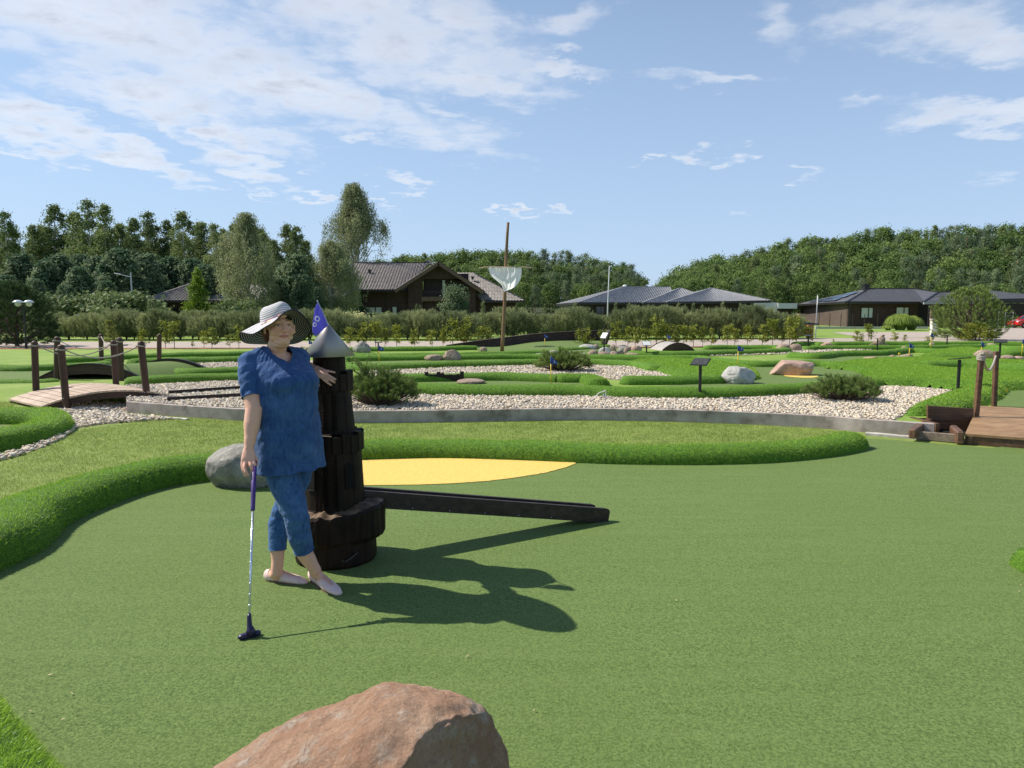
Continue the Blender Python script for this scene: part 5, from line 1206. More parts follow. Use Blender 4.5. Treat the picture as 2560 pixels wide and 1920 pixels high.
def finish_tree(name, t, V, F, tone, mat, tmb, bark, crown='crown'):
    tmb.build('trunk', bark, t, smooth=True); return mobj(crown, V, F, mat, t, rnd=tone)
def proto(name, label, cat, group): 
    o = bpy.data.objects.new(name, None); C.objects.link(o); return prop(o, label, cat, group)

def t_birch(seed, h=13, r=2.3):
    rs = np.random.RandomState(seed); n = 120; t = np.sort(rs.rand(n)) ** .85; z = h * (.08 + .91 * t); prof = np.clip(.45 + 2.2 * t, 0, 1) * (1.03 - t) ** .72 * 1.15
    a = rs.rand(n) * 2 * np.pi; lob = 1 + .35 * np.sin(a * 2 + z * .9 + seed); q = r * 1.12 * prof * lob * rs.uniform(.35, 1.05, n)
    c = np.stack([np.cos(a) * q, np.sin(a) * q, z], 1); V, F, tn = clump_crown(rs, c, 62, rs.uniform(.28, .5, n) * (1 - .62 * t) + .05, .20, .2)
    # hanging tips
    m = 900; k = rs.randint(0, n, m); p = c[k] + rs.normal(size=(m, 3)) * .4; p[:, 2] -= rs.exponential(.45, m); V2, F2 = cards(p, .2, rs, None, .5)
    tmb = trunk_mb(h * .97, .14, rs); lm = limbs(c, h * .15, rs, 16, .05); tmb.add(lm.V, lm.F)
    return np.concatenate([V, V2]), np.concatenate([F, F2 + len(V)]), np.concatenate([tn, rs.rand(m)]), tmb
def t_broad(seed, h=12, r=3.4, leaf=.34, n=80, nl=60):
    rs = np.random.RandomState(seed); t = rs.rand(n); z = h * (.22 + .76 * t); prof = np.sqrt(np.clip(1 - (2 * t - .85) ** 2 / 1.5, .02, 1)) * (1 - .25 * t ** 3)
    a = rs.rand(n) * 2 * np.pi; q = r * prof * rs.uniform(.5, 1.0, n) ** .7; c = np.stack([np.cos(a) * q, np.sin(a) * q, z], 1)
    V, F, tn = clump_crown(rs, c, nl, rs.uniform(.45, .8, n) * r / 3.4, leaf, .5)
    tmb = trunk_mb(h * .8, .2, rs); lm = limbs(c, h * .2, rs, 12, .08); tmb.add(lm.V, lm.F); return V, F, tn, tmb
def t_pine(seed, h=7, r=2.4, low=.06, leaf=.26, whorls=11, nl=34):
    rs = np.random.RandomState(seed); cs = []; sg = []; tmb = trunk_mb(h * .97, .13 * h / 7, rs, .1)
    for i in range(whorls):
        t = (i + .3) / whorls; z = h * (low + (1 - low) * t * .97); rr = r * (1 - t) ** .62 * (.75 + .4 * rs.rand()) * (1.0 if t > .12 else .85); nb = rs.randint(5, 8); a0 = rs.rand() * 6
        for k in range(nb):
            a = a0 + 2 * math.pi * k / nb + rs.normal(0, .2); L_ = rr * rs.uniform(.75, 1.1)
            tmb.tube([Vector((0, 0, z - .15)), Vector((math.cos(a) * L_ * .6, math.sin(a) * L_ * .6, z - .05)), Vector((math.cos(a) * L_, math.sin(a) * L_, z + .22))], [.04, .025, .01], 4)
            for u in (.45, .7, .92, 1.05):
                if u * L_ < .2: continue
                for rep in range(2): cs.append((math.cos(a) * L_ * u + rs.normal(0, .16), math.sin(a) * L_ * u + rs.normal(0, .16), z + .3 * u * u + rs.normal(0, .12))); sg.append(.18 + .10 * rs.rand())
    cs.append((0, 0, h)); sg.append(.15); c = np.array(cs); sc_ = h / 7
    V, F, tn = clump_crown(rs, c, nl, np.array(sg) * sc_ ** .5, leaf, .7); return V, F, tn, tmb
def t_tallpine(seed, h=16, r=2.6):
    rs = np.random.RandomState(seed); n = 60; t = rs.rand(n); z = h * (.42 + .57 * t); a = rs.rand(n) * 6.28; q = r * (1 - .7 * t ** 1.6) * rs.uniform(.3, 1, n)
    c = np.stack([np.cos(a) * q, np.sin(a) * q, z], 1); V, F, tn = clump_crown(rs, c, 46, rs.uniform(.35, .6, n), .32, .8); tmb = trunk_mb(h * .97, .17, rs, .2)
    lm = limbs(c, h * .4, rs, 22, .05); tmb.add(lm.V, lm.F); return V, F, tn, tmb
def t_weep(seed, h, r, fork=False, nst=520):
    rs = np.random.RandomState(seed); tmb = trunk_mb(h * .95, .22, rs, .5, 8); V = []; F = []; tn = []; off = 0
    pts = []; tone = []
    K_ = 34; kt = rs.rand(K_) ** .8; kt[0] = .97; kt[1] = .93; ka = rs.rand(K_) * 6.283; kq = rs.uniform(.25, 1.12, K_)
    for i in range(nst):
        ci = rs.randint(K_) if rs.rand() < .78 else -1; t = rs.rand() ** .75; t = t if ci < 0 else float(np.clip(kt[ci] + rs.normal(0, .035), .03, 1.0)); z = h * (.20 + .80 * t); prof = (math.sin(math.pi * min(1, .18 + .80 * t)) ** .7) * (1 - .25 * t); a = rs.rand() * 6.283
        lob = 1 + .22 * math.sin(3 * a + seed) + .18 * math.sin(z * 1.4 + a * 2); q = r * prof * lob * rs.uniform(.2, .95)
        if ci >= 0: a = ka[ci] + rs.normal(0, .28); q = r * prof * kq[ci] + rs.normal(0, .22)
        x, y = math.cos(a) * q, math.sin(a) * q; ln = rs.uniform(.7, 2.6) * min(1, .45 + z / h * .6); ln = min(ln, z * .75); k = int(20 * ln) + 8; u = rs.rand(k)
        dx, dy = rs.normal(0, .10, 2); s = .10 + .10 * rs.rand()
        pts.append(np.stack([x + dx * u * ln + rs.normal(0, s, k), y + dy * u * ln + rs.normal(0, s, k), z + .25 - u * ln], 1)); tone.append(np.full(k, rs.rand()) * .6 + rs.rand(k) * .4)
        if i % 9 == 0: tmb.tube([Vector((0, 0, max(.5, z - q * .9))), Vector((x * .6, y * .6, z - .1)), Vector((x, y, z + .1))], [.06, .035, .012], 4)
    p = np.concatenate(pts); n = len(p); side = unit(np.stack([rs.normal(size=n), rs.normal(size=n), np.zeros(n)], 1)); ln = rs.uniform(.10, .24, n)[:, None]; w = .075
    dn = unit(np.stack([rs.normal(0, .3, n), rs.normal(0, .3, n), -np.ones(n)], 1)); V = np.empty((n, 4, 3)); V[:, 0] = p; V[:, 1] = p + dn * ln * .5 + side * w / 2; V[:, 2] = p + dn * ln; V[:, 3] = p + dn * ln * .5 - side * w / 2
    return V.reshape(-1, 3), np.arange(n * 4).reshape(-1, 4), np.concatenate(tone), tmb
def t_larch(seed, h, r):
    rs = np.random.RandomState(seed); tmb = trunk_mb(h * .97, .10, rs, .05); P_ = []; T = []
    lay = int(h * 5.5)
    for i in range(lay):
        t = i / lay; z = h * (.03 + .95 * t); rr = r * (1 - t) ** .85 * rs.uniform(.8, 1.12) + .06
        for k in range(9):
            a = rs.rand() * 6.283; L_ = rr * rs.uniform(.75, 1.1); m = int(10 + 34 * L_); u = rs.rand(m) ** .7; tn = rs.rand()
            P_.append(np.stack([np.cos(a) * L_ * u + rs.normal(0, .07, m), np.sin(a) * L_ * u + rs.normal(0, .07, m), z + .12 - .38 * L_ * u * u * .8 + .18 * (u > .85) - rs.exponential(.09, m)], 1)); T.append(np.full(m, tn) * .5 + u * .25 + rs.rand(m) * .25)
    p = np.concatenate(P_); V, F = cards(p, .15, rs, np.tile([0, 0, 1.0], (len(p), 1)), .6, .6); return V, F, np.concatenate(T), tmb

def put(pr, x, y, z, s=1, rz=0, sz=1, label=None, group=None):
    """place the prototype itself the first time, afterwards copies of it"""
    if pr.get('_used'): o = copy_tree(pr)
    else: o = pr; pr['_used'] = 1
    o.location = (x, y, z); o.scale = (s, s, s * sz); o.rotation_euler = (0, 0, rz)
    if label: o['label'] = label
    if group: o['group'] = group
    return o
def make(name, fn, args, mat, bark, label, cat, group):
    V, F, tn, tmb = fn(*args); t = proto(name, label, cat, group); finish_tree(name, t, V, F, tn, mat, tmb, bark); return t
allprotos = []
def mk(name, fn, args, mat, bark, label, cat, group): t = make(name, fn, args, mat, bark, label, cat, group); allprotos.append(t); return t

# left wood: tall birches behind, bushy pines in front
g_b = 'tall birches of the left wood'; l_b = 'tall green birch standing in the back rows of the wood on the left'
birches = [mk('birch_tree', t_birch, (s, 13, r_), F_birch, M_birchbark, l_b, 'tree', g_b) for s, r_ in ((1, 2.2), (2, 2.6), (3, 2.0), (4, 2.4))]
rd = random.Random(42)
tops = [(-60, 540), (30, 530), (95, 560), (150, 510), (200, 530), (232, 500), (275, 508), (312, 560), (345, 545), (385, 530), (428, 548), (465, 528), (505, 555), (545, 560), (740, 575), (770, 600), (690, 600), (600, 560), (640, 590), (660, 570)]
for i, (sx, sy) in enumerate(tops):
    Y = rd.uniform(80, 90); h = Z(sy, Y) - ZT; put(birches[i % 4], X(sx, Y), Y, ZT, h / 13, rd.uniform(0, 6), label=l_b)
for i in range(30):
    sx = -60 + i * 28 + rd.uniform(-12, 12); Y = rd.uniform(84, 98); h = Z(rd.uniform(556, 600), Y) - ZT; put(birches[i % 4], X(sx, Y), Y, ZT, h / 13, rd.uniform(0, 6), label=l_b)
g_p = 'bushy pines of the left wood'; l_p = 'bushy blue green pine in the front row of the wood on the left'
pines = [mk('pine_tree', t_pine, (s, 7, r_), F_pine, M_pinebark, l_p, 'tree', g_p) for s, r_ in ((11, 2.6), (12, 2.9), (13, 2.3))]
for i, (sx, sy, Y) in enumerate(((-40, 650, 62), (20, 690, 60), (60, 640, 66), (120, 655, 62), (155, 640, 64), (205, 672, 60), (250, 645, 66), (305, 625, 64), (345, 670, 76), (395, 655, 76), (430, 645, 77), (485, 650, 76), (520, 665, 64), (745, 640, 62), (760, 690, 57), (720, 665, 70), (790, 660, 75), (-10, 700, 56), (95, 700, 57), (170, 715, 56), (270, 705, 57), (330, 700, 76), (405, 690, 74), (700, 700, 58), (790, 720, 60), (555, 690, 72), (860, 690, 72), (905, 700, 74), (835, 705, 70), (1000, 690, 92), (950, 680, 92), (215, 640, 70), (370, 640, 72))):
    h = Z(sy, Y) - ZT; put(pines[i % 3], X(sx, Y), Y, ZT, h / 7, rd.uniform(0, 6), label=l_p)
t = mk('weeping_birch', t_weep, (31, 10.6, 3.5, False, 950), F_weep, M_birchbark, 'broad weeping birch with hanging twigs behind the low roofed house on the left', 'tree', 'weeping birches')
put(t, X(622, 56), 56, ZT, (Z(528, 56) - ZT) / 10.9)
t = mk('weeping_birch', t_weep, (37, 14, 3.6, False, 1250), F_weep, M_birchbark, 'tallest weeping birch standing left of the brick house, highest tree in view', 'tree', 'weeping birches')
put(t, X(893, 82), 82, ZT, (Z(455, 82) - ZT) / 14.3)
t = mk('weeping_birch', t_weep, (39, 9.5, 3.6, False, 900), F_weep, M_birchbark, 'lower weeping birch at the left foot of the tallest birch', 'tree', 'weeping birches')
put(t, X(832, 63), 63, ZT, (Z(600, 63) - ZT) / 9.7)
t = mk('conifer', t_larch, (41, 5.0, 1.65), F_yelgreen, M_bark, 'bright yellow green conifer in front of the low roofed house on the left', 'tree', None); put(t, X(497, 50), 50, ZT, (Z(668, 50) - ZT) / 5)
t = mk('conifer', t_pine, (43, 3.4, 1.3, .05, .13, 9, 30), F_pine, M_bark, 'small open grown conifer in front of the brick house', 'tree', None); put(t, X(1137, 47), 47, ZT, (Z(722, 47) - ZT) / 3.45)

# far wooded hills
def hill(pts, name, base_y=(60, 260)):
    V = []; n = len(pts); 
    for (x, z, y0, y1) in pts: V += [(x * y0 / y1, y0, ZT - .05), (x * (y0 * .5 + y1 * .5) / y1, (y0 + y1) / 2, ZT + z * .55), (x, y1, ZT + z), (x * 1.5, y1 + 160, ZT + z * .8)]
    F = [(i * 4 + j, (i + 1) * 4 + j, (i + 1) * 4 + j + 1, i * 4 + j + 1) for i in range(n - 1) for j in range(3)]
    return prop(mobj(name, V, F, pbr('forest_floor', (.03, .04, .015), (.06, .07, .025), .3), smooth=True), kind='structure')
skyR = [(1560, 745), (1640, 722), (1660, 700), (1700, 668), (1740, 655), (1800, 640), (1860, 628), (1900, 615), (2000, 598), (2060, 590), (2120, 588), (2200, 570), (2260, 575), (2330, 566), (2400, 562), (2450, 566), (2500, 560), (2560, 562), (2700, 560)]
skyM = [(940, 650), (985, 645), (1020, 640), (1080, 636), (1150, 630), (1220, 624), (1290, 625), (1350, 628), (1400, 628), (1450, 634), (1500, 648), (1560, 662), (1590, 668), (1606, 700), (1625, 745)]
ip = lambda tab, x: float(np.interp(x, [a for a, _ in tab], [b for _, b in tab]))
g_h = 'trees of the wooded hills'; l_m = 'leafy tree on the low wooded hill behind the brick house and the mast'; l_r = 'leafy tree on the steeper wooded hill at the right'
broads = [mk('broadleaf_tree', t_broad, (s, 12, r_, .42, 64, 46), F_broad, M_bark, l_r, 'tree', g_h) for s, r_ in ((51, 3.4), (52, 3.0), (53, 3.8), (54, 3.1))]
tallp = [mk('tall_pine', t_tallpine, (s,), F_pine, M_pinebark, 'tall pine among the trees of the wooded hills', 'tree', g_h) for s in (61, 62)]
hillbirch = [mk('birch_tree', t_birch, (s, 12, 2.2), F_birch, M_birchbark, 'slender birch among the trees of the wooded hills', 'tree', g_h) for s in (71,)]
def hills():
    rd = random.Random(7); 
    for (sky, x0, x1, rows, lab, side) in ((skyR, 1650, 2640, 6, l_r, 'r'), (skyM, 950, 1606, 5, l_m, 'm')):
        for k in range(rows):
            f = k / (rows - 1); Y = (110 + 70 * f) if side == 'r' else (125 + 80 * f); H = 12.5; step = 33 if k < rows - 1 else 26
            step *= 115 / Y if k else 1
            x = x0 - 10
            while x < x1 + 10:
                sx = x + rd.uniform(-8, 8); s_top = ip(sky, sx); lo = 700 if side == 'r' else 705; lo = max(lo, s_top + 6)
                st = lo + (s_top - lo) * f + rd.uniform(-5, 9); Yj = Y + rd.uniform(-4, 4); hz = H * rd.uniform(.85, 1.12); top = Z(st, Yj)
                bz = max(ZT, top - hz); hz = top - bz
                if hz > 3:
                    kind = rd.random(); pine = .55 if (side == 'm' and sx > 1350) or sx > 2250 else .14
                    if kind < pine: pr, hh = tallp[rd.randrange(2)], 16; put(pr, X(sx, Yj), Yj, bz, hz / 16 * 1.02, rd.uniform(0, 6), label='tall pine among the trees of the wooded hills')
                    elif kind < pine + .15: put(hillbirch[0], X(sx, Yj), Yj, bz, hz / 12, rd.uniform(0, 6), label='slender birch among the trees of the wooded hills')
                    else: put(broads[rd.randrange(4)], X(sx, Yj), Yj, bz, hz / 12 * 1.0, rd.uniform(0, 6), label=lab)
                x += step * rd.uniform(.8, 1.2)
        xs = np.linspace(x0 - 60, x1 + 60, 24)
        hill([(X(x, 185), max(0, Z(ip(sky, x), 185) - 12.5), 100, 185) for x in xs], 'wooded_hill')
hills()

# ------------------------------------------------------------------ shrubs
def shrub_mesh(name, t, V, F, tn, mat, stem_mb=None, bark=None):
    o = mobj(name, V, F, mat, t, rnd=tn)
    if stem_mb: stem_mb.build('stem', bark or M_bark, t)
    return o
def juniper_proto(seed, h=1.8, r=.85):
    rs = np.random.RandomState(seed); n = 260; t = rs.rand(n) ** .8; z = .12 + (h - .35) * t; a = rs.rand(n) * 6.283; q = r * (np.sin(np.pi * np.clip(.18 + .66 * t, 0, 1)) ** .8) * rs.uniform(.3, 1, n)
    B = np.stack([np.cos(a) * q, np.sin(a) * q, z], 1); k = 26; b = np.repeat(B, k, 0); out = np.repeat(np.stack([np.cos(a), np.sin(a), np.zeros(n)], 1), k, 0)
    u = np.tile(np.linspace(0, 1, k), n)[:, None]; b = b + out * .16 * u + np.array([0, 0, .34]) * u + rs.normal(size=b.shape) * .035
    d = out * .5 + rs.normal(size=b.shape) * .45; d[:, 2] += .9; V, F = blades(b, d, rs.uniform(.08, .17, len(b)), .028, rs, .2)
    tn = np.repeat(rs.rand(n), k) * .4 + u[:, 0] * .35 + rs.rand(len(b)) * .25; m_ = MB()
    for i in range(7): a_ = rs.rand() * 6.28; m_.tube([Vector((0, 0, 0)), Vector((math.cos(a_) * r * .35, math.sin(a_) * r * .35, h * .55))], [.03, .01], 5)
    o = proto('juniper_bush', '', 'bush', 'junipers in the hedge beyond the path'); shrub_mesh('needles', o, V, F, tn, F_juniper, m_); return o
jl = 'feathery grey green juniper bush in the hedge beyond the path'
jun = [juniper_proto(s, 1.8, r) for s, r in ((81, .85), (82, .95), (83, .8))]
rd = random.Random(99)
for row, (sy, dY) in enumerate(((0, 0), (0, 1.3))):
    sx = 100
    while sx < 2010:
        Y = 40.3 + dY + rd.uniform(-.3, .3) + (2.0 if sx > 1200 else 0); tops_ = 784 if sx < 620 else 785 if sx < 1150 else 778; tops_ += rd.uniform(-10, 15) + row * 1 + (10 if 870 < sx < 1010 else 0)
        if 1900 < sx: tops_ += 6
        if 120 < sx < 235: tops_ += 8
        h = Z(tops_, Y) - ZT; put(jun[rd.randrange(3)], X(sx, Y), Y, ZT, h / 1.8 * rd.uniform(.95, 1.05), rd.uniform(0, 6), label=jl); sx += rd.uniform(26, 52)
def spike_proto():
    rs = np.random.RandomState(85); n = 60; z = rs.rand(n) * 1.2; q = .18 * (1 - z / 1.3); a = rs.rand(n) * 6.28; B = np.stack([np.cos(a) * q, np.sin(a) * q, z], 1); b = np.repeat(B, 12, 0) + rs.normal(size=(n * 12, 3)) * .04; d = rs.normal(size=b.shape) * .5; d[:, 2] += .9
    V, F = blades(b, d, .12, .03, rs); o = proto('spire_juniper', '', 'bush', 'spires above the hedge'); shrub_mesh('needles', o, V, F, rs.rand(len(F)), F_juniper); return o
sp = spike_proto()
for sx, sy in ((1208, 752), (1291, 762), (1438, 755), (1539, 756), (1572, 757), (1696, 757), (1733, 757), (1755, 762), (1790, 766), (1806, 754), (1850, 758), (1050, 763), (1042, 760), (375, 748), (405, 765)):
    Y = 43.2; put(sp, X(sx, Y), Y, ZT + .9, (Z(sy, Y) - ZT - .9) / 1.3, rd.uniform(0, 6), label='thin juniper spire sticking up above the hedge')

def sapling_proto(seed, h=1.15):
    rs = np.random.RandomState(seed); m_ = MB(); m_.tube([Vector((0, 0, 0)), Vector((.03, 0, h * .5)), Vector((0, .02, h))], [.014, .011, .004], 5); P_ = []; T = []
    for i in range(22):
        z = h * (.25 + .72 * rs.rand()); a = rs.rand() * 6.28; L_ = (.50 * (1 - z / h * .65)) * rs.uniform(.5, 1.1); e = Vector((math.cos(a) * L_, math.sin(a) * L_, z + L_ * .22)); m_.tube([Vector((0, 0, z - .05)), e], [.006, .003], 4)
        k = 22; u = .25 + .75 * rs.rand(k); P_.append(np.stack([e.x * u, e.y * u, (z - .05) + (e.z - z + .05) * u], 1) + rs.normal(size=(k, 3)) * .05); T.append(np.full(k, rs.rand()) * .6 + rs.rand(k) * .4)
    p = np.concatenate(P_); V, F = cards(p, .085, rs, np.tile([0, -.3, 1.0], (len(p), 1)), .65, .7); o = proto('sapling', '', 'sapling', 'young trees planted along the near edge of the path'); shrub_mesh('leaves', o, V, F, np.concatenate(T), F_sap, m_); return o
saps = [sapling_proto(s) for s in (91, 92, 93, 94)]; sl = 'thin young leafy sapling planted along the near edge of the path'
near_edge = lambda sx: float(np.interp(sx, [-100, 600, 1200, 1700, 2044, 2340, 2700], [870, 869.5, 868.5, 866.5, 861, 858, 856]))
sapx = [(60, 0), (382, .95), (428, .9), (455, .85), (492, .3), (520, .95), (547, .9), (585, .9), (610, .8), (884, .8), (917, 1.0), (945, .9), (971, 1.0), (1000, 1.05), (1040, .95), (1085, .85), (1110, .6), (1136, 1.05), (1170, 1.0), (1205, .9), (1222, .85), (1445, .7), (1468, .9), (1500, .75), (1536, .95), (1562, .85), (1585, .6), (1606, 1.0), (1632, 1.05), (1652, .85), (1680, .95), (1701, .8), (1725, .9), (1747, .7), (1771, .85), (1811, .9), (1831, 1.0), (1854, .7), (1892, 1.05), (1921, 1.0), (1941, .5), (1961, 1.0), (1985, 1.15), (2008, .9), (2065, .28), (2123, .6), (2145, .45), (2160, .6), (2227, .45), (2250, .4), (2293, .35), (2310, .5)]
for i, (sx, k) in enumerate(sapx):
    if k: g = G(sx, near_edge(sx), ZT); put(saps[i % 4], g.x, g.y - .55 + rd.uniform(-.3, .25), ZT, k * 1.12 * rd.uniform(.7, 1.15) * (g.y / 31), rd.uniform(0, 6), rd.uniform(.75, 1.1), label=sl)
# small yellowish tree left behind the bridge
def yellow_sap():
    rs = np.random.RandomState(95); m_ = MB(); P_ = []; T = []; h = 2.2
    for i in range(70):
        z = h * (.12 + .85 * rs.rand() ** 1.2); a = rs.rand() * 6.28; L_ = 1.15 * (1 - z / h) ** .7 * rs.uniform(.5, 1.05) + .05; e = Vector((math.cos(a) * L_, math.sin(a) * L_, z + L_ * .18)); m_.tube([Vector((0, 0, z * .8)), e], [.012, .004], 4)
        k = 34; u = .3 + .7 * rs.rand(k); P_.append(np.stack([e.x * u, e.y * u, z + (e.z - z) * u], 1) + rs.normal(size=(k, 3)) * np.array([.08, .08, .05])); T.append(np.full(k, rs.rand()) * .5 + rs.rand(k) * .5)
    p = np.concatenate(P_); V, F = cards(p, .09, rs, np.tile([0, -.3, 1.0], (len(p), 1)), .65, .6); o = proto('garden_shrub', 'large pale yellow leaved shrub behind the left footbridge', 'bush', None); shrub_mesh('leaves', o, V, F, np.concatenate(T), F_sap, m_); return o
g = G(275, 862, ZT); put(yellow_sap(), g.x, g.y, ZT, (Z(800, g.y) - ZT) / 2.2)
# generic leafy bush
def bush_proto(seed, mat, name='garden_shrub', leaf=.12, n=60, nl=50, flat=.8):
    rs = np.random.RandomState(seed); a = rs.rand(n) * 6.28; t = rs.rand(n); q = np.sqrt(rs.uniform(.15, 1, n)) * np.sqrt(1 - (t * .9) ** 2); c = np.stack([np.cos(a) * q, np.sin(a) * q, .15 + t * flat * 1.1], 1)
    V, F, tn = clump_crown(rs, c, nl, .16, leaf, .5); o = proto(name, '', 'bush', None); m_ = MB()
    for i in range(6): m_.tube([Vector((0, 0, 0)), Vector(c[i]) * .9], [.04, .01], 5)
    shrub_mesh('leaves', o, V, F, tn, mat, m_); return o
gb = bush_proto(101, F_bush); 
for sx, sy, Y, s, lb in ((150, 745, 50, 1.2, 'pale green shrub left behind the brick pillars'), (185, 752, 50, 1.1, 'silvery green shrub directly above the leftmost brick pillar'), (222, 748, 50, 1.4, 'broad silvery shrub behind the second brick pillar'), (262, 742, 52, 1.3, 'dark topped shrub left of the street lamp'), (300, 745, 49, 1.2, 'brownish shrub at the foot of the street lamp'), (322, 738, 49, 1.2, 'reddish green shrub right at the street lamp pole'), (590, 755, 52, 1.1, 'shrub under the broad weeping birch'), (870, 782, 46, .8, 'shrub with pale blossoms behind the pennant'), (960, 785, 46, .8, 'flowering shrub under the brick house window')):
    put(gb, X(sx, Y), Y, ZT, (Z(sy, Y) - ZT) / 1.1, rd.uniform(0, 6), label=lb)
# pale yellow blossoms in the hedge
M_bloom = foliage('cream_blossom', (.62, .58, .25), (.85, .80, .48), trans=.3, objvar=0)
for sx, sy, wd, lb in ((1310, 787, .55, 'round cluster of pale yellow blossoms behind the hedge by the mast'), (870, 788, .75, 'row of cream blossoms above the hedge right of the pennant'), (900, 790, .5, 'cream blossoms above the hedge left of the house window'), (962, 795, .5, 'white blossoms on the shrub below the house window')):
    rs = np.random.RandomState(int(sx)); n = 160; Y = 44.5; c = np.array([X(sx, Y), Y, Z(sy, Y)]); p = rs.normal(size=(n, 3)) * np.array([wd * .5, .3, .13]); V, F = cards(p, .11, rs); o = mobj('blossoms', V, F, M_bloom, rnd=rs.rand(n)); o.location = c; prop(o, lb, 'flowers', kind='stuff')

# dwarf pines: radiating needle tufts on a low dome
def mugo(label, x0, x1, yt, yb, z0=ZT, seed=1, dens=1.0, peaks=(), dome=1.0, mat=None, nl=.055, big=1.0):
    g = G((x0 + x1) / 2, yb, z0); half = (x1 - x0) / 2 / FPX * g.y; Y = g.y + half * .62; half *= Y / g.y; h = Z(yt, Y) - z0; t = thing('dwarf_pine', (X((x0 + x1) / 2, Y), Y, z0), label, 'pine bush')
    rs = np.random.RandomState(seed); n = int(330 * dens); a = rs.rand(n) * 6.283; u = rs.uniform(.02, 1, n) ** .55; el = rs.rand(n)
    r = half * u * (1 + .12 * np.sin(a * 3 + seed)); prof = np.sqrt(np.clip(1 - (u * .97) ** 2.3, 0, 1)); z = h * .80 * dome * prof * rs.uniform(.35, 1, n) ** .6 + .03
    lum = 1 + .30 * np.sin(a * 4 + seed) * np.sin(u * 5 + seed); z = z * lum
    T = np.stack([np.cos(a) * r, np.sin(a) * r * .8, z], 1)
    for (px_, pz) in peaks:
        k = 26; c = np.array([(px_ - .5) * 2 * half, 0, 0]); T = np.concatenate([T, c + np.stack([rs.normal(0, .07, k), rs.normal(0, .09, k), np.linspace(.4, 1, k) * h * pz], 1)])
    n = len(T); d = T * np.array([1, 1, .6]); d = unit(d); d[:, 2] += .75; d = unit(d + rs.normal(size=(n, 3)) * .25); k = 46; b = np.repeat(T, k, 0); dd = np.repeat(d, k, 0); s = np.tile(np.linspace(0, 1, k), n)[:, None]; sl_ = .11 * big
    b = b + dd * s * sl_; nd = unit(np.cross(dd, rs.normal(size=b.shape))) * .75 + dd * .75; V, F = blades(b, nd, nl * big * rs.uniform(.8, 1.2, len(b)), .0065 * big, rs, .1)
    tn = np.clip(np.repeat(rs.rand(n), k) * .45 + s[:, 0] * .40 + rs.rand(len(b)) * .15, 0, 1); mobj('needles', V, F, mat or F_mugo, t, rnd=tn); m_ = MB()
    for i in range(0, n, 3):
        e = Vector(T[i]); m_.tube([Vector((e.x * .15, e.y * .15, 0)), Vector((e.x * .6, e.y * .6, e.z * .45)), e], [.014, .010, .005], 4)
    m_.build('branches', M_bark, t)
mugo('dense dwarf pine bush growing in the gravel right beside the tower', 866, 1036, 906, 1020, seed=3, dome=.80, dens=1.9, peaks=((.22, 1.0), (.55, .74)))
mugo('dark dwarf pine bush in the middle gravel bed behind a yellow flag', 1352, 1474, 884, 931, seed=4, dens=1.2, peaks=((.15, .95), (.5, .95), (.75, .85)), big=1.3)
mugo('low yellowish green dwarf pine in the gravel strip on the right', 2036, 2200, 950, 1007, seed=5, dens=1.3, peaks=((.75, .98), (.5, .85)))
def bigpine(label, x0, x1, yt, yb, seed, mat, n=900, leaf=.2, sig=.16, conic=.0):
    g = G((x0 + x1) / 2, yb, ZT); half = (x1 - x0) / 2 / FPX * g.y; Y = g.y; h = Z(yt, Y) - ZT; t = thing('round_pine', (X((x0 + x1) / 2, Y), Y, ZT), label, 'pine bush'); rs = np.random.RandomState(seed)
    a = rs.rand(n) * 6.283; tt = rs.rand(n); pr = np.sin(np.pi * np.clip(.22 + .74 * tt, 0, 1)) ** .7 * (1 - conic * tt); q = half * pr * np.sqrt(rs.uniform(.3, 1, n)) * (1 + .12 * np.sin(a * 3 + tt * 9)); c = np.stack([np.cos(a) * q, np.sin(a) * q, h * (.04 + .93 * tt)], 1)
    k = 30; b = np.repeat(c, k, 0); d = unit(c - np.array([0, 0, h * .3])); d[:, 2] += .7; d = unit(d); dd = np.repeat(d, k, 0); s = np.tile(np.linspace(0, 1, k), n)[:, None]; b = b + dd * s * .24
    nd = unit(np.cross(dd, rs.normal(size=b.shape))) * .7 + dd * .8; V, F = blades(b, nd, .14 * rs.uniform(.8, 1.2, len(b)), .022, rs, .1); tn = np.repeat(rs.rand(n), k) * .45 + s[:, 0] * .4 + rs.rand(len(b)) * .15
    mobj('needles', V, F, mat, t, rnd=tn); m_ = trunk_mb(h * .8, .08, rs, .1)
    for i in range(0, n, 9): m_.tube([Vector((0, 0, max(.1, c[i][2] - q[i] * .7))), Vector(c[i])], [.025, .008], 4)
    m_.build('trunk', M_bark, t)
bigpine('big round pine bush beside the path in front of the right house', 2343, 2508, 724, 850, 6, F_mugo)
bigpine('large dark green pine bush at the left edge behind the double lamp', -60, 136, 712, 866, 7, foliage('dark_pine_needles', (.025, .055, .018), (.10, .16, .05), trans=.12, objvar=0), n=1100, conic=.25)
g = G(2440, 852, ZT); put(bush_proto(103, F_sap, leaf=.09), g.x, g.y, ZT, .85, 1, label='yellowish spreading shrub at the foot of the round pine on the right')
g = G(2555, 846, ZT)
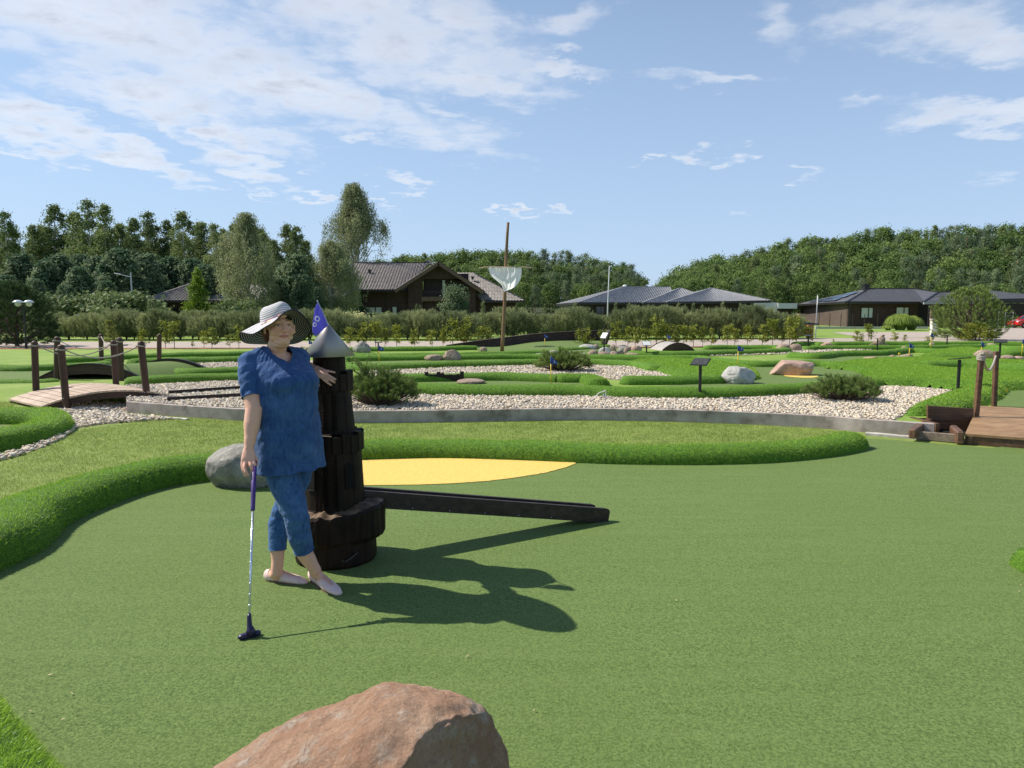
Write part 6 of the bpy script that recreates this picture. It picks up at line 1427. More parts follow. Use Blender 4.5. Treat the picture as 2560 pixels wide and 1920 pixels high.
# ornamental grass clumps by the right house
def ornamental(sx, Y, r, h, seed, lb):
    rs = np.random.RandomState(seed); n = 2600; a = rs.rand(n) * 6.28; q = rs.rand(n) * r * .35; b = np.stack([np.cos(a) * q, np.sin(a) * q, np.zeros(n)], 1); out = np.stack([np.cos(a), np.sin(a), np.zeros(n)], 1) * rs.uniform(.1, 1, (n, 1)); om = np.linalg.norm(out, axis=1); V = []; F = []
    L_ = h * rs.uniform(.8, 1.15, n); side = unit(np.cross(out + 1e-3, [0, 0, 1.0])) * .02; p = [b, b + out * r * .35 + np.array([0, 0, .6]) * L_[:, None], b + out * r * .8 + np.array([0, 0, 1.0]) * (L_ * (.95 - .25 * om))[:, None], b + out * r * 1.15 + np.array([0, 0, 1.0]) * (L_ * (1.0 - .75 * om))[:, None]]
    V = np.stack([p[0] - side, p[0] + side, p[1] - side, p[1] + side, p[2] - side, p[2] + side, p[3]], 1).reshape(-1, 3); i = np.arange(n)[:, None] * 7; F = np.concatenate([i + [0, 1, 3], i + [0, 3, 2], i + [2, 3, 5], i + [2, 5, 4], i + [4, 5, 6]])
    o = mobj('ornamental_grass', V, F, F_ornam, rnd=np.tile(rs.rand(n), 5)); o.location = (X(sx, Y), Y, ZT); prop(o, lb, 'ornamental grass')
ornamental(2252, 66, 1.1, 1.5, 1, 'tall fountain shaped grass clump before the right house window'); ornamental(2280, 67, .9, 1.3, 2, 'second grass clump, right beside the taller one'); ornamental(2222, 66, .5, .5, 3, 'small low grass tuft left of the grass clumps')
def weeds():
    rs = random.Random(4)
    for (sx, sy, s) in ((1096, 921, .12), (1215, 919, .1), (1300, 916, .11), (1338, 914, .10), (1395, 930, .11), (1420, 930, .14), (957, 1000, .12), (1020, 1008, .2), (1930, 888, .3), (2165, 862, .2)):
        g = G(sx, sy, ZT); m_ = MB()
        for k in range(6): a = rs.uniform(0, 6.28); m_.tube([(0, 0, 0), (math.cos(a) * s * .25, math.sin(a) * s * .25, s * rs.uniform(.5, 1))], [.004, .0015], 4)
        m_.sphere((0, 0, s), .012, 6, 4); o = m_.build('weed', F_sap); o.location = g; prop(o, 'tiny pale weed sprouting at the edge of the gravel', 'weed', 'weeds in the gravel')
weeds()
for pr in bpy.data.objects:
    if '_used' in pr.keys(): del pr['_used']
# ------------------------------------------------------------------ houses
def brickmat(name, c1, c2, mort, sc=4.2):
    m, N, L = newmat(name); o = N.new('ShaderNodeOutputMaterial'); b = N.new('ShaderNodeBsdfPrincipled'); L.new(b.outputs[0], o.inputs[0]); b.inputs['Roughness'].default_value = .85
    t = N.new('ShaderNodeTexCoord'); s = N.new('ShaderNodeSeparateXYZ'); L.new(t.outputs['Object'], s.inputs[0]); cb = N.new('ShaderNodeCombineXYZ'); ad = N.new('ShaderNodeMath'); L.new(s.outputs[0], ad.inputs[0]); L.new(s.outputs[1], ad.inputs[1]); L.new(ad.outputs[0], cb.inputs[0]); L.new(s.outputs[2], cb.inputs[1])
    k = N.new('ShaderNodeTexBrick'); L.new(cb.outputs[0], k.inputs[0]); k.inputs['Scale'].default_value = sc; k.inputs['Color1'].default_value = (*c1, 1); k.inputs['Color2'].default_value = (*c2, 1); k.inputs['Mortar'].default_value = (*mort, 1); k.inputs['Mortar Size'].default_value = .012
    k.inputs['Brick Width'].default_value = 1.0; k.inputs['Row Height'].default_value = .32
    L.new(mixc(N, L, rng_(N, L, nse(N, L, .9, 4, .6, cb.outputs[0]), .3, .7, 0, .5), k.outputs[0], tuple(x * .55 for x in c1)), b.inputs['Base Color']); return m
def tilemat(name, c1, c2, pitch=.3, rough=.55):
    m, N, L = newmat(name); o = N.new('ShaderNodeOutputMaterial'); b = N.new('ShaderNodeBsdfPrincipled'); L.new(b.outputs[0], o.inputs[0]); b.inputs['Roughness'].default_value = rough
    v = coords(N, L); L.new(mixc(N, L, rng_(N, L, nse(N, L, 2.2, 5, .7, v), .35, .65), c1, c2), b.inputs['Base Color']); return m
B_brown = brickmat('dark_red_brown_brick', (.045, .024, .018), (.078, .042, .031), (.042, .034, .03))
B_grey = brickmat('brown_grey_brick', (.085, .058, .046), (.13, .092, .074), (.08, .068, .06))
B_black = pbr('black_brown_cladding', (.018, .012, .011), (.032, .022, .02), 3, .7)
T_brown = tilemat('brown_grey_roof_tile', (.15, .13, .118), (.25, .22, .20))
T_grey = tilemat('grey_roof_tile', (.19, .195, .21), (.29, .295, .315))
T_dark = tilemat('dark_grey_roof_tile', (.105, .105, .115), (.15, .15, .16))
M_fascia = pbr('brown_fascia', (.10, .062, .040), (.14, .09, .06), 3, .6)
M_gutter = pbr('dark_gutter', (.022, .020, .022), None, rough=.4)
M_glass = pbr('dark_window_glass', (.015, .02, .022), None, rough=.08, spec=.8)
M_curtain = pbr('pale_curtain', (.50, .54, .48), (.66, .68, .62), 8, .8, stretch=(8, 8, .3))
M_frame = pbr('dark_brown_frame', (.04, .022, .016), None, rough=.5)
def tiled(mb, a, b, c, d, course=.34, wave=.30, amp=.08, thick=.06):
    """roof slope a-b (eave), c-d (ridge side, c above b) with real rows and waves of tiles; may be a triangle (c = d)"""
    a, b, c, d = map(Vector, (a, b, c, d)); n = (b - a).cross(d - a)
    if n.length < 1e-6: n = (b - a).cross(c - a)
    n.normalize(); n = n if n.z > 0 else -n
    rows = max(2, int(((c + d) / 2 - (a + b) / 2).length / course)); nw = max(6, int((b - a).length / wave) * 4); V = []; F = []
    ex = (b - a).normalized()
    for r in range(rows):
        for e in (0, 1):
            t = (r + e) / rows; L_, R_ = a.lerp(d, t), b.lerp(c, t); w0 = (L_ - a).dot(ex); w1 = (R_ - a).dot(ex)
            for i in range(nw + 1):
                s = i / nw; p = L_.lerp(R_, s); u = (w0 + (w1 - w0) * s) / wave * 2 * math.pi; V.append(p + n * (amp * (.5 + .5 * math.cos(u)) + (.030 if e == 0 else .0)))
    m = nw + 1
    for r in range(rows):
        o = r * 2 * m
        for i in range(nw): F.append((o + i, o + i + 1, o + m + i + 1, o + m + i))
        if r: 
            for i in range(nw): F.append((o + i, o + i + 1, o - m + i + 1, o - m + i))
    b0 = len(V); V += [a - n * thick, b - n * thick, c - n * thick, d - n * thick]; F.append((b0, b0 + 1, b0 + 2, b0 + 3)); mb.add(V, F)
def slope(name, quads, mat, t, **k):
    m_ = MB()
    for q in quads: tiled(m_, *q, **k)
    return m_.build(name, mat, t, world=True, fix=False)
def gutter(path, t, mat=M_gutter, r=.07, name='gutter', w=.16):
    m_ = MB()
    for p, q in zip(path, path[1:]): m_.beam(Vector(p), Vector(q), w, w)
    return m_.build(name, mat, t, world=True)
def hwindow(t, x0, x1, z0, z1, y, n=2, curtain=True, light=.0):
    m_ = MB(); w = .07
    m_.box(((x0 + x1) / 2, y, z1), (x1 - x0 + w, .12, w)); m_.box(((x0 + x1) / 2, y, z0), (x1 - x0 + w, .12, w))
    for i in range(n + 1): m_.box((x0 + (x1 - x0) * (i / n if n != 2 or i != 1 else .62), y, (z0 + z1) / 2), (w, .10, z1 - z0 - w))
    f = m_.build('window', M_frame, t, world=True)
    m_ = MB(); m_.box(((x0 + x1) / 2, y + .05, (z0 + z1) / 2), (x1 - x0, .02, z1 - z0)); m_.build('pane', M_curtain if curtain else M_glass, f, world=True)
def wallbox(t, x0, x1, y0, y1, z0, z1, mat, name='wall'):
    m_ = MB(); m_.box(((x0 + x1) / 2, (y0 + y1) / 2, (z0 + z1) / 2), (x1 - x0, y1 - y0, z1 - z0)); return m_.build(name, mat, t, world=True)

def brickhouse():
    D = 72.0; t = thing('brick_house', (X(1080, D), D, ZT), 'two storey dark brick house with brown tiled roofs behind the mast and hedge', 'house')
    x = lambda s, d=D: X(s, d); z = lambda s, d=D: Z(s, d)
    ze = z(725); xl = x(880); xg0 = x(991); xg1 = x(1209); xa = x(1099.5); za = z(657, D)
    # walls
    wallbox(t, x(903), x(1206), D + 1.0, D + 10, ZT, ze - .05, B_brown)
    wallbox(t, x(1195), x(1290), D + 1.4, D + 9, ZT, z(752) - .02, B_brown)
    # gable front wall with balcony recess: pieces round the opening
    yg = D + .35; gx0, gx1 = x(1020), x(1189); bx0, bx1 = x(1056), x(1170); zb0, zb1 = z(740), z(697)
    def gz(xx): return za - abs(xx - xa) / (xa - xg0) * (za - ze) - .12
    def prismx(pts, th=.3, nm='wall', mat=B_brown, y=yg): m_ = MB(); m_.prism([Vector((a, y, b)) for a, b in pts], (0, th, 0)); return m_.build(nm, mat, t, world=True)
    prismx([(gx0, ZT), (bx0, ZT), (bx0, gz(bx0)), (gx0, gz(gx0))])
    prismx([(bx1, ZT), (gx1, ZT), (gx1, gz(gx1)), (bx1, gz(bx1))])
    prismx([(bx0, zb1), (bx1, zb1), (bx1, gz(bx1)), (xa, gz(xa)), (bx0, gz(bx0))], nm='gable')
    prismx([(bx0 - .1, z(753)), (bx1 + .2, z(753)), (bx1 + .2, z(741.5)), (bx0 - .1, z(741.5))], .5, 'balcony_slab', M_fascia, yg - .1)
    wallbox(t, bx0, bx1, yg + .9, yg + 1.0, ZT, zb1 + .6, B_black, 'recess')
    m_ = MB(); 
    for i in range(22): m_.box((bx0 + (x(1107) - bx0) * i / 21, yg - .02, z(734)), (.018, .018, .5))
    m_.beam((bx0, yg - .02, z(727.5)), (x(1107), yg - .02, z(727.5)), .04, .04); m_.build('railing', M_gutter, t, world=True)
    m_ = MB(); 
    for i in range(13): m_.box((x(1108.5), yg + .3, z(739) + i * .125), (.26, .03, .075))
    m_.build('slatted_blind', M_curtain, t, world=True)
    wallbox(t, x(1069), x(1087), yg + .82, yg + .88, ZT, z(762), M_frame, 'door'); wallbox(t, x(1071), x(1080), yg + .78, yg + .815, z(783), z(766), pbr('green_grey_glass', (.06, .08, .03), None, rough=.2), 'door_pane')
    wallbox(t, x(1224), x(1262), D + 1.33, D + 1.39, ZT, z(766), M_frame, 'garage_door')
    hwindow(t, x(908), x(951), z(789), z(767), D + .95); hwindow(t, x(977), x(989), z(789), z(766), D + .95, 1)
    # roofs
    yr = D + 6.0; zr = Z(658, yr); ov = .5
    rf = slope('roof', [((x(880), D - ov, ze), (xg0 + .9, D - ov, ze), (X(1075, yr), yr, zr), (X(888, yr), yr, zr))], T_brown, t)
    # gable roof: two slopes running back from the gable verge
    yv = D - .55; yb = D + 6.5; k = .42
    L0, L1 = Vector((xg0 - .0, yv, ze)), Vector((xg0 - .0, yb, ze)); A0_, A1 = Vector((xa, yv, za + .05)), Vector((xa, yb, za + .05)); R0, R1 = Vector((xg1, yv, z(728))), Vector((xg1, yb, z(728)))
    slope('roof', [(L1, L0, A0_, A1), (R0, R1, A1, A0_)], T_brown, t)
    for p, q in ((L0, A0_), (R0, A0_)):
        m_ = MB(); m_.beam(p + Vector((0, -.06, -.16)), q + Vector((0, -.06, -.14)), .08, .34); m_.build('verge_board', M_fascia, t, world=True)
    m_ = MB(); m_.beam(A0_ + Vector((0, 0, .02)), A1 + Vector((0, 0, .02)), .2, .1); m_.beam((X(888, yr), yr, zr + .05), (X(1075, yr), yr, zr + .05), .2, .1); m_.build('ridge_tiles', M_gutter, t, world=True)
    yp = D + 8; slope('roof', [((X(1054, yp), yp - 1.5, Z(664, yp)), (X(1090, yp), yp - 1.5, Z(664, yp)), (X(1073.5, yp), yp, Z(651, yp)), (X(1073, yp), yp, Z(651, yp)))], T_brown, t)
    # right wing, hipped
    zw = z(752); yw = D + 4.6; zrw = Z(682.5, yw); xe = x(1311)
    slope('roof', [((x(1205), D - .2, zw), (xe, D - .2, zw), (X(1183, yw), yw, zrw), (X(1140, yw), yw, zrw)), ((xe, D - .2, zw), (xe, D + 9.4, zw), (X(1183, yw), yw + .3, zrw), (X(1183, yw), yw, zrw))], T_brown, t)
    m_ = MB(); m_.beam((xe, D - .2, zw + .04), (X(1183, yw), yw, zrw + .05), .16, .09); m_.build('ridge_tiles', M_gutter, t, world=True)
    gutter([(x(879), D - ov - .08, ze - .1), (xg0 - .2, D - ov - .08, ze - .1)], t); gutter([(x(1208), D - .28, zw - .1), (xe + .05, D - .28, zw - .1)], t)
    for sx, sy, dd in ((926, 678, 3.3), (1182, 695, 3.0)):
        m_ = MB(); yy = D + dd; m_.tube([(X(sx, yy), yy, Z(sy + 4, yy)), (X(sx, yy), yy, Z(sy - 2, yy))], .13, 8); m_.box((X(sx, yy), yy, Z(sy - 3, yy)), (.36, .3, .1)); m_.build('roof_vent', M_gutter, t, world=True)
    m_ = MB(); m_.tube([(x(963), D + .93, ze - .1), (x(963), D + .93, ZT)], .06, 8); m_.build('downpipe', M_gutter, t, world=True)
brickhouse()
def hipped(t, e0, e1, dep, r0, r1, mat, zf=None):
    """hipped roof: front eave e0-e1 (x, y, z), ridge r0-r1, depth of the house"""
    b0 = (e0[0], e0[1] + dep, e0[2]); b1 = (e1[0], e1[1] + dep, e1[2]); slope('roof', [(e0, e1, r1, r0), (b0, e0, r0, (r0[0], r0[1], r0[2])), (e1, b1, r1, r1)], mat, t)
    m_ = MB()
    for p, q in ((e0, r0), (e1, r1), (r0, r1)):
        if (Vector(p) - Vector(q)).length > .1: m_.beam(Vector(p) + Vector((0, 0, .06)), Vector(q) + Vector((0, 0, .06)), .2, .1)
    m_.build('ridge_tiles', mat, t, world=True)
def greyhouse():
    D = 85.0; t = thing('bungalow', (X(1670, D), D, ZT), 'low dark bungalow with three joined grey hipped roofs in the middle distance', 'house'); x = lambda s, d=D: X(s, d); z = lambda s, d=D: Z(s, d); ze = z(757)
    def w(a, s, d=D): return (X(a, d), d, Z(s, d))
    hipped(t, (x(1445), D, ze), (x(1690), D, ze), 14, w(1557.7, 718, D + 6.5), w(1672, 718.5, D + 6.5), T_grey)
    slope('roof', [((x(1403), D + 9, z(760.6, D + 9)), (x(1445), D, ze), w(1557.7, 718, D + 6.5), w(1557.7, 717.8, D + 6.6))], T_grey, t)
    hipped(t, (x(1602), D - 1.2, z(757.5, D - 1.2)), (x(1800), D - 1.2, z(757.5, D - 1.2)), 12, w(1698, 721.5, D + 4.5), w(1700, 721.5, D + 4.6), T_grey)
    hipped(t, (x(1666, D - 3), D - 3, z(756, D - 3)), (x(1925, D - 3), D - 3, z(752, D - 3)), 14, w(1776, 721.5, D + 3.5), w(1777, 721.5, D + 3.6), T_grey)
    wallbox(t, x(1450), x(1660), D + .7, D + 11, ZT, ze - .1, B_black); wallbox(t, x(1608), x(1690), D - .5, D + 6, ZT, ze - .12, B_black); wallbox(t, x(1712, D - 3), x(1890, D - 3), D - 2.2, D + 8, ZT, z(754, D - 3) - .15, B_black)
    for a, b in ((1492, 1512), (1585, 1602)): hwindow(t, x(a), x(b), z(786), z(766), D + .65, 2, False)
    gutter([(x(1403), D + 9, z(760.6, D + 9) - .08), (x(1445), D - .08, ze - .1), (x(1602), D - .08, ze - .1)], t, w=.22); gutter([(x(1602), D - 1.3, z(757.5, D - 1.2) - .1), (x(1668), D - 1.3, z(757.5, D - 1.2) - .1)], t, w=.22)
    gutter([(x(1666, D - 3), D - 3.1, z(756, D - 3) - .1), (x(1925, D - 3), D - 3.1, z(752, D - 3) - .1)], t, w=.25)
    m_ = MB(); m_.sphere((X(1561, D + 6.5), D + 6.5, Z(715, D + 6.5)), .28, 10, 6, (1, 1, .6)); m_.tube([(X(1561, D + 6.5), D + 6.5, Z(722, D + 6.5)), (X(1561, D + 6.5), D + 6.5, Z(716, D + 6.5))], .1, 8); m_.build('chimney_cowl', M_white, t, smooth=True, world=True)
    m_ = MB(); m_.tube([(x(1641), D - .6, ze - .1), (x(1641), D - .6, ZT)], .06, 6); m_.build('downpipe', M_gutter, t, world=True)
    # house number 42 in pale strokes
    yy = D - 2.3; 
    for s0, strokes in ((1869, (((0, 1), (0, .45)), ((0, .45), (.8, .45)), ((.6, 1), (.6, 0)))), (1875, (((0, .85), (.3, 1)), ((.3, 1), (.7, .9)), ((.7, .9), (.7, .6)), ((.7, .6), (0, 0)), ((0, 0), (.8, 0))))):
        m_ = MB()
        for (a, b), (c, d) in strokes: m_.beam((x(s0, yy) + a * .22, yy, z(771, yy) + b * .36), (x(s0, yy) + c * .22, yy, z(771, yy) + d * .36), .03, .06)
        m_.build('number', M_white, t, world=True)
greyhouse()
def righthouse():
    D = 86.0; t = thing('long_house', (X(2200, D), D, ZT), 'long brown brick house with dark roofs and solar panels behind the round pine', 'house'); 
    def w(a, s, d): return (X(a, d), d, Z(s, d))
    c = w(2114, 756, D); ef = w(2312, 757, D); bl = (c[0] + 3.2, D + 22, c[2]); r0 = w(2169, 722, D + 7.5); r1 = w(2279, 722.5, D + 7.5)
    slope('roof', [(c, ef, r1, r0)], T_dark, t, amp=.012, wave=.5); lf = w(1972, 764, D + 26)
    slope('roof', [(lf, c, r0, (r0[0] - .1, r0[1] + .1, r0[2]))], T_dark, t, amp=.012, wave=.5); slope('roof', [(ef, w(2341, 731, D + 5.5), r1, r1)], T_dark, t, amp=.012, wave=.5)
    m_ = MB(); 
    for p, q in ((c, r0), (r0, r1), (r1, w(2341, 731, D + 5.5))): m_.beam(Vector(p) + Vector((0, 0, .05)), Vector(q) + Vector((0, 0, .05)), .22, .1)
    m_.build('ridge_tiles', M_gutter, t, world=True); gutter([lf, c, ef], t, w=.26)
    # walls
    wl0 = Vector((c[0] + .6, D + .7, 0)); lf2 = Vector((lf[0] + 1.2, lf[1] - .5, 0)); d = (lf2 - wl0); nrm = Vector((d.y, -d.x, 0)).normalized(); nrm = nrm if nrm.x > 0 else -nrm
    m_ = MB(); m_.prism([Vector((wl0.x, wl0.y, ZT)), Vector((lf2.x, lf2.y, ZT)), Vector((lf2.x, lf2.y, c[2] - .15)), Vector((wl0.x, wl0.y, c[2] - .15))], nrm * .3); m_.build('wall', B_grey, t, world=True)
    wallbox(t, wl0.x, X(2303, D), D + .7, D + 1.0, ZT, c[2] - .14, B_brown); wallbox(t, X(2303, D), X(2720, D), D + 2.4, D + 2.7, ZT, c[2] - .12, B_black)
    hwindow(t, X(2159, D), X(2189, D), Z(795, D), Z(769, D), D + .65); hwindow(t, X(2247, D), X(2279, D), Z(793, D), Z(768, D), D + .65)
    # solar panels following the left slope
    pm = pbr('blue_solar_cells', (.05, .075, .14), (.08, .11, .19), 2, .15, spec=.9); A, B_, Cc = Vector(lf), Vector(c), Vector(r0); n = (B_ - A).cross(Cc - A).normalized(); n = n if n.z > 0 else -n
    def on(u, v): base = A.lerp(B_, u); return base.lerp(Cc, v) + n * .14
    for (u0, u1, v0, v1) in ((.25, .50, .12, .30), (.52, .78, .12, .30), (.34, .56, .33, .52), (.58, .80, .33, .52), (.45, .62, .55, .72), (.64, .80, .55, .72)):
        m_ = MB(); m_.prism([on(u0, v0), on(u1, v0), on(u1, v1), on(u0, v1)], n * .05); m_.build('solar_panel', pm, t, world=True)
    # right wing, closer
    D2 = 80.0; e0 = w(2306, 756, D2); e1 = w(2680, 748, D2); q0 = w(2341, 731, D2 + 5); q1 = w(2455, 725, D2 + 6); q2 = w(2600, 738, D2 + 8)
    slope('roof', [(e0, e1, q1, q1), (w(2300, 757, D2 + 6), e0, q0, q0)], T_dark, t, amp=.015, wave=.4); slope('roof', [(e0, e0, q1, q0)], T_dark, t, amp=.01)
    m_ = MB(); m_.beam(Vector(e0) + Vector((0, 0, .04)), Vector(q0) + Vector((0, 0, .04)), .2, .1); m_.beam(Vector(q0) + Vector((0, 0, .04)), Vector(q1) + Vector((0, 0, .04)), .2, .1); m_.build('ridge_tiles', M_gutter, t, world=True)
    m_ = MB(); m_.beam(Vector(w(2430, 753, D2)) + Vector((0, -.1, -.05)), Vector(e1) + Vector((0, -.1, -.05)), .3, .5); m_.build('fascia', M_gutter, t, world=True); gutter([Vector(e0) - Vector((0, .1, .1)), Vector(w(2430, 754, D2)) - Vector((0, .1, .1))], t, pbr('pale_gutter', (.3, .31, .33), None), w=.22)
    for sx, r in ((2321, .05), (2330, .16)):
        m_ = MB(); m_.box((X(sx, D2 + .3), D2 + .3, (ZT + e0[2]) / 2), (r * 2, r * 2, e0[2] - ZT - .15)); m_.build('porch_post', pbr('porch_brick', (.16, .11, .09), None) if r > .1 else M_gutter, t, world=True)
    m_ = MB(); yy = D + 7.5; m_.box((X(2162, yy), yy, Z(718, yy)), (.62, .6, .8)); m_.box((X(2162, yy), yy, Z(712.5, yy)), (.78, .7, .1)); m_.build('chimney', M_gutter, t, world=True)
    m_ = MB(); m_.tube([Vector((X(2128, D), D + .62, c[2] - .1)), Vector((X(2128, D), D + .62, ZT))], .06, 6); m_.build('downpipe', M_gutter, t, world=True)
righthouse()
def flatannex():
    D = 96.0; t = thing('flat_annex', (X(1930, D), D, ZT), 'pale grey flat roofed annex between the bungalow and the long house', 'house'); m1 = pbr('pale_grey_render', (.56, .55, .56), (.62, .61, .62), 1, .8)
    wallbox(t, X(1880, D), X(1942, D), D, D + 6, ZT, Z(756, D), m1); wallbox(t, X(1942, D) + .01, X(1985, D), D + .5, D + 6, ZT, Z(772, D), B_black, 'carport_wall'); wallbox(t, X(1942, D) + .02, X(1990, D), D - .3, D + 6, Z(771.5, D), Z(758, D), m1, 'fascia')
flatannex()
def lefthouse():
    D = 62.0; t = thing('hip_roof_house', (X(500, D), D, ZT), 'low house with a brown hip roof half hidden by the broad weeping birch', 'house')
    def w(a, s, d=D): return (X(a, d), d, Z(s, d))
    hipped(t, w(355, 752), w(705, 752), 9, w(478, 712, D + 4), w(640, 712, D + 4), T_brown); wallbox(t, X(372, D), X(690, D), D + .8, D + 8, ZT, Z(752, D) - .1, B_brown); gutter([w(355, 754), w(705, 754)], t); hwindow(t, X(402, D), X(437, D), Z(790, D), Z(770, D), D + .75, 2, False)
    t2 = thing('shed', (X(765, 64), 64, ZT), 'small pale roofed shed corner showing behind the pennant', 'shed'); hipped(t2, w(740, 757, 64), w(778, 757, 64), 3, w(752, 744, 66), w(758, 745, 66), T_brown); wallbox(t2, X(745, 64), X(774, 64), 64.3, 66.5, ZT, Z(757, 64) - .1, B_black)
lefthouse()
# brick pillars and scrollwork panels of the left garden fence
M_pill = brickmat('red_brown_pillar_brick', (.16, .075, .055), (.25, .13, .10), (.16, .13, .11), 6); M_cap = pbr('pale_stone_cap', (.45, .43, .40), None)
pil = []
for sx in (195, 236, 276, 316, 366, 447, 560, 613, 665, 973, 1060):
    Y = 46.0; g = Vector((X(sx, Y), Y, ZT)); t = thing('fence_pillar', g, 'brown brick fence pillar with a pale cap behind the hedge', 'fence pillar', 'brick pillars of the garden fence'); h = Z(790, Y) - ZT; m_ = MB(); m_.box((0, 0, h / 2), (.30, .30, h)); m_.build('shaft', M_pill, t); m_ = MB(); m_.prism([(-.21, -.21, h), (.21, -.21, h), (.21, .21, h), (-.21, .21, h)], (0, 0, .05)); m_.box((0, 0, h + .07), (.3, .3, .05)); m_.build('cap', M_cap, t); pil.append(g)
for a, b in zip(pil[:8], pil[1:9]):
    t = thing('iron_railing', a, 'dark wrought iron fence panel sagging between two brick pillars', 'fence panel', 'iron panels of the garden fence'); L_ = (b - a).length - .3; m_ = MB(); h = 1.42; n = max(4, int(L_ / .16)); arc = [Vector((.15 + L_ * i / 14, 0, h - .22 * math.sin(math.pi * i / 14))) for i in range(15)]; m_.tube(arc, .02, 5); m_.beam((.15, 0, .25), (.15 + L_, 0, .25), .03, .03)
    m_.build('rails', M_gutter, t); m_ = MB()
    for i in range(n): u = (i + .5) / n; m_.box((.15 + L_ * u, 0, (h - .22 * math.sin(math.pi * u) + .25) / 2), (.018, .018, h - .22 * math.sin(math.pi * u) - .25))
    m_.build('bars', M_gutter, t)
# ------------------------------------------------------------------ lamps, poles, signs beyond the path
M_galv = pbr('galvanised_steel', (.42, .43, .45), (.52, .53, .55), 6, .5, metal=.4)
Y = 50.0; g = Vector((X(333, Y), Y, ZT)); t = thing('street_lamp', g, 'grey street lamp with a short arm in front of the left wood', 'street lamp'); top = Z(681, Y) - ZT
m_ = MB(); m_.tube([(0, 0, 0), (0, 0, 1.2), (-.02, 0, top)], [.075, .06, .045], 10); m_.build('pole', M_galv, t); m_ = MB(); e = X(297, Y) - g.x; m_.tube([(0, 0, top - .33), (e * .8, 0, top - .14)], .03, 8); m_.build('arm', M_galv, t); m_ = MB(); m_.box((e * .9, 0, top - .11), (.46, .16, .07), Matrix.Rotation(.18, 3, 'Y'), bev=.02); m_.build('lamp_head', M_galv, t)
Y = 62.0; g = Vector((X(1519, Y), Y, ZT)); o = MB().tube([(0, 0, 0), (0, 0, 2), ((X(1522, Y) - g.x), 0, Z(664, Y) - ZT)], [.07, .055, .035], 8).build('flagpole', pbr('pale_pole_paint', (.55, .57, .6), None), smooth=True); o.location = g; prop(o, 'slim pale flagpole in front of the bungalow', 'pole')
g = G(66, 872, ZT); t = thing('garden_lamp', g, 'black garden lamp post with two mushroom heads before the dark pine bush', 'garden lamp'); h = Z(762, g.y) - ZT; m_ = MB(); m_.tube([(0, 0, 0), (0, 0, .5), (0, 0, .52), (0, 0, h)], [.05, .05, .032, .03], 10); m_.tube([(-.24, 0, h + .02), (-.12, 0, h - .12), (0, 0, h - .14), (.12, 0, h - .12), (.24, 0, h + .02)], .02, 7); m_.build('post', M_black, t)
for sx in (-.23, .23):
    m_ = MB(); m_.lathe([(.20, 0), (.19, .03), (.13, .085), (.04, .11)], (sx, 0, h + .09), 16); s_ = m_.build('lamp_shade', pbr('pale_enamel', (.62, .66, .72), None, rough=.3), t, smooth=True); m_ = MB(); m_.sphere((sx, 0, h + .04), .12, 12, 8); m_.build('globe', pbr('milky_glass', (.55, .56, .52), None, rough=.15), s_, smooth=True)
Y = 44.0; g = Vector((X(2041, Y), Y, ZT)); t = thing('road_sign', g, 'tall round road sign seen almost edge on beside the path', 'road sign'); h = Z(738, Y) - ZT; m_ = MB(); m_.tube([(0, 0, 0), (.02, 0, h)], .035, 8); m_.build('pole', M_galv, t); m_ = MB(); M = Matrix.Rotation(R(72), 3, 'Z'); pts = [Vector((.02, -.03, h - .33)) + M @ Vector((math.cos(a) * .31, 0, math.sin(a) * .31)) for a in [2 * math.pi * i / 24 for i in range(24)]]; m_.prism(pts, M @ Vector((0, .02, 0))); m_.build('disc', pbr('pale_sign_back', (.62, .64, .66), None), t)
# letter box post
Y = 43.0; g = Vector((X(2026, Y), Y, ZT)); t = thing('litter_bin', g, 'rust brown bin post with a dark lid at the end of the hedge', 'bin'); m_ = MB(); m_.box((0, 0, .42), (.34, .34, .84), bev=.02); m_.build('body', pbr('rust_brown_wood', (.26, .11, .06), (.36, .17, .10), 8), t); m_ = MB(); m_.box((.1, 0, .9), (.7, .4, .08), Matrix.Rotation(.1, 3, 'Y'), bev=.02); m_.build('lid', pbr('dark_blue_lid', (.02, .02, .05), None), t)
Y = 48.0; g = Vector((X(2003, Y), Y, ZT)); t = thing('fence_pillar', g, 'light red brick pillar behind the rust brown bin', 'fence pillar'); m_ = MB(); m_.box((0, 0, .75), (.5, .4, 1.5)); m_.build('shaft', pbr('light_red_brick', (.36, .2, .14), (.5, .33, .25), 9), t)
# thin post fence of the right house, low wall, white pillar, frame, hydrant
Y = 74.0
for i, sx in enumerate((2048, 2075, 2103, 2132, 2162, 2195, 2231, 2268)):
    g = Vector((X(sx, Y), Y, ZT)); o = MB().tube([(0, 0, 0), (0, 0, 1.55)], .035, 6).build('fence_post', M_frame); o.location = g; prop(o, 'thin dark brown post of the wire fence along the right house', 'fence post', 'posts of the wire fence')
o = MB().box((0, 0, .11), (X(2320, 73) - X(2040, 73), .25, .24)).build('low_wall', M_curb); o.location = ((X(2320, 73) + X(2040, 73)) / 2, 73, ZT); prop(o, 'long low pale kerb wall in front of the right house', 'low wall')
Y = 50.0; g = Vector((X(2337, Y), Y, ZT)); t = thing('gate_pillar', g, 'white square gate pillar left of the round pine', 'gate pillar'); m_ = MB(); h = Z(799, Y) - ZT; m_.box((0, 0, h / 2 ), (.42, .3, h), bev=.02); m_.build('shaft', pbr('cream_white_render', (.66, .66, .58), None), t); m_ = MB(); m_.box((0, 0, h + .03), (.5, .38, .06)); m_.build('cap', M_curb, t)
Y = 76.0; g = Vector((X(2497, Y), Y, ZT)); t = thing('metal_frame', g, 'grey metal gate frame standing in the dark carport', 'gate'); m_ = MB(); ww = X(2533, Y) - g.x; h = 1.75
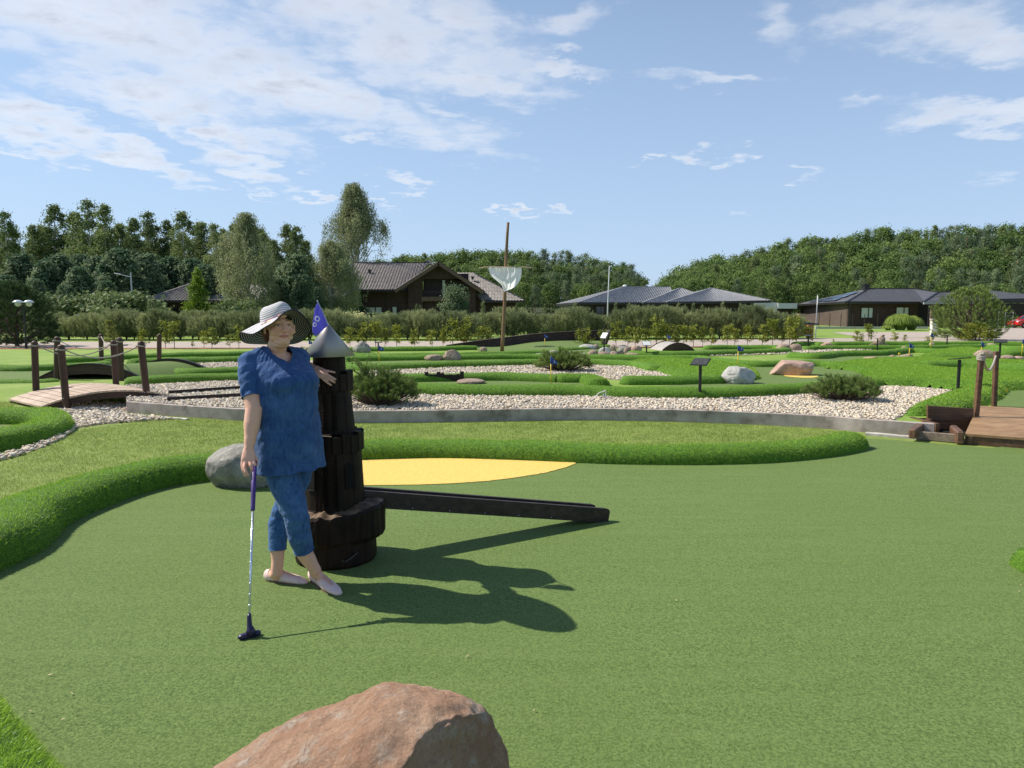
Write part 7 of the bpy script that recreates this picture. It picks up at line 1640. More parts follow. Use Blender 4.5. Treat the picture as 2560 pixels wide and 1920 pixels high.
for xx in (0, .46 * ww, ww): m_.beam((xx, 0, 0), (xx, 0, h), .06, .06)
m_.beam((0, 0, h), (ww * .46, 0, h - .05), .05, .05); m_.build('frame', M_galv, t); m_ = MB()
for k in range(5): m_.beam((.48 * ww, 0, .3 + k * .34), (ww, 0, .3 + k * .34), .03, .03)
m_.beam((0, 0, .9), (.46 * ww, 0, .95), .03, .03); m_.beam((0, 0, h - .1), (.4 * ww, 0, .95), .03, .03); m_.build('rungs', M_galv, t)
# red car, front half in view at the right edge
def car():
    Y = 76.0; g = Vector((X(2533, Y), Y, ZT + .02)); t = thing('parked_car', g, 'red hatchback parked on the driveway, cut by the right edge', 'car'); red = pbr('red_car_paint', (.55, .012, .015), None, rough=.25, coat=.6, spec=.5)
    prof = [(0, .35), (.02, .62), (.12, .78), (.9, .92), (1.55, 1.36), (2.1, 1.47), (3.1, 1.44), (3.85, 1.0), (4.0, .85), (4.02, .38), (3.7, .28), (.3, .28)]
    V = []; n = len(prof); ys = (-.84, -.80, -.62, .62, .80, .84)
    def inset(z, k): return 0
    for y in (-.84, -.72, .72, .84):
        for (a, b) in prof:
            e = abs(y) > .8; V.append((a + (0 if e else 0), y if b < .95 else y * (.80 if abs(y) > .8 else .82), b))
    F = [tuple(range(n)), tuple(range(3 * n, 4 * n))[::-1]]
    for j in range(3):
        for i in range(n): F.append((j * n + i, j * n + (i + 1) % n, (j + 1) * n + (i + 1) % n, (j + 1) * n + i))
    mb = MB(); mb.add(V, F); mb.build('body', red, t)
    m_ = MB(); m_.prism([(1.15, -.705, 1.0), (1.62, -.70, 1.33), (2.1, -.70, 1.40), (3.05, -.70, 1.37), (3.5, -.705, 1.02)], (0, -.012, 0)); m_.build('side_window', M_glass, t)
    m_ = MB(); m_.prism([(.93, -.6, .95), (1.53, -.56, 1.34), (1.53, .56, 1.34), (.93, .6, .95)], (-.01, 0, .012)); m_.build('windscreen', M_glass, t)
    for xx in (.72, 3.3):
        for y in (-.80, .80):
            m_ = MB(); m_.tube([(xx, y - .1, .31), (xx, y + .1, .31)], .31, 20); w = m_.build('wheel', pbr('tyre_rubber', (.015, .015, .015), None, rough=.8), t); m_ = MB(); m_.tube([(xx, y - .11, .31), (xx, y + .11, .31)], .19, 16); m_.build('rim', M_galv, w)
    for y in (-.6, .6): m_ = MB(); m_.sphere((.1, y, .66), .12, 10, 6, (.6, 1.3, .8)); m_.build('headlight', M_white, t, smooth=True)
car()
# ------------------------------------------------------------------ the woman
WY = 4.10
ROOT = G(725, 1462, 0); person = thing('person', ROOT, 'woman in a striped sun hat, blue tunic and cropped jeans leaning on the tower', 'person')
Uz = Vector((0, 0, 1))
yb = R(48); bf = Vector((math.sin(yb), -math.cos(yb), 0)); bl_ = Vector((math.cos(yb), math.sin(yb), 0))      # body forward, her left
yh = R(33); hf = Vector((math.sin(yh), -math.cos(yh), 0)); hl = Vector((math.cos(yh), math.sin(yh), 0))       # head forward, her left
def ell(mb, c, r, basis=(Vector((1, 0, 0)), Vector((0, 1, 0)), Uz), seg=20, rings=12):
    """ellipsoid with half axes r along basis"""
    m_ = MB(); m_.sphere((0, 0, 0), 1.0, seg, rings); c = Vector(c)
    mb.add([c + basis[0] * (v[0] * r[0]) + basis[1] * (v[1] * r[1]) + basis[2] * (v[2] * r[2]) for v in m_.V], m_.F)
def chain(mb, pts, flat=None, step=.25, seg=16):
    """pts: (Vector, radius or (a, b)); flat: direction in which the section is b instead of a"""
    for (p, r), (q, s) in zip(pts, pts[1:]):
        ra = r if isinstance(r, tuple) else (r, r); sa = s if isinstance(s, tuple) else (s, s); n = max(2, int((q - p).length / (min(ra[1], sa[1], ra[0], sa[0]) * step)))
        for i in range(n + 1):
            t = i / n; t2 = t * t * (3 - 2 * t); c = p.lerp(q, t); a = ra[0] + (sa[0] - ra[0]) * t2; b = ra[1] + (sa[1] - ra[1]) * t2
            if flat is None: ell(mb, c, (a, a, a), seg=seg, rings=10)
            else:
                n_ = flat.normalized(); d = (q - p).normalized(); u = n_.cross(d).normalized(); ell(mb, c, (a, a, b), (u, u.cross(n_).normalized(), n_), seg, 10)
def remesh(mb, voxel, smooth=4, fac=.5):
    me = bpy.data.meshes.new('tmp'); me.from_pydata([tuple(v) for v in mb.V], [], mb.F); o = bpy.data.objects.new('tmp', me); C.objects.link(o)
    m = o.modifiers.new('r', 'REMESH'); m.mode = 'VOXEL'; m.voxel_size = voxel; m.adaptivity = 0
    s = o.modifiers.new('s', 'SMOOTH'); s.iterations = smooth; s.factor = fac
    dg = bpy.context.evaluated_depsgraph_get(); dg.update(); e = o.evaluated_get(dg); em = e.to_mesh()
    V = np.empty(len(em.vertices) * 3, np.float32); em.vertices.foreach_get('co', V); V = V.reshape(-1, 3).copy(); F = [tuple(p.vertices) for p in em.polygons]
    Nn = np.empty(len(V) * 3, np.float32); em.vertices.foreach_get('normal', Nn); Nn = Nn.reshape(-1, 3).copy(); e.to_mesh_clear(); bpy.data.objects.remove(o); bpy.data.meshes.remove(me)
    return V, F, Nn
def toS(V):
    V = np.asarray(V, float); cp, sp = math.cos(PITCH), math.sin(PITCH); x = V[:, 0]; y = V[:, 1]; z = V[:, 2] - CAMH; f = y * cp - z * sp; u = y * sp + z * cp; return 1280 + FPX * x / f, 960 - FPX * u / f
def cut(V, F, dead):
    F = [f for f in F if not all(dead[i] for i in f)]; us = sorted({i for f in F for i in f}); mp_ = {a: b for b, a in enumerate(us)}
    return V[us], [tuple(mp_[i] for i in f) for f in F], np.array(us)
def vnoise(V, sc, seed=0):
    return np.array([mnoise.fractal(Vector((v[0] * sc[0] + seed, v[1] * sc[1], v[2] * sc[2])), .9, 2.0, 3) for v in V])
def colormat(name, rough=.5, sss=0, bump=0, bs=200, spec=.35, sheen=0):
    m, N, L = newmat(name); o = N.new('ShaderNodeOutputMaterial'); b = N.new('ShaderNodeBsdfPrincipled'); L.new(b.outputs[0], o.inputs[0]); b.inputs['Roughness'].default_value = rough; b.inputs['Specular IOR Level'].default_value = spec
    a = N.new('ShaderNodeAttribute'); a.attribute_name = 'tone'; v = coords(N, L); c = mixc(N, L, rng_(N, L, nse(N, L, 45, 4, .6, v), .3, .75, 0, .22), a.outputs['Color'], (.50, .22, .16), 'MIX'); L.new(c, b.inputs['Base Color'])
    if sss: b.inputs['Subsurface Weight'].default_value = sss; b.inputs['Subsurface Radius'].default_value = (.012, .005, .003); b.inputs['Subsurface Scale'].default_value = .5
    return m
def set_tone(o, cols):
    at = o.data.attributes.new('tone', 'FLOAT_COLOR', 'POINT'); c = np.ones((len(cols), 4), np.float32); c[:, :3] = cols; at.data.foreach_set('color', c.ravel())

NB = P(688, 884, 4.13); HC = P(699, 814, 4.07)
RS = NB - bl_ * .172 + Vector((0, 0, -.035)); LS = NB + bl_ * .165 + Vector((0, 0, -.035))
ELR = P(635, 1022, 3.90); WRR = P(622.5, 1120, 3.835); ELL = P(742, 913, 4.60); WRL = P(793, 925, 4.455)
BC = P(722, 1000, 4.09)
HAT_IN = [(651, 807, 4.165), (661, 804, 4.07), (688, 794, 4.02), (712, 786, 4.03), (731, 795, 4.10), (728, 812, 4.20), (700, 822, 4.25), (664, 819, 4.23)]
def under_hat(V):
    """keep the top of the head and the hair inside the crown"""
    I = [P(*p) for p in HAT_IN]; c = sum(I, Vector()) / 8; n = Vector()
    for i in range(8): n += (I[i] - c).cross(I[(i + 1) % 8] - c)
    n.normalize(); n = n if n.z > 0 else -n; c = np.array(c); n = np.array(n); h = (V - c) @ n; r = (V - c) - h[:, None] * n
    near = (np.linalg.norm(r, axis=1) < .16) & (V[:, 2] > HC.z - .06); k = np.where(near, np.clip((h + .030) / .028, 0, 1), 0)[:, None]
    return np.where(k > 0, c + r * (1 - .40 * k) + n * (h[:, None] * (1 - .40 * k)), V)
def build_body():
    b = MB(); hb = (hl, hf, Uz)
    def H(x, f, z): return HC + hl * x + hf * f + Uz * z
    ell(b, H(0, -.012, .022), (.078, .094, .086), hb, 28, 18); ell(b, H(0, .018, -.035), (.064, .070, .062), hb, 24, 16)
    for s in (-1, 1):
        ell(b, H(s * .036, .048, -.030), (.034, .034, .032), hb); ell(b, H(s * .038, .024, -.064), (.028, .034, .026), hb)
        ell(b, H(s * .030, .074, .026), (.027, .012, .007), hb); ell(b, H(s * .0305, .071, .004), (.0155, .0115, .0085), hb)
        ell(b, H(s * .012, .095, -.030), (.0085, .009, .0075), hb); ell(b, H(s * .082, -.008, -.012), (.008, .017, .030), hb); ell(b, H(s * .083, -.002, -.036), (.007, .010, .012), hb)
    ell(b, H(0, .068, -.010), (.05, .022, .03), hb); ell(b, H(0, .060, .048), (.052, .026, .030), hb)
    chain(b, [(H(0, .080, .014), .0085), (H(0, .094, -.010), .0098), (H(0, .1035, -.027), .0125)])
    ell(b, H(0, .079, -.050), (.030, .016, .018), hb); ell(b, H(0, .0905, -.0535), (.0225, .0075, .0042), hb); ell(b, H(0, .0900, -.0625), (.019, .0085, .0056), hb)
    ell(b, H(0, .070, -.083), (.026, .022, .018), hb); ell(b, H(0, .040, -.092), (.044, .048, .024), hb); ell(b, H(0, .022, -.108), (.046, .048, .022), hb)
    chain(b, [(H(0, -.012, -.05), .052), (H(-.006, -.022, -.10), .052), (NB + Uz * .0, .060), (NB - Uz * .05, .075)])
    bb = (bl_, bf, Uz)
    ell(b, NB - Uz * .03, (.12, .07, .045), bb); ell(b, NB - Uz * .10 + bf * .02, (.165, .095, .12), bb); ell(b, NB - Uz * .16 + bf * .06, (.15, .11, .11), bb)
    ell(b, BC, (.155, .125, .2), bb); ell(b, P(724, 1090, 4.09), (.16, .135, .15), bb)
    # right arm
    chain(b, [(RS - Uz * .012, .038), (RS.lerp(ELR, .3), .045), (RS.lerp(ELR, .6), .051), (ELR, .046), (ELR.lerp(WRR, .35), .045), (ELR.lerp(WRR, .75), .033), (WRR, .0265)])
    # left arm
    chain(b, [(LS - Uz * .01, .038), (ELL, .044), (ELL.lerp(WRL, .4), .043), (ELL.lerp(WRL, .8), .032), (WRL, .0265)])
    fy = lambda sx, sy, y: P(sx, sy, y)
    # right hand closed on the grip
    nrm = Vector((.25, -.95, .15)).normalized()
    chain(b, [(WRR, (.027, .021)), (fy(621.5, 1138, 3.818), (.036, .0185)), (fy(620.5, 1150, 3.806), (.038, .017))], nrm)
    for pts in ([(607.5, 1149, 3.803, .0100), (605.5, 1162, 3.788, .0095), (608, 1176, 3.776, .0088), (614, 1189, 3.774, .0078)],
                [(614.5, 1153, 3.797, .0102), (611.5, 1167, 3.775, .0096), (615, 1180, 3.762, .0088), (621, 1188, 3.764, .0076)],
                [(623.5, 1153, 3.797, .0100), (627, 1164, 3.777, .0095), (630.5, 1173, 3.775, .0088), (629.5, 1181, 3.782, .0076)],
                [(632, 1149, 3.803, .0095), (636.5, 1159, 3.790, .0088), (638.5, 1168, 3.792, .0080), (636, 1174, 3.802, .0070)],
                [(633, 1136, 3.830, .0115), (641, 1148, 3.838, .0105), (642.5, 1160, 3.836, .0092), (638, 1167, 3.826, .0080)]):
        chain(b, [(fy(a, c, d), r) for a, c, d, r in pts], step=.35, seg=12)
    # left hand spread over the rim of the tower
    n2 = Vector((-.15, -.75, .64)).normalized()
    chain(b, [(WRL, (.027, .020)), (fy(799, 930, 4.428), (.034, .0175)), (fy(804, 933, 4.414), (.036, .0155))], n2)
    for pts in ([(801, 940.5, 4.408, .0098), (810, 949, 4.396, .0090), (819, 956.5, 4.394, .0083), (827, 962.5, 4.396, .0070)],
                [(805, 936, 4.408, .0100), (816, 944, 4.396, .0092), (826, 950.5, 4.394, .0084), (836.5, 956, 4.398, .0070)],
                [(808, 931, 4.410, .0096), (819, 937, 4.396, .0088), (829, 943, 4.394, .0080), (838.5, 948.5, 4.398, .0068)],
                [(808.5, 925.5, 4.416, .0088), (818, 927.5, 4.406, .0080), (827, 929, 4.402, .0073), (836.5, 931, 4.404, .0062)],
                [(795, 934, 4.432, .0125), (792.5, 944, 4.410, .0108), (793, 954, 4.398, .0098), (796, 963.5, 4.396, .0080)]):
        chain(b, [(fy(a, c, d), r) for a, c, d, r in pts], step=.35, seg=12)
    # legs
    for ch in (LEG_A, LEG_B): chain(b, ch)
    for (an, he, ba, to) in FEET:
        chain(b, [(an, .036), (he + Uz * .042, .024), (he + Uz * .030, .020)]); chain(b, [(an - Uz * .012, .032), (he.lerp(ba, .55) + Uz * .044, .027), (ba + Uz * .024, .026), (to + Uz * .018, .016)])
    V, F, Nn = remesh(b, .0036, 3, .5)
    V = under_hat(V)
    # tones; shade painted under the nose, in mouth folds and eye sockets
    base = np.array([.78, .45, .33]); cols = np.tile(base, (len(V), 1)).astype(float)
    D = V - np.array(HC); lx = D @ np.array(hl); fx = D @ np.array(hf); zx = D[:, 2]; head = (np.abs(lx) < .1) & (np.abs(zx) < .125) & (fx > -.02)
    def blend(mask, c, k=1.0): m = (mask * k)[:, None]; cols[:] = cols * (1 - m) + np.array(c) * m
    g2 = lambda x0, f0, z0, sx_, sz: np.exp(-(((lx - x0) / sx_) ** 2 + ((zx - z0) / sz) ** 2)) * (fx > .03) * head
    for s in (-1, 1): blend(g2(s * .042, 0, -.028, .022, .02), (.66, .24, .19), .62)
    blend(g2(0, 0, -.03, .014, .014), (.66, .27, .21), .6)
    blend(((np.abs(lx) < .026) & (np.abs(zx + .0577) < .0085 * (1 - (lx / .030) ** 2)) & (fx > .06)).astype(float), (.52, .13, .12), .9)
    blend(((np.abs(lx) < .024) & (np.abs(zx + .0577 + .0015 - 3.2 * lx ** 2) < .0014) & (fx > .06)).astype(float), (.20, .06, .05), .8)
    blend(g2(-.0075, 0, -.0385, .0035, .0028) + g2(.0075, 0, -.0385, .0035, .0028), (.20, .08, .06), .8)
    for s in (-1, 1): blend(np.exp(-(((lx - s * (.030 + .0 * zx)) / .0045) ** 2 + ((zx + .050) / .016) ** 2)) * (fx > .04) * head, (.48, .24, .17), .5)
    for s in (-1, 1):
        u = lx - s * .031
        blend(((np.abs(u) < .0185) & (np.abs(zx - .0285 + 9 * u * u + s * u * .06) < .0026) & (fx > .04)).astype(float), (.20, .10, .06), .85)
        blend(np.exp(-((u / .018) ** 2 + ((zx - .004) / .010) ** 2)) * (fx > .03) * head, (.40, .19, .13), .65)
        e = (u / .0135) ** 2 + ((zx - .0025) / .0042) ** 2
        blend(((e < 1) & (fx > .04)).astype(float), (.52, .47, .44), .85); blend((((u / .0052) ** 2 + ((zx - .003) / .0046) ** 2 < 1) & (fx > .04)).astype(float), (.045, .04, .035), 1)
        blend(((np.abs(u) < .0145) & (np.abs(zx - .0072 + 10 * u * u) < .0015) & (fx > .04)).astype(float), (.10, .05, .04), .85)
    sx_, sy_ = toS(V)
    dR = np.linalg.norm(V - np.array(P(620, 1175, 3.79)), axis=1); blend(np.clip(1 - dR / .09, 0, 1), (.62, .31, .24), .5)
    o = mobj('body', V, F, colormat('skin', .48, .12), person, smooth=True, world=True); set_tone(o, cols); return o
kA = [(P(703, 1135, 4.04), .092), (P(708, 1190, 4.02), .088), (P(729, 1251, 3.985), .074), (P(741, 1293, 3.965), .062), (P(748, 1335, 3.98), .060), (P(763, 1385, 4.02), .046), (P(788, 1425, 4.05), .035)]
kB = [(P(750, 1135, 4.20), .088), (P(741, 1190, 4.20), .082), (P(716, 1262, 4.16), .062), (P(697, 1310, 4.15), .056), (P(694, 1360, 4.13), .046), (P(694, 1405, 4.115), .036), (P(691, 1432, 4.11), .035)]
LEG_A, LEG_B = kA, kB
hA, tA = G(786, 1452, 0), G(838, 1484, 0); hB, tB = G(678, 1452, 0), G(752, 1459, 0)
dA = (tA - hA).normalized(); dB = (tB - hB).normalized()
hA = hA + Vector((0, .0, 0)); FEET = [(P(788, 1428, 4.06), hA, hA.lerp(tA, .78), tA), (P(691, 1434, 4.115), hB, hB.lerp(tB, .75), tB)]
build_body()

def denim(name, c1, c2, c3, sc=55):
    m, N, L = newmat(name); o = N.new('ShaderNodeOutputMaterial'); b = N.new('ShaderNodeBsdfPrincipled'); L.new(b.outputs[0], o.inputs[0]); b.inputs['Roughness'].default_value = .85; b.inputs['Specular IOR Level'].default_value = .15; b.inputs['Sheen Weight'].default_value = .12
    v = coords(N, L, (1, 1, .35)); v2 = coords(N, L); c = mixc(N, L, rng_(N, L, nse(N, L, sc, 5, .7, v), .32, .68), c1, c2); c = mixc(N, L, rng_(N, L, nse(N, L, 7, 5, .65, v2, .5), .48, .72, 0, .6), c, c3); L.new(c, b.inputs['Base Color'])
    h = nse(N, L, 330, 3, .6, v2); h2 = nse(N, L, 14, 4, .55, v2, .8); ad = N.new('ShaderNodeMath'); ad.operation = 'MULTIPLY_ADD'; L.new(h2, ad.inputs[0]); ad.inputs[1].default_value = 5.0; L.new(h, ad.inputs[2])
    bp = N.new('ShaderNodeBump'); bp.inputs['Strength'].default_value = .5; bp.inputs['Distance'].default_value = .003; L.new(ad.outputs[0], bp.inputs['Height']); L.new(bp.outputs[0], b.inputs['Normal']); return m
M_tunic = denim('blue_washed_cotton', (.018, .052, .155), (.045, .115, .29), (.085, .18, .38))
M_jeans = denim('mid_blue_denim', (.020, .060, .165), (.058, .145, .32), (.10, .21, .39), 70)
def build_tunic():
    b = MB(); seg = 72
    lv = [(866, 688, .070, .062, .0), (872, 688, .098, .072, .0), (880, 689, .135, .082, .0), (890, 692, .162, .092, 0), (905, 697, .178, .110, 0), (925, 707, .182, .140, 0), (948, 716, .184, .158, 0), (985, 718, .182, .152, 0), (1040, 719, .186, .152, .2), (1095, 722, .198, .158, .5), (1140, 723, .210, .166, .9), (1166, 724, .216, .170, 1.0), (1172, 724, .216, .170, 1.0)]
    V = []; F = []
    for (sy, sx, W, D_, fl) in lv:
        Yc = 4.13 - .06 * min(1, max(0, (sy - 880) / 80)) + .02 * (sy > 1100); c = P(sx, sy, Yc)
        for k in range(seg):
            a = 2 * math.pi * k / seg; ca, sa = math.cos(a), math.sin(a); q = 1 + fl * (.020 * math.sin(5 * a + .5) + .014 * math.sin(9 * a + 1.7)); front = max(0, sa)
            q *= 1 + (.06 * front * math.exp(-((sy - 950) / 30) ** 2))
            V.append(c + bl_ * (ca * W * q) + bf * (sa * D_ * q))
    n = len(lv)
    for i in range(n - 1):
        for k in range(seg): F.append((i * seg + k, i * seg + (k + 1) % seg, (i + 1) * seg + (k + 1) % seg, (i + 1) * seg + k))
    F.append(tuple(range(seg))[::-1]); F.append(tuple((n - 1) * seg + k for k in range(seg))); b.add(V, F)
    for s in (-1, 1): ell(b, P(717, 958, 4.07) + bl_ * (.060 * s) + bf * .055, (.100, .095, .085), (bl_, bf, Uz))
    ell(b, P(717, 950, 4.07) + bf * .060, (.11, .088, .075), (bl_, bf, Uz))
    ell(b, P(720, 1060, 4.07) + bf * .025, (.15, .135, .16), (bl_, bf, Uz))
    chain(b, [(NB - bl_ * .10 - Uz * .012, .050), (RS - Uz * .004, .050), (RS.lerp(ELR, .28) - bl_ * .004, .060), (RS.lerp(ELR, .60), .0595), (RS.lerp(ELR, .86), .059)])
    chain(b, [(NB + bl_ * .10 - Uz * .012, .050), (LS + Uz * .002, .060), (LS.lerp(ELL, .35), .060), (LS.lerp(ELL, .62), .058)])
    V, F, Nn = remesh(b, .005, 5, .5); sx, sy = toS(V); A = np.array
    dead = np.zeros(len(V), bool)
    # sleeve hems
    ax = A(ELR - RS); t = (V - A(RS)) @ ax / (ax @ ax); dist = np.linalg.norm(V - A(RS) - t[:, None] * ax, axis=1); dead |= (t > .74) & (t < 1.15) & (dist < .074) & (sx < 653)
    ax2 = A(ELL - LS); t2 = (V - A(LS)) @ ax2 / (ax2 @ ax2); d2 = np.linalg.norm(V - A(LS) - t2[:, None] * ax2, axis=1); dead |= (t2 > .52) & (d2 < .1) & (V[:, 1] > LS.y + .1)
    # hem at the bottom, a touch lower at her right side
    rel = V - A(BC); hz = Z(1166, 4.1) - .012 * (rel @ A(bl_) < -.1) + .006 * np.sin(8 * np.arctan2(rel @ A(bf), rel @ A(bl_))); dead |= (V[:, 2] < hz + .0) & (sy > 1100)
    # neckline
    rel = V - A(NB); fr = rel @ A(bf); la = rel @ A(bl_); up = rel[:, 2]
    vdepth = np.interp(fr, [-.10, -.03, .03, .10, .16], [.012, .006, -.012, -.040, -.075]); half = np.interp(up, [-.055, -.035, -.012, .01, .05], [.0, .030, .058, .068, .07])
    dead |= (up > -.010 - .25 * np.clip(fr + .04, 0, .2)) & (np.abs(la) < .070) & (up > .002) ; dead |= (fr > .0) & (np.abs(la) < half) & (up > -.055)
    # folds
    n1 = vnoise(V, (9, 9, 16), 3); n2 = vnoise(V, (22, 22, 10), 8); ang = np.arctan2(la, fr); rad = np.hypot(la, fr)
    gath = np.exp(-((rad - .10) / .06) ** 2) * (up > -.17) * np.sin(ang * 46 + n1 * 2.2) * np.clip((up + .19) / .08, 0, 1) * (fr > -.05)
    sleeve = ((t > .1) & (dist < .09) & (sx < 662)).astype(float); seam = np.exp(-((sx - np.interp(sy, [990, 1190], [660, 668])) / 1.6) ** 2) * (sy > 1000) * (rel @ A(bl_) < 0); drape = vnoise(V @ A([[.8, 0, .55], [0, 1, 0], [-.55, 0, .8]]), (20, 10, 5), 21); fold = .0030 * n1 + .0050 * drape - .004 * seam + .0015 * n2 + .0022 * gath + sleeve * .0018 * np.sin((t * 3.2 + sx * .012) * 9)
    und = np.exp(-((sy - 985) / 18.0) ** 2) * (fr > .08) ; fold -= und * .004
    V = V + Nn * fold[:, None]; V2, F2, us = cut(V, F, dead)
    o = mobj('tunic', V2, F2, M_tunic, person, smooth=True, world=True)
    # rolled edges: neck, sleeves
    def edge_tubes(o, mat, r, name):
        bm = bmesh.new(); bm.from_mesh(o.data); be = [e for e in bm.edges if e.is_boundary]; adj = {}
        for e in be:
            for a, b_ in ((0, 1), (1, 0)): adj.setdefault(e.verts[a].index, []).append(e.verts[b_].index)
        co = {v.index: v.co.copy() for v in bm.verts}; seen = set(); loops = []
        for s0 in adj:
            if s0 in seen: continue
            lp = [s0]; seen.add(s0)
            while True:
                nx = [k for k in adj[lp[-1]] if k not in seen]
                if not nx: break
                lp.append(nx[0]); seen.add(nx[0])
            if len(lp) > 30: loops.append([co[i] for i in lp])
        bm.free()
        for lp in loops:
            n = len(lp); sm = lp
            for _ in range(8): sm = [(sm[i - 1] + sm[i] + sm[(i + 1) % n]) / 3 for i in range(n)]
            m_ = MB(); m_.tube(sm[::2] + [sm[0]], r, 7); m_.build(name, mat, o, smooth=True)
    edge_tubes(o, M_tunic, .0036, 'hem')
    return o
build_tunic()
def build_jeans():
    b = MB(); chain(b, [(p, r + .008) for p, r in kA[:6]]); chain(b, [(p, r + .008) for p, r in kB[:6]]); ell(b, P(726, 1120, 4.12), (.165, .135, .10), (bl_, bf, Uz))
    V, F, Nn = remesh(b, .005, 4, .5); sx, sy = toS(V); A = np.array; n1 = vnoise(V, (12, 12, 26), 5); n2 = vnoise(V, (30, 30, 34), 9)
    w = np.exp(-((sy - 1300) / 40.0) ** 2) + .35; V = V + Nn * ((.0045 * n1 + .0016 * n2) * w)[:, None]
    def below(ch, i, k, off): p, q = A(ch[i][0]), A(ch[i + 1][0]); ax = q - p; t = (V - p) @ ax / (ax @ ax); d = np.linalg.norm(V - p - t[:, None] * ax, axis=1); return (t > k) & (d < .075)
    dead = below(kA, 4, .80, 0) & (sx > 722) | below(kB, 4, .28, 0) & (sx < 735)
    V2, F2, _ = cut(V, F, dead); o = mobj('cropped_jeans', V2, F2, M_jeans, person, smooth=True, world=True)
    for ch, i, k in ((kA, 4, .80), (kB, 4, .28)):
        p, q = ch[i][0], ch[i + 1][0]; r = ch[i][1] + (ch[i + 1][1] - ch[i][1]) * k + .0078; c = p.lerp(q, k); d = (q - p).normalized(); u = d.orthogonal().normalized(); w_ = d.cross(u)
        for off in (0, -.018):
            m_ = MB(); m_.tube([c + d * off + (u * math.cos(a) + w_ * math.sin(a)) * (r + (.0 if off == 0 else .001)) for a in [2 * math.pi * j / 28 for j in range(29)]], .0032 if off == 0 else .0014, 6); m_.build('hem', M_jeans, o, smooth=True, world=True)
build_jeans()
def build_shoes():
    ms = pbr('blush_suede', (.78, .56, .51), (.86, .65, .60), 30, .8, .3, 250, bdist=.001); msole = pbr('tan_sole', (.16, .10, .075), None, rough=.8)
    for (an, he, ba, to) in FEET:
        d = (to - he).normalized(); s = Vector((-d.y, d.x, 0)); b = MB()
        def e(t, r, z, up=.0): c = he.lerp(to, t); ell(b, Vector((c.x, c.y, z)), r, (d, s, Uz), 24, 14)
        for i in range(17):
            t = -.10 + 1.22 * i / 16; w = float(np.interp(t, [-.10, .0, .3, .7, .95, 1.12], [.028, .036, .037, .045, .041, .026])); h = float(np.interp(t, [-.10, .0, .3, .6, .9, 1.12], [.037, .038, .036, .029, .022, .015])); e(t, (.026, w, h), h * .92)
        V, F, Nn = remesh(b, .0035, 4, .5); V[:, 2] = np.maximum(V[:, 2], .0045); rel = V - np.array(he); t = rel @ np.array(d) / (to - he).length; la = rel @ np.array(s)
        dead = (V[:, 2] > .046 + .3 * np.clip(.02 - t, 0, 1)) & (t > -.04) & (t < .50) & (np.abs(la) < .033 * np.sqrt(np.clip(1 - ((t - .16) / .36) ** 2, 0, 1)) + .001) & (Nn[:, 2] > -.3)
        V2, F2, _ = cut(V, F, dead); o = mobj('shoe', V2, F2, ms, person, smooth=True, world=True)
        m_ = MB(); ol = []
        for i in range(28):
            a = 2 * math.pi * i / 28; t = .51 + .615 * math.cos(a); w = float(np.interp(t, [-.12, .0, .3, .7, .95, 1.13], [.012, .034, .036, .0445, .040, .012])) * math.copysign(1, math.sin(a)) * (1 if 1 < i % 14 < 13 else .55); c = he.lerp(to, t) + s * w; ol.append(Vector((c.x, c.y, .004)))
        m_.prism(ol, (0, 0, .0085)); m_.build('sole', msole, o, world=True)
        # seam across the vamp
        m_ = MB(); pts = []
        for i in range(11):
            q = -1 + 2 * i / 10; t = .62 + .03 * abs(q); c = he.lerp(to, t) + s * (.040 * q); pts.append(Vector((c.x, c.y, .010 + .046 * math.sqrt(max(0, 1 - q * q)) )))
        m_.tube(pts, .0014, 5); m_.build('seam', ms, o, smooth=True, world=True)
build_shoes()
def build_hair():
    b = MB(); hb = (hl, hf, Uz)
    def H(x, f, z): return HC + hl * x + hf * f + Uz * z
    ell(b, H(0, -.026, .012), (.087, .090, .088), hb, 28, 18); ell(b, H(0, -.045, -.042), (.074, .058, .046), hb, 20, 12)
    for s in (-1, 1): chain(b, [(H(s * .076, -.030, .0), .020), (H(s * .074, -.034, -.045), .020), (H(s * .062, -.050, -.075), .016)])
    V, F, Nn = remesh(b, .004, 3, .5); D = V - np.array(HC); lx = D @ np.array(hl); fx = D @ np.array(hf); st = np.sin(np.arctan2(lx, fx) * 70 + D[:, 2] * 30 + vnoise(V, (30, 30, 8)) * 5); V = under_hat(V + Nn * (st * .0016)[:, None])
    dead = (fx > .004 + .3 * np.clip(D[:, 2] - .04, 0, 1)) & (D[:, 2] < .075) | ((fx > -.004) & (D[:, 2] < -.02))
    V2, F2, _ = cut(V, F, dead); mobj('hair', V2, F2, pbr('red_brown_hair', (.075, .026, .014), (.17, .065, .035), 60, .5, .5, 200, stretch=(1, 1, .2), bdist=.002), person, smooth=True, world=True)
build_hair()
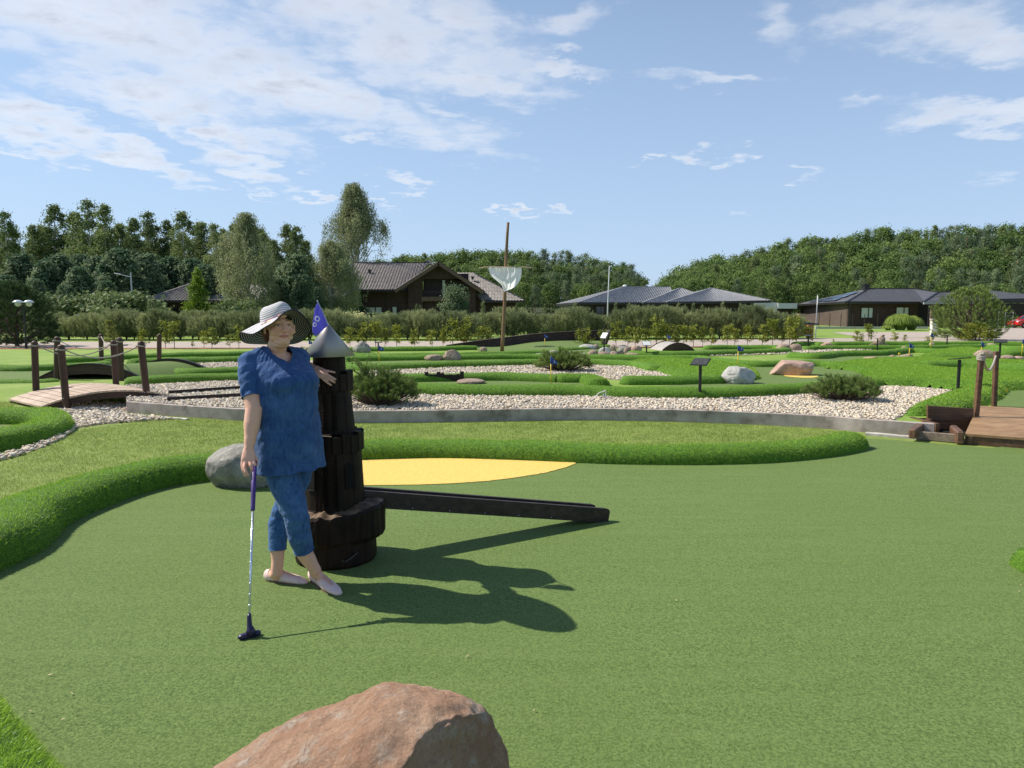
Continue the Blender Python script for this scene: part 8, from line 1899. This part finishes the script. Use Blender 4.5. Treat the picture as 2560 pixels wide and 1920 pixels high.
def build_hat():
    inner = [(651, 807, 4.165), (661, 804, 4.07), (688, 794, 4.02), (712, 786, 4.03), (731, 795, 4.10), (728, 812, 4.20), (700, 822, 4.25), (664, 819, 4.23)]
    mid = [(628, 818, 4.17), (645, 818, 4.05), (684, 803, 3.965), (714, 783, 3.975), (748, 780, 4.07), (756, 815, 4.22), (712, 846, 4.32), (640, 846, 4.28)]
    outer = [(600, 834, 4.16), (634, 833, 4.02), (674, 813, 3.915), (712, 781, 3.91), (752, 781, 4.01), (777, 830, 4.21), (727, 859, 4.36), (622, 858, 4.30)]
    n = 24; I, M_, O = (spline([P(*p) for p in q], n, True) for q in (inner, mid, outer)); N_ = len(I); ctr = sum(I, Vector()) / N_
    # crown axis: normal of the inner ring
    nr = Vector(); 
    for i in range(N_): nr += (I[i] - ctr).cross(I[(i + 1) % N_] - ctr)
    nr.normalize(); nr = nr if nr.z > 0 else -nr; top = P(688, 765, 4.13)
    V = []; rr = []; rc = 13
    for j in range(rc):      # crown from the ring to the top
        t = j / (rc - 1); 
        for i in range(N_):
            a = I[i]; k = math.cos(t * math.pi / 2) ** .38; base = ctr.lerp(top, math.sin(t * math.pi / 2) ** 1.0)
            V.append(base + (a - ctr) * k * (1 + .05 * math.sin(t * 3.1))); rr.append(-t * .135)
    rb = 26; st = len(V)
    for j in range(1, rb + 1):
        t = j / rb
        for i in range(N_):
            p = I[i] * (2 * (t - .5) * (t - 1)) + M_[i] * (4 * t * (1 - t)) + O[i] * (2 * t * (t - .5)); th = 2 * math.pi * i / N_; p = p + Uz * (.004 * math.sin(th * 5 + 1) * t * t); V.append(p); rr.append(t * .135)
    F = []
    for j in range(rc - 1):
        for i in range(N_): F.append((j * N_ + i, j * N_ + (i + 1) % N_, (j + 1) * N_ + (i + 1) % N_, (j + 1) * N_ + i))
    F.append(tuple((rc - 1) * N_ + i for i in range(N_)))
    prev = 0
    for j in range(rb):
        for i in range(N_): F.append((prev + i, st + j * N_ + i, st + j * N_ + (i + 1) % N_, prev + (i + 1) % N_))
        prev = st + j * N_
    nv = len(V); nf = len(F)
    # inner (under) layer, 2.5 mm below
    me = bpy.data.meshes.new('t'); me.from_pydata([tuple(v) for v in V], [], F); bm = bmesh.new(); bm.from_mesh(me); bmesh.ops.recalc_face_normals(bm, faces=bm.faces); bm.normal_update(); bm.verts.ensure_lookup_table(); sgn = 1 if bm.verts[(rc - 1) * N_].normal.dot(nr) > 0 else -1
    U = [V[i] - bm.verts[i].normal * sgn * .0025 for i in range(nv)]; bm.free(); bpy.data.meshes.remove(me)
    F2 = [tuple(i + nv for i in f[::-1]) for f in F]; e0 = st + (rb - 1) * N_; F3 = [(e0 + i, e0 + (i + 1) % N_, nv + e0 + (i + 1) % N_, nv + e0 + i) for i in range(N_)]
    def hatmat(name, pale, dark, dutyc):
        m, N, L = newmat(name); o = N.new('ShaderNodeOutputMaterial'); b = N.new('ShaderNodeBsdfPrincipled'); b.inputs['Roughness'].default_value = .8; a = N.new('ShaderNodeAttribute'); a.attribute_name = 'hat_r'
        f = N.new('ShaderNodeMath'); f.operation = 'MULTIPLY'; f.inputs[1].default_value = 1 / .0125; L.new(a.outputs['Fac'], f.inputs[0]); fr = N.new('ShaderNodeMath'); fr.operation = 'FRACT'; L.new(f.outputs[0], fr.inputs[0]); g = N.new('ShaderNodeMath'); g.operation = 'GREATER_THAN'; g.inputs[1].default_value = dutyc; L.new(fr.outputs[0], g.inputs[0])
        c = mixc(N, L, g.outputs[0], pale, dark); L.new(c, b.inputs['Base Color']); bp = N.new('ShaderNodeBump'); bp.inputs['Strength'].default_value = .4; bp.inputs['Distance'].default_value = .002; L.new(fr.outputs[0], bp.inputs['Height']); L.new(bp.outputs[0], b.inputs['Normal'])
        t = N.new('ShaderNodeBsdfTranslucent'); L.new(c, t.inputs[0]); mx = N.new('ShaderNodeMixShader'); mx.inputs[0].default_value = .12; L.new(b.outputs[0], mx.inputs[1]); L.new(t.outputs[0], mx.inputs[2]); L.new(mx.outputs[0], o.inputs[0]); return m
    mats = [hatmat('sunlit_painted_straw', (.66, .65, .66), (.07, .08, .17), .74), hatmat('shade_painted_straw', (.48, .46, .42), (.012, .014, .03), .34), pbr('navy_binding', (.010, .012, .028), None)]  # one weave: top coloured paler for sunlight, underside darker for shade
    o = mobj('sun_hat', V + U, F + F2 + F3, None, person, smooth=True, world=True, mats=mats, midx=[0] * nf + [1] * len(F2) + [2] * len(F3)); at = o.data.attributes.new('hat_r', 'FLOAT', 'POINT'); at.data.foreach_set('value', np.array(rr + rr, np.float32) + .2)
    m_ = MB(); m_.tube([V[e0 + i] for i in range(0, N_, 2)] + [V[e0]], .0035, 6); m_.build('brim_binding', mats[2], o, smooth=True, world=True)
    # ribbon round the foot of the crown, pink at her right front
    for nm, i0, i1, mt in (('ribbon', int(.12 * N_), int(.30 * N_), pbr('pink_ribbon', (.80, .24, .50), None, rough=.8)),):
        W = []; q = []
        for k, i in enumerate(range(i0, i1)):
            a = V[i]; b_ = V[N_ + i]; out = (a - ctr).normalized() * .003; W += [a + out + nr * .002, a.lerp(b_, .25) + out + nr * .002]; 
            if k: q.append((2 * k - 2, 2 * k, 2 * k + 1, 2 * k - 1))
        mobj(nm, W, q, mt, o, smooth=True, world=True)
build_hat()
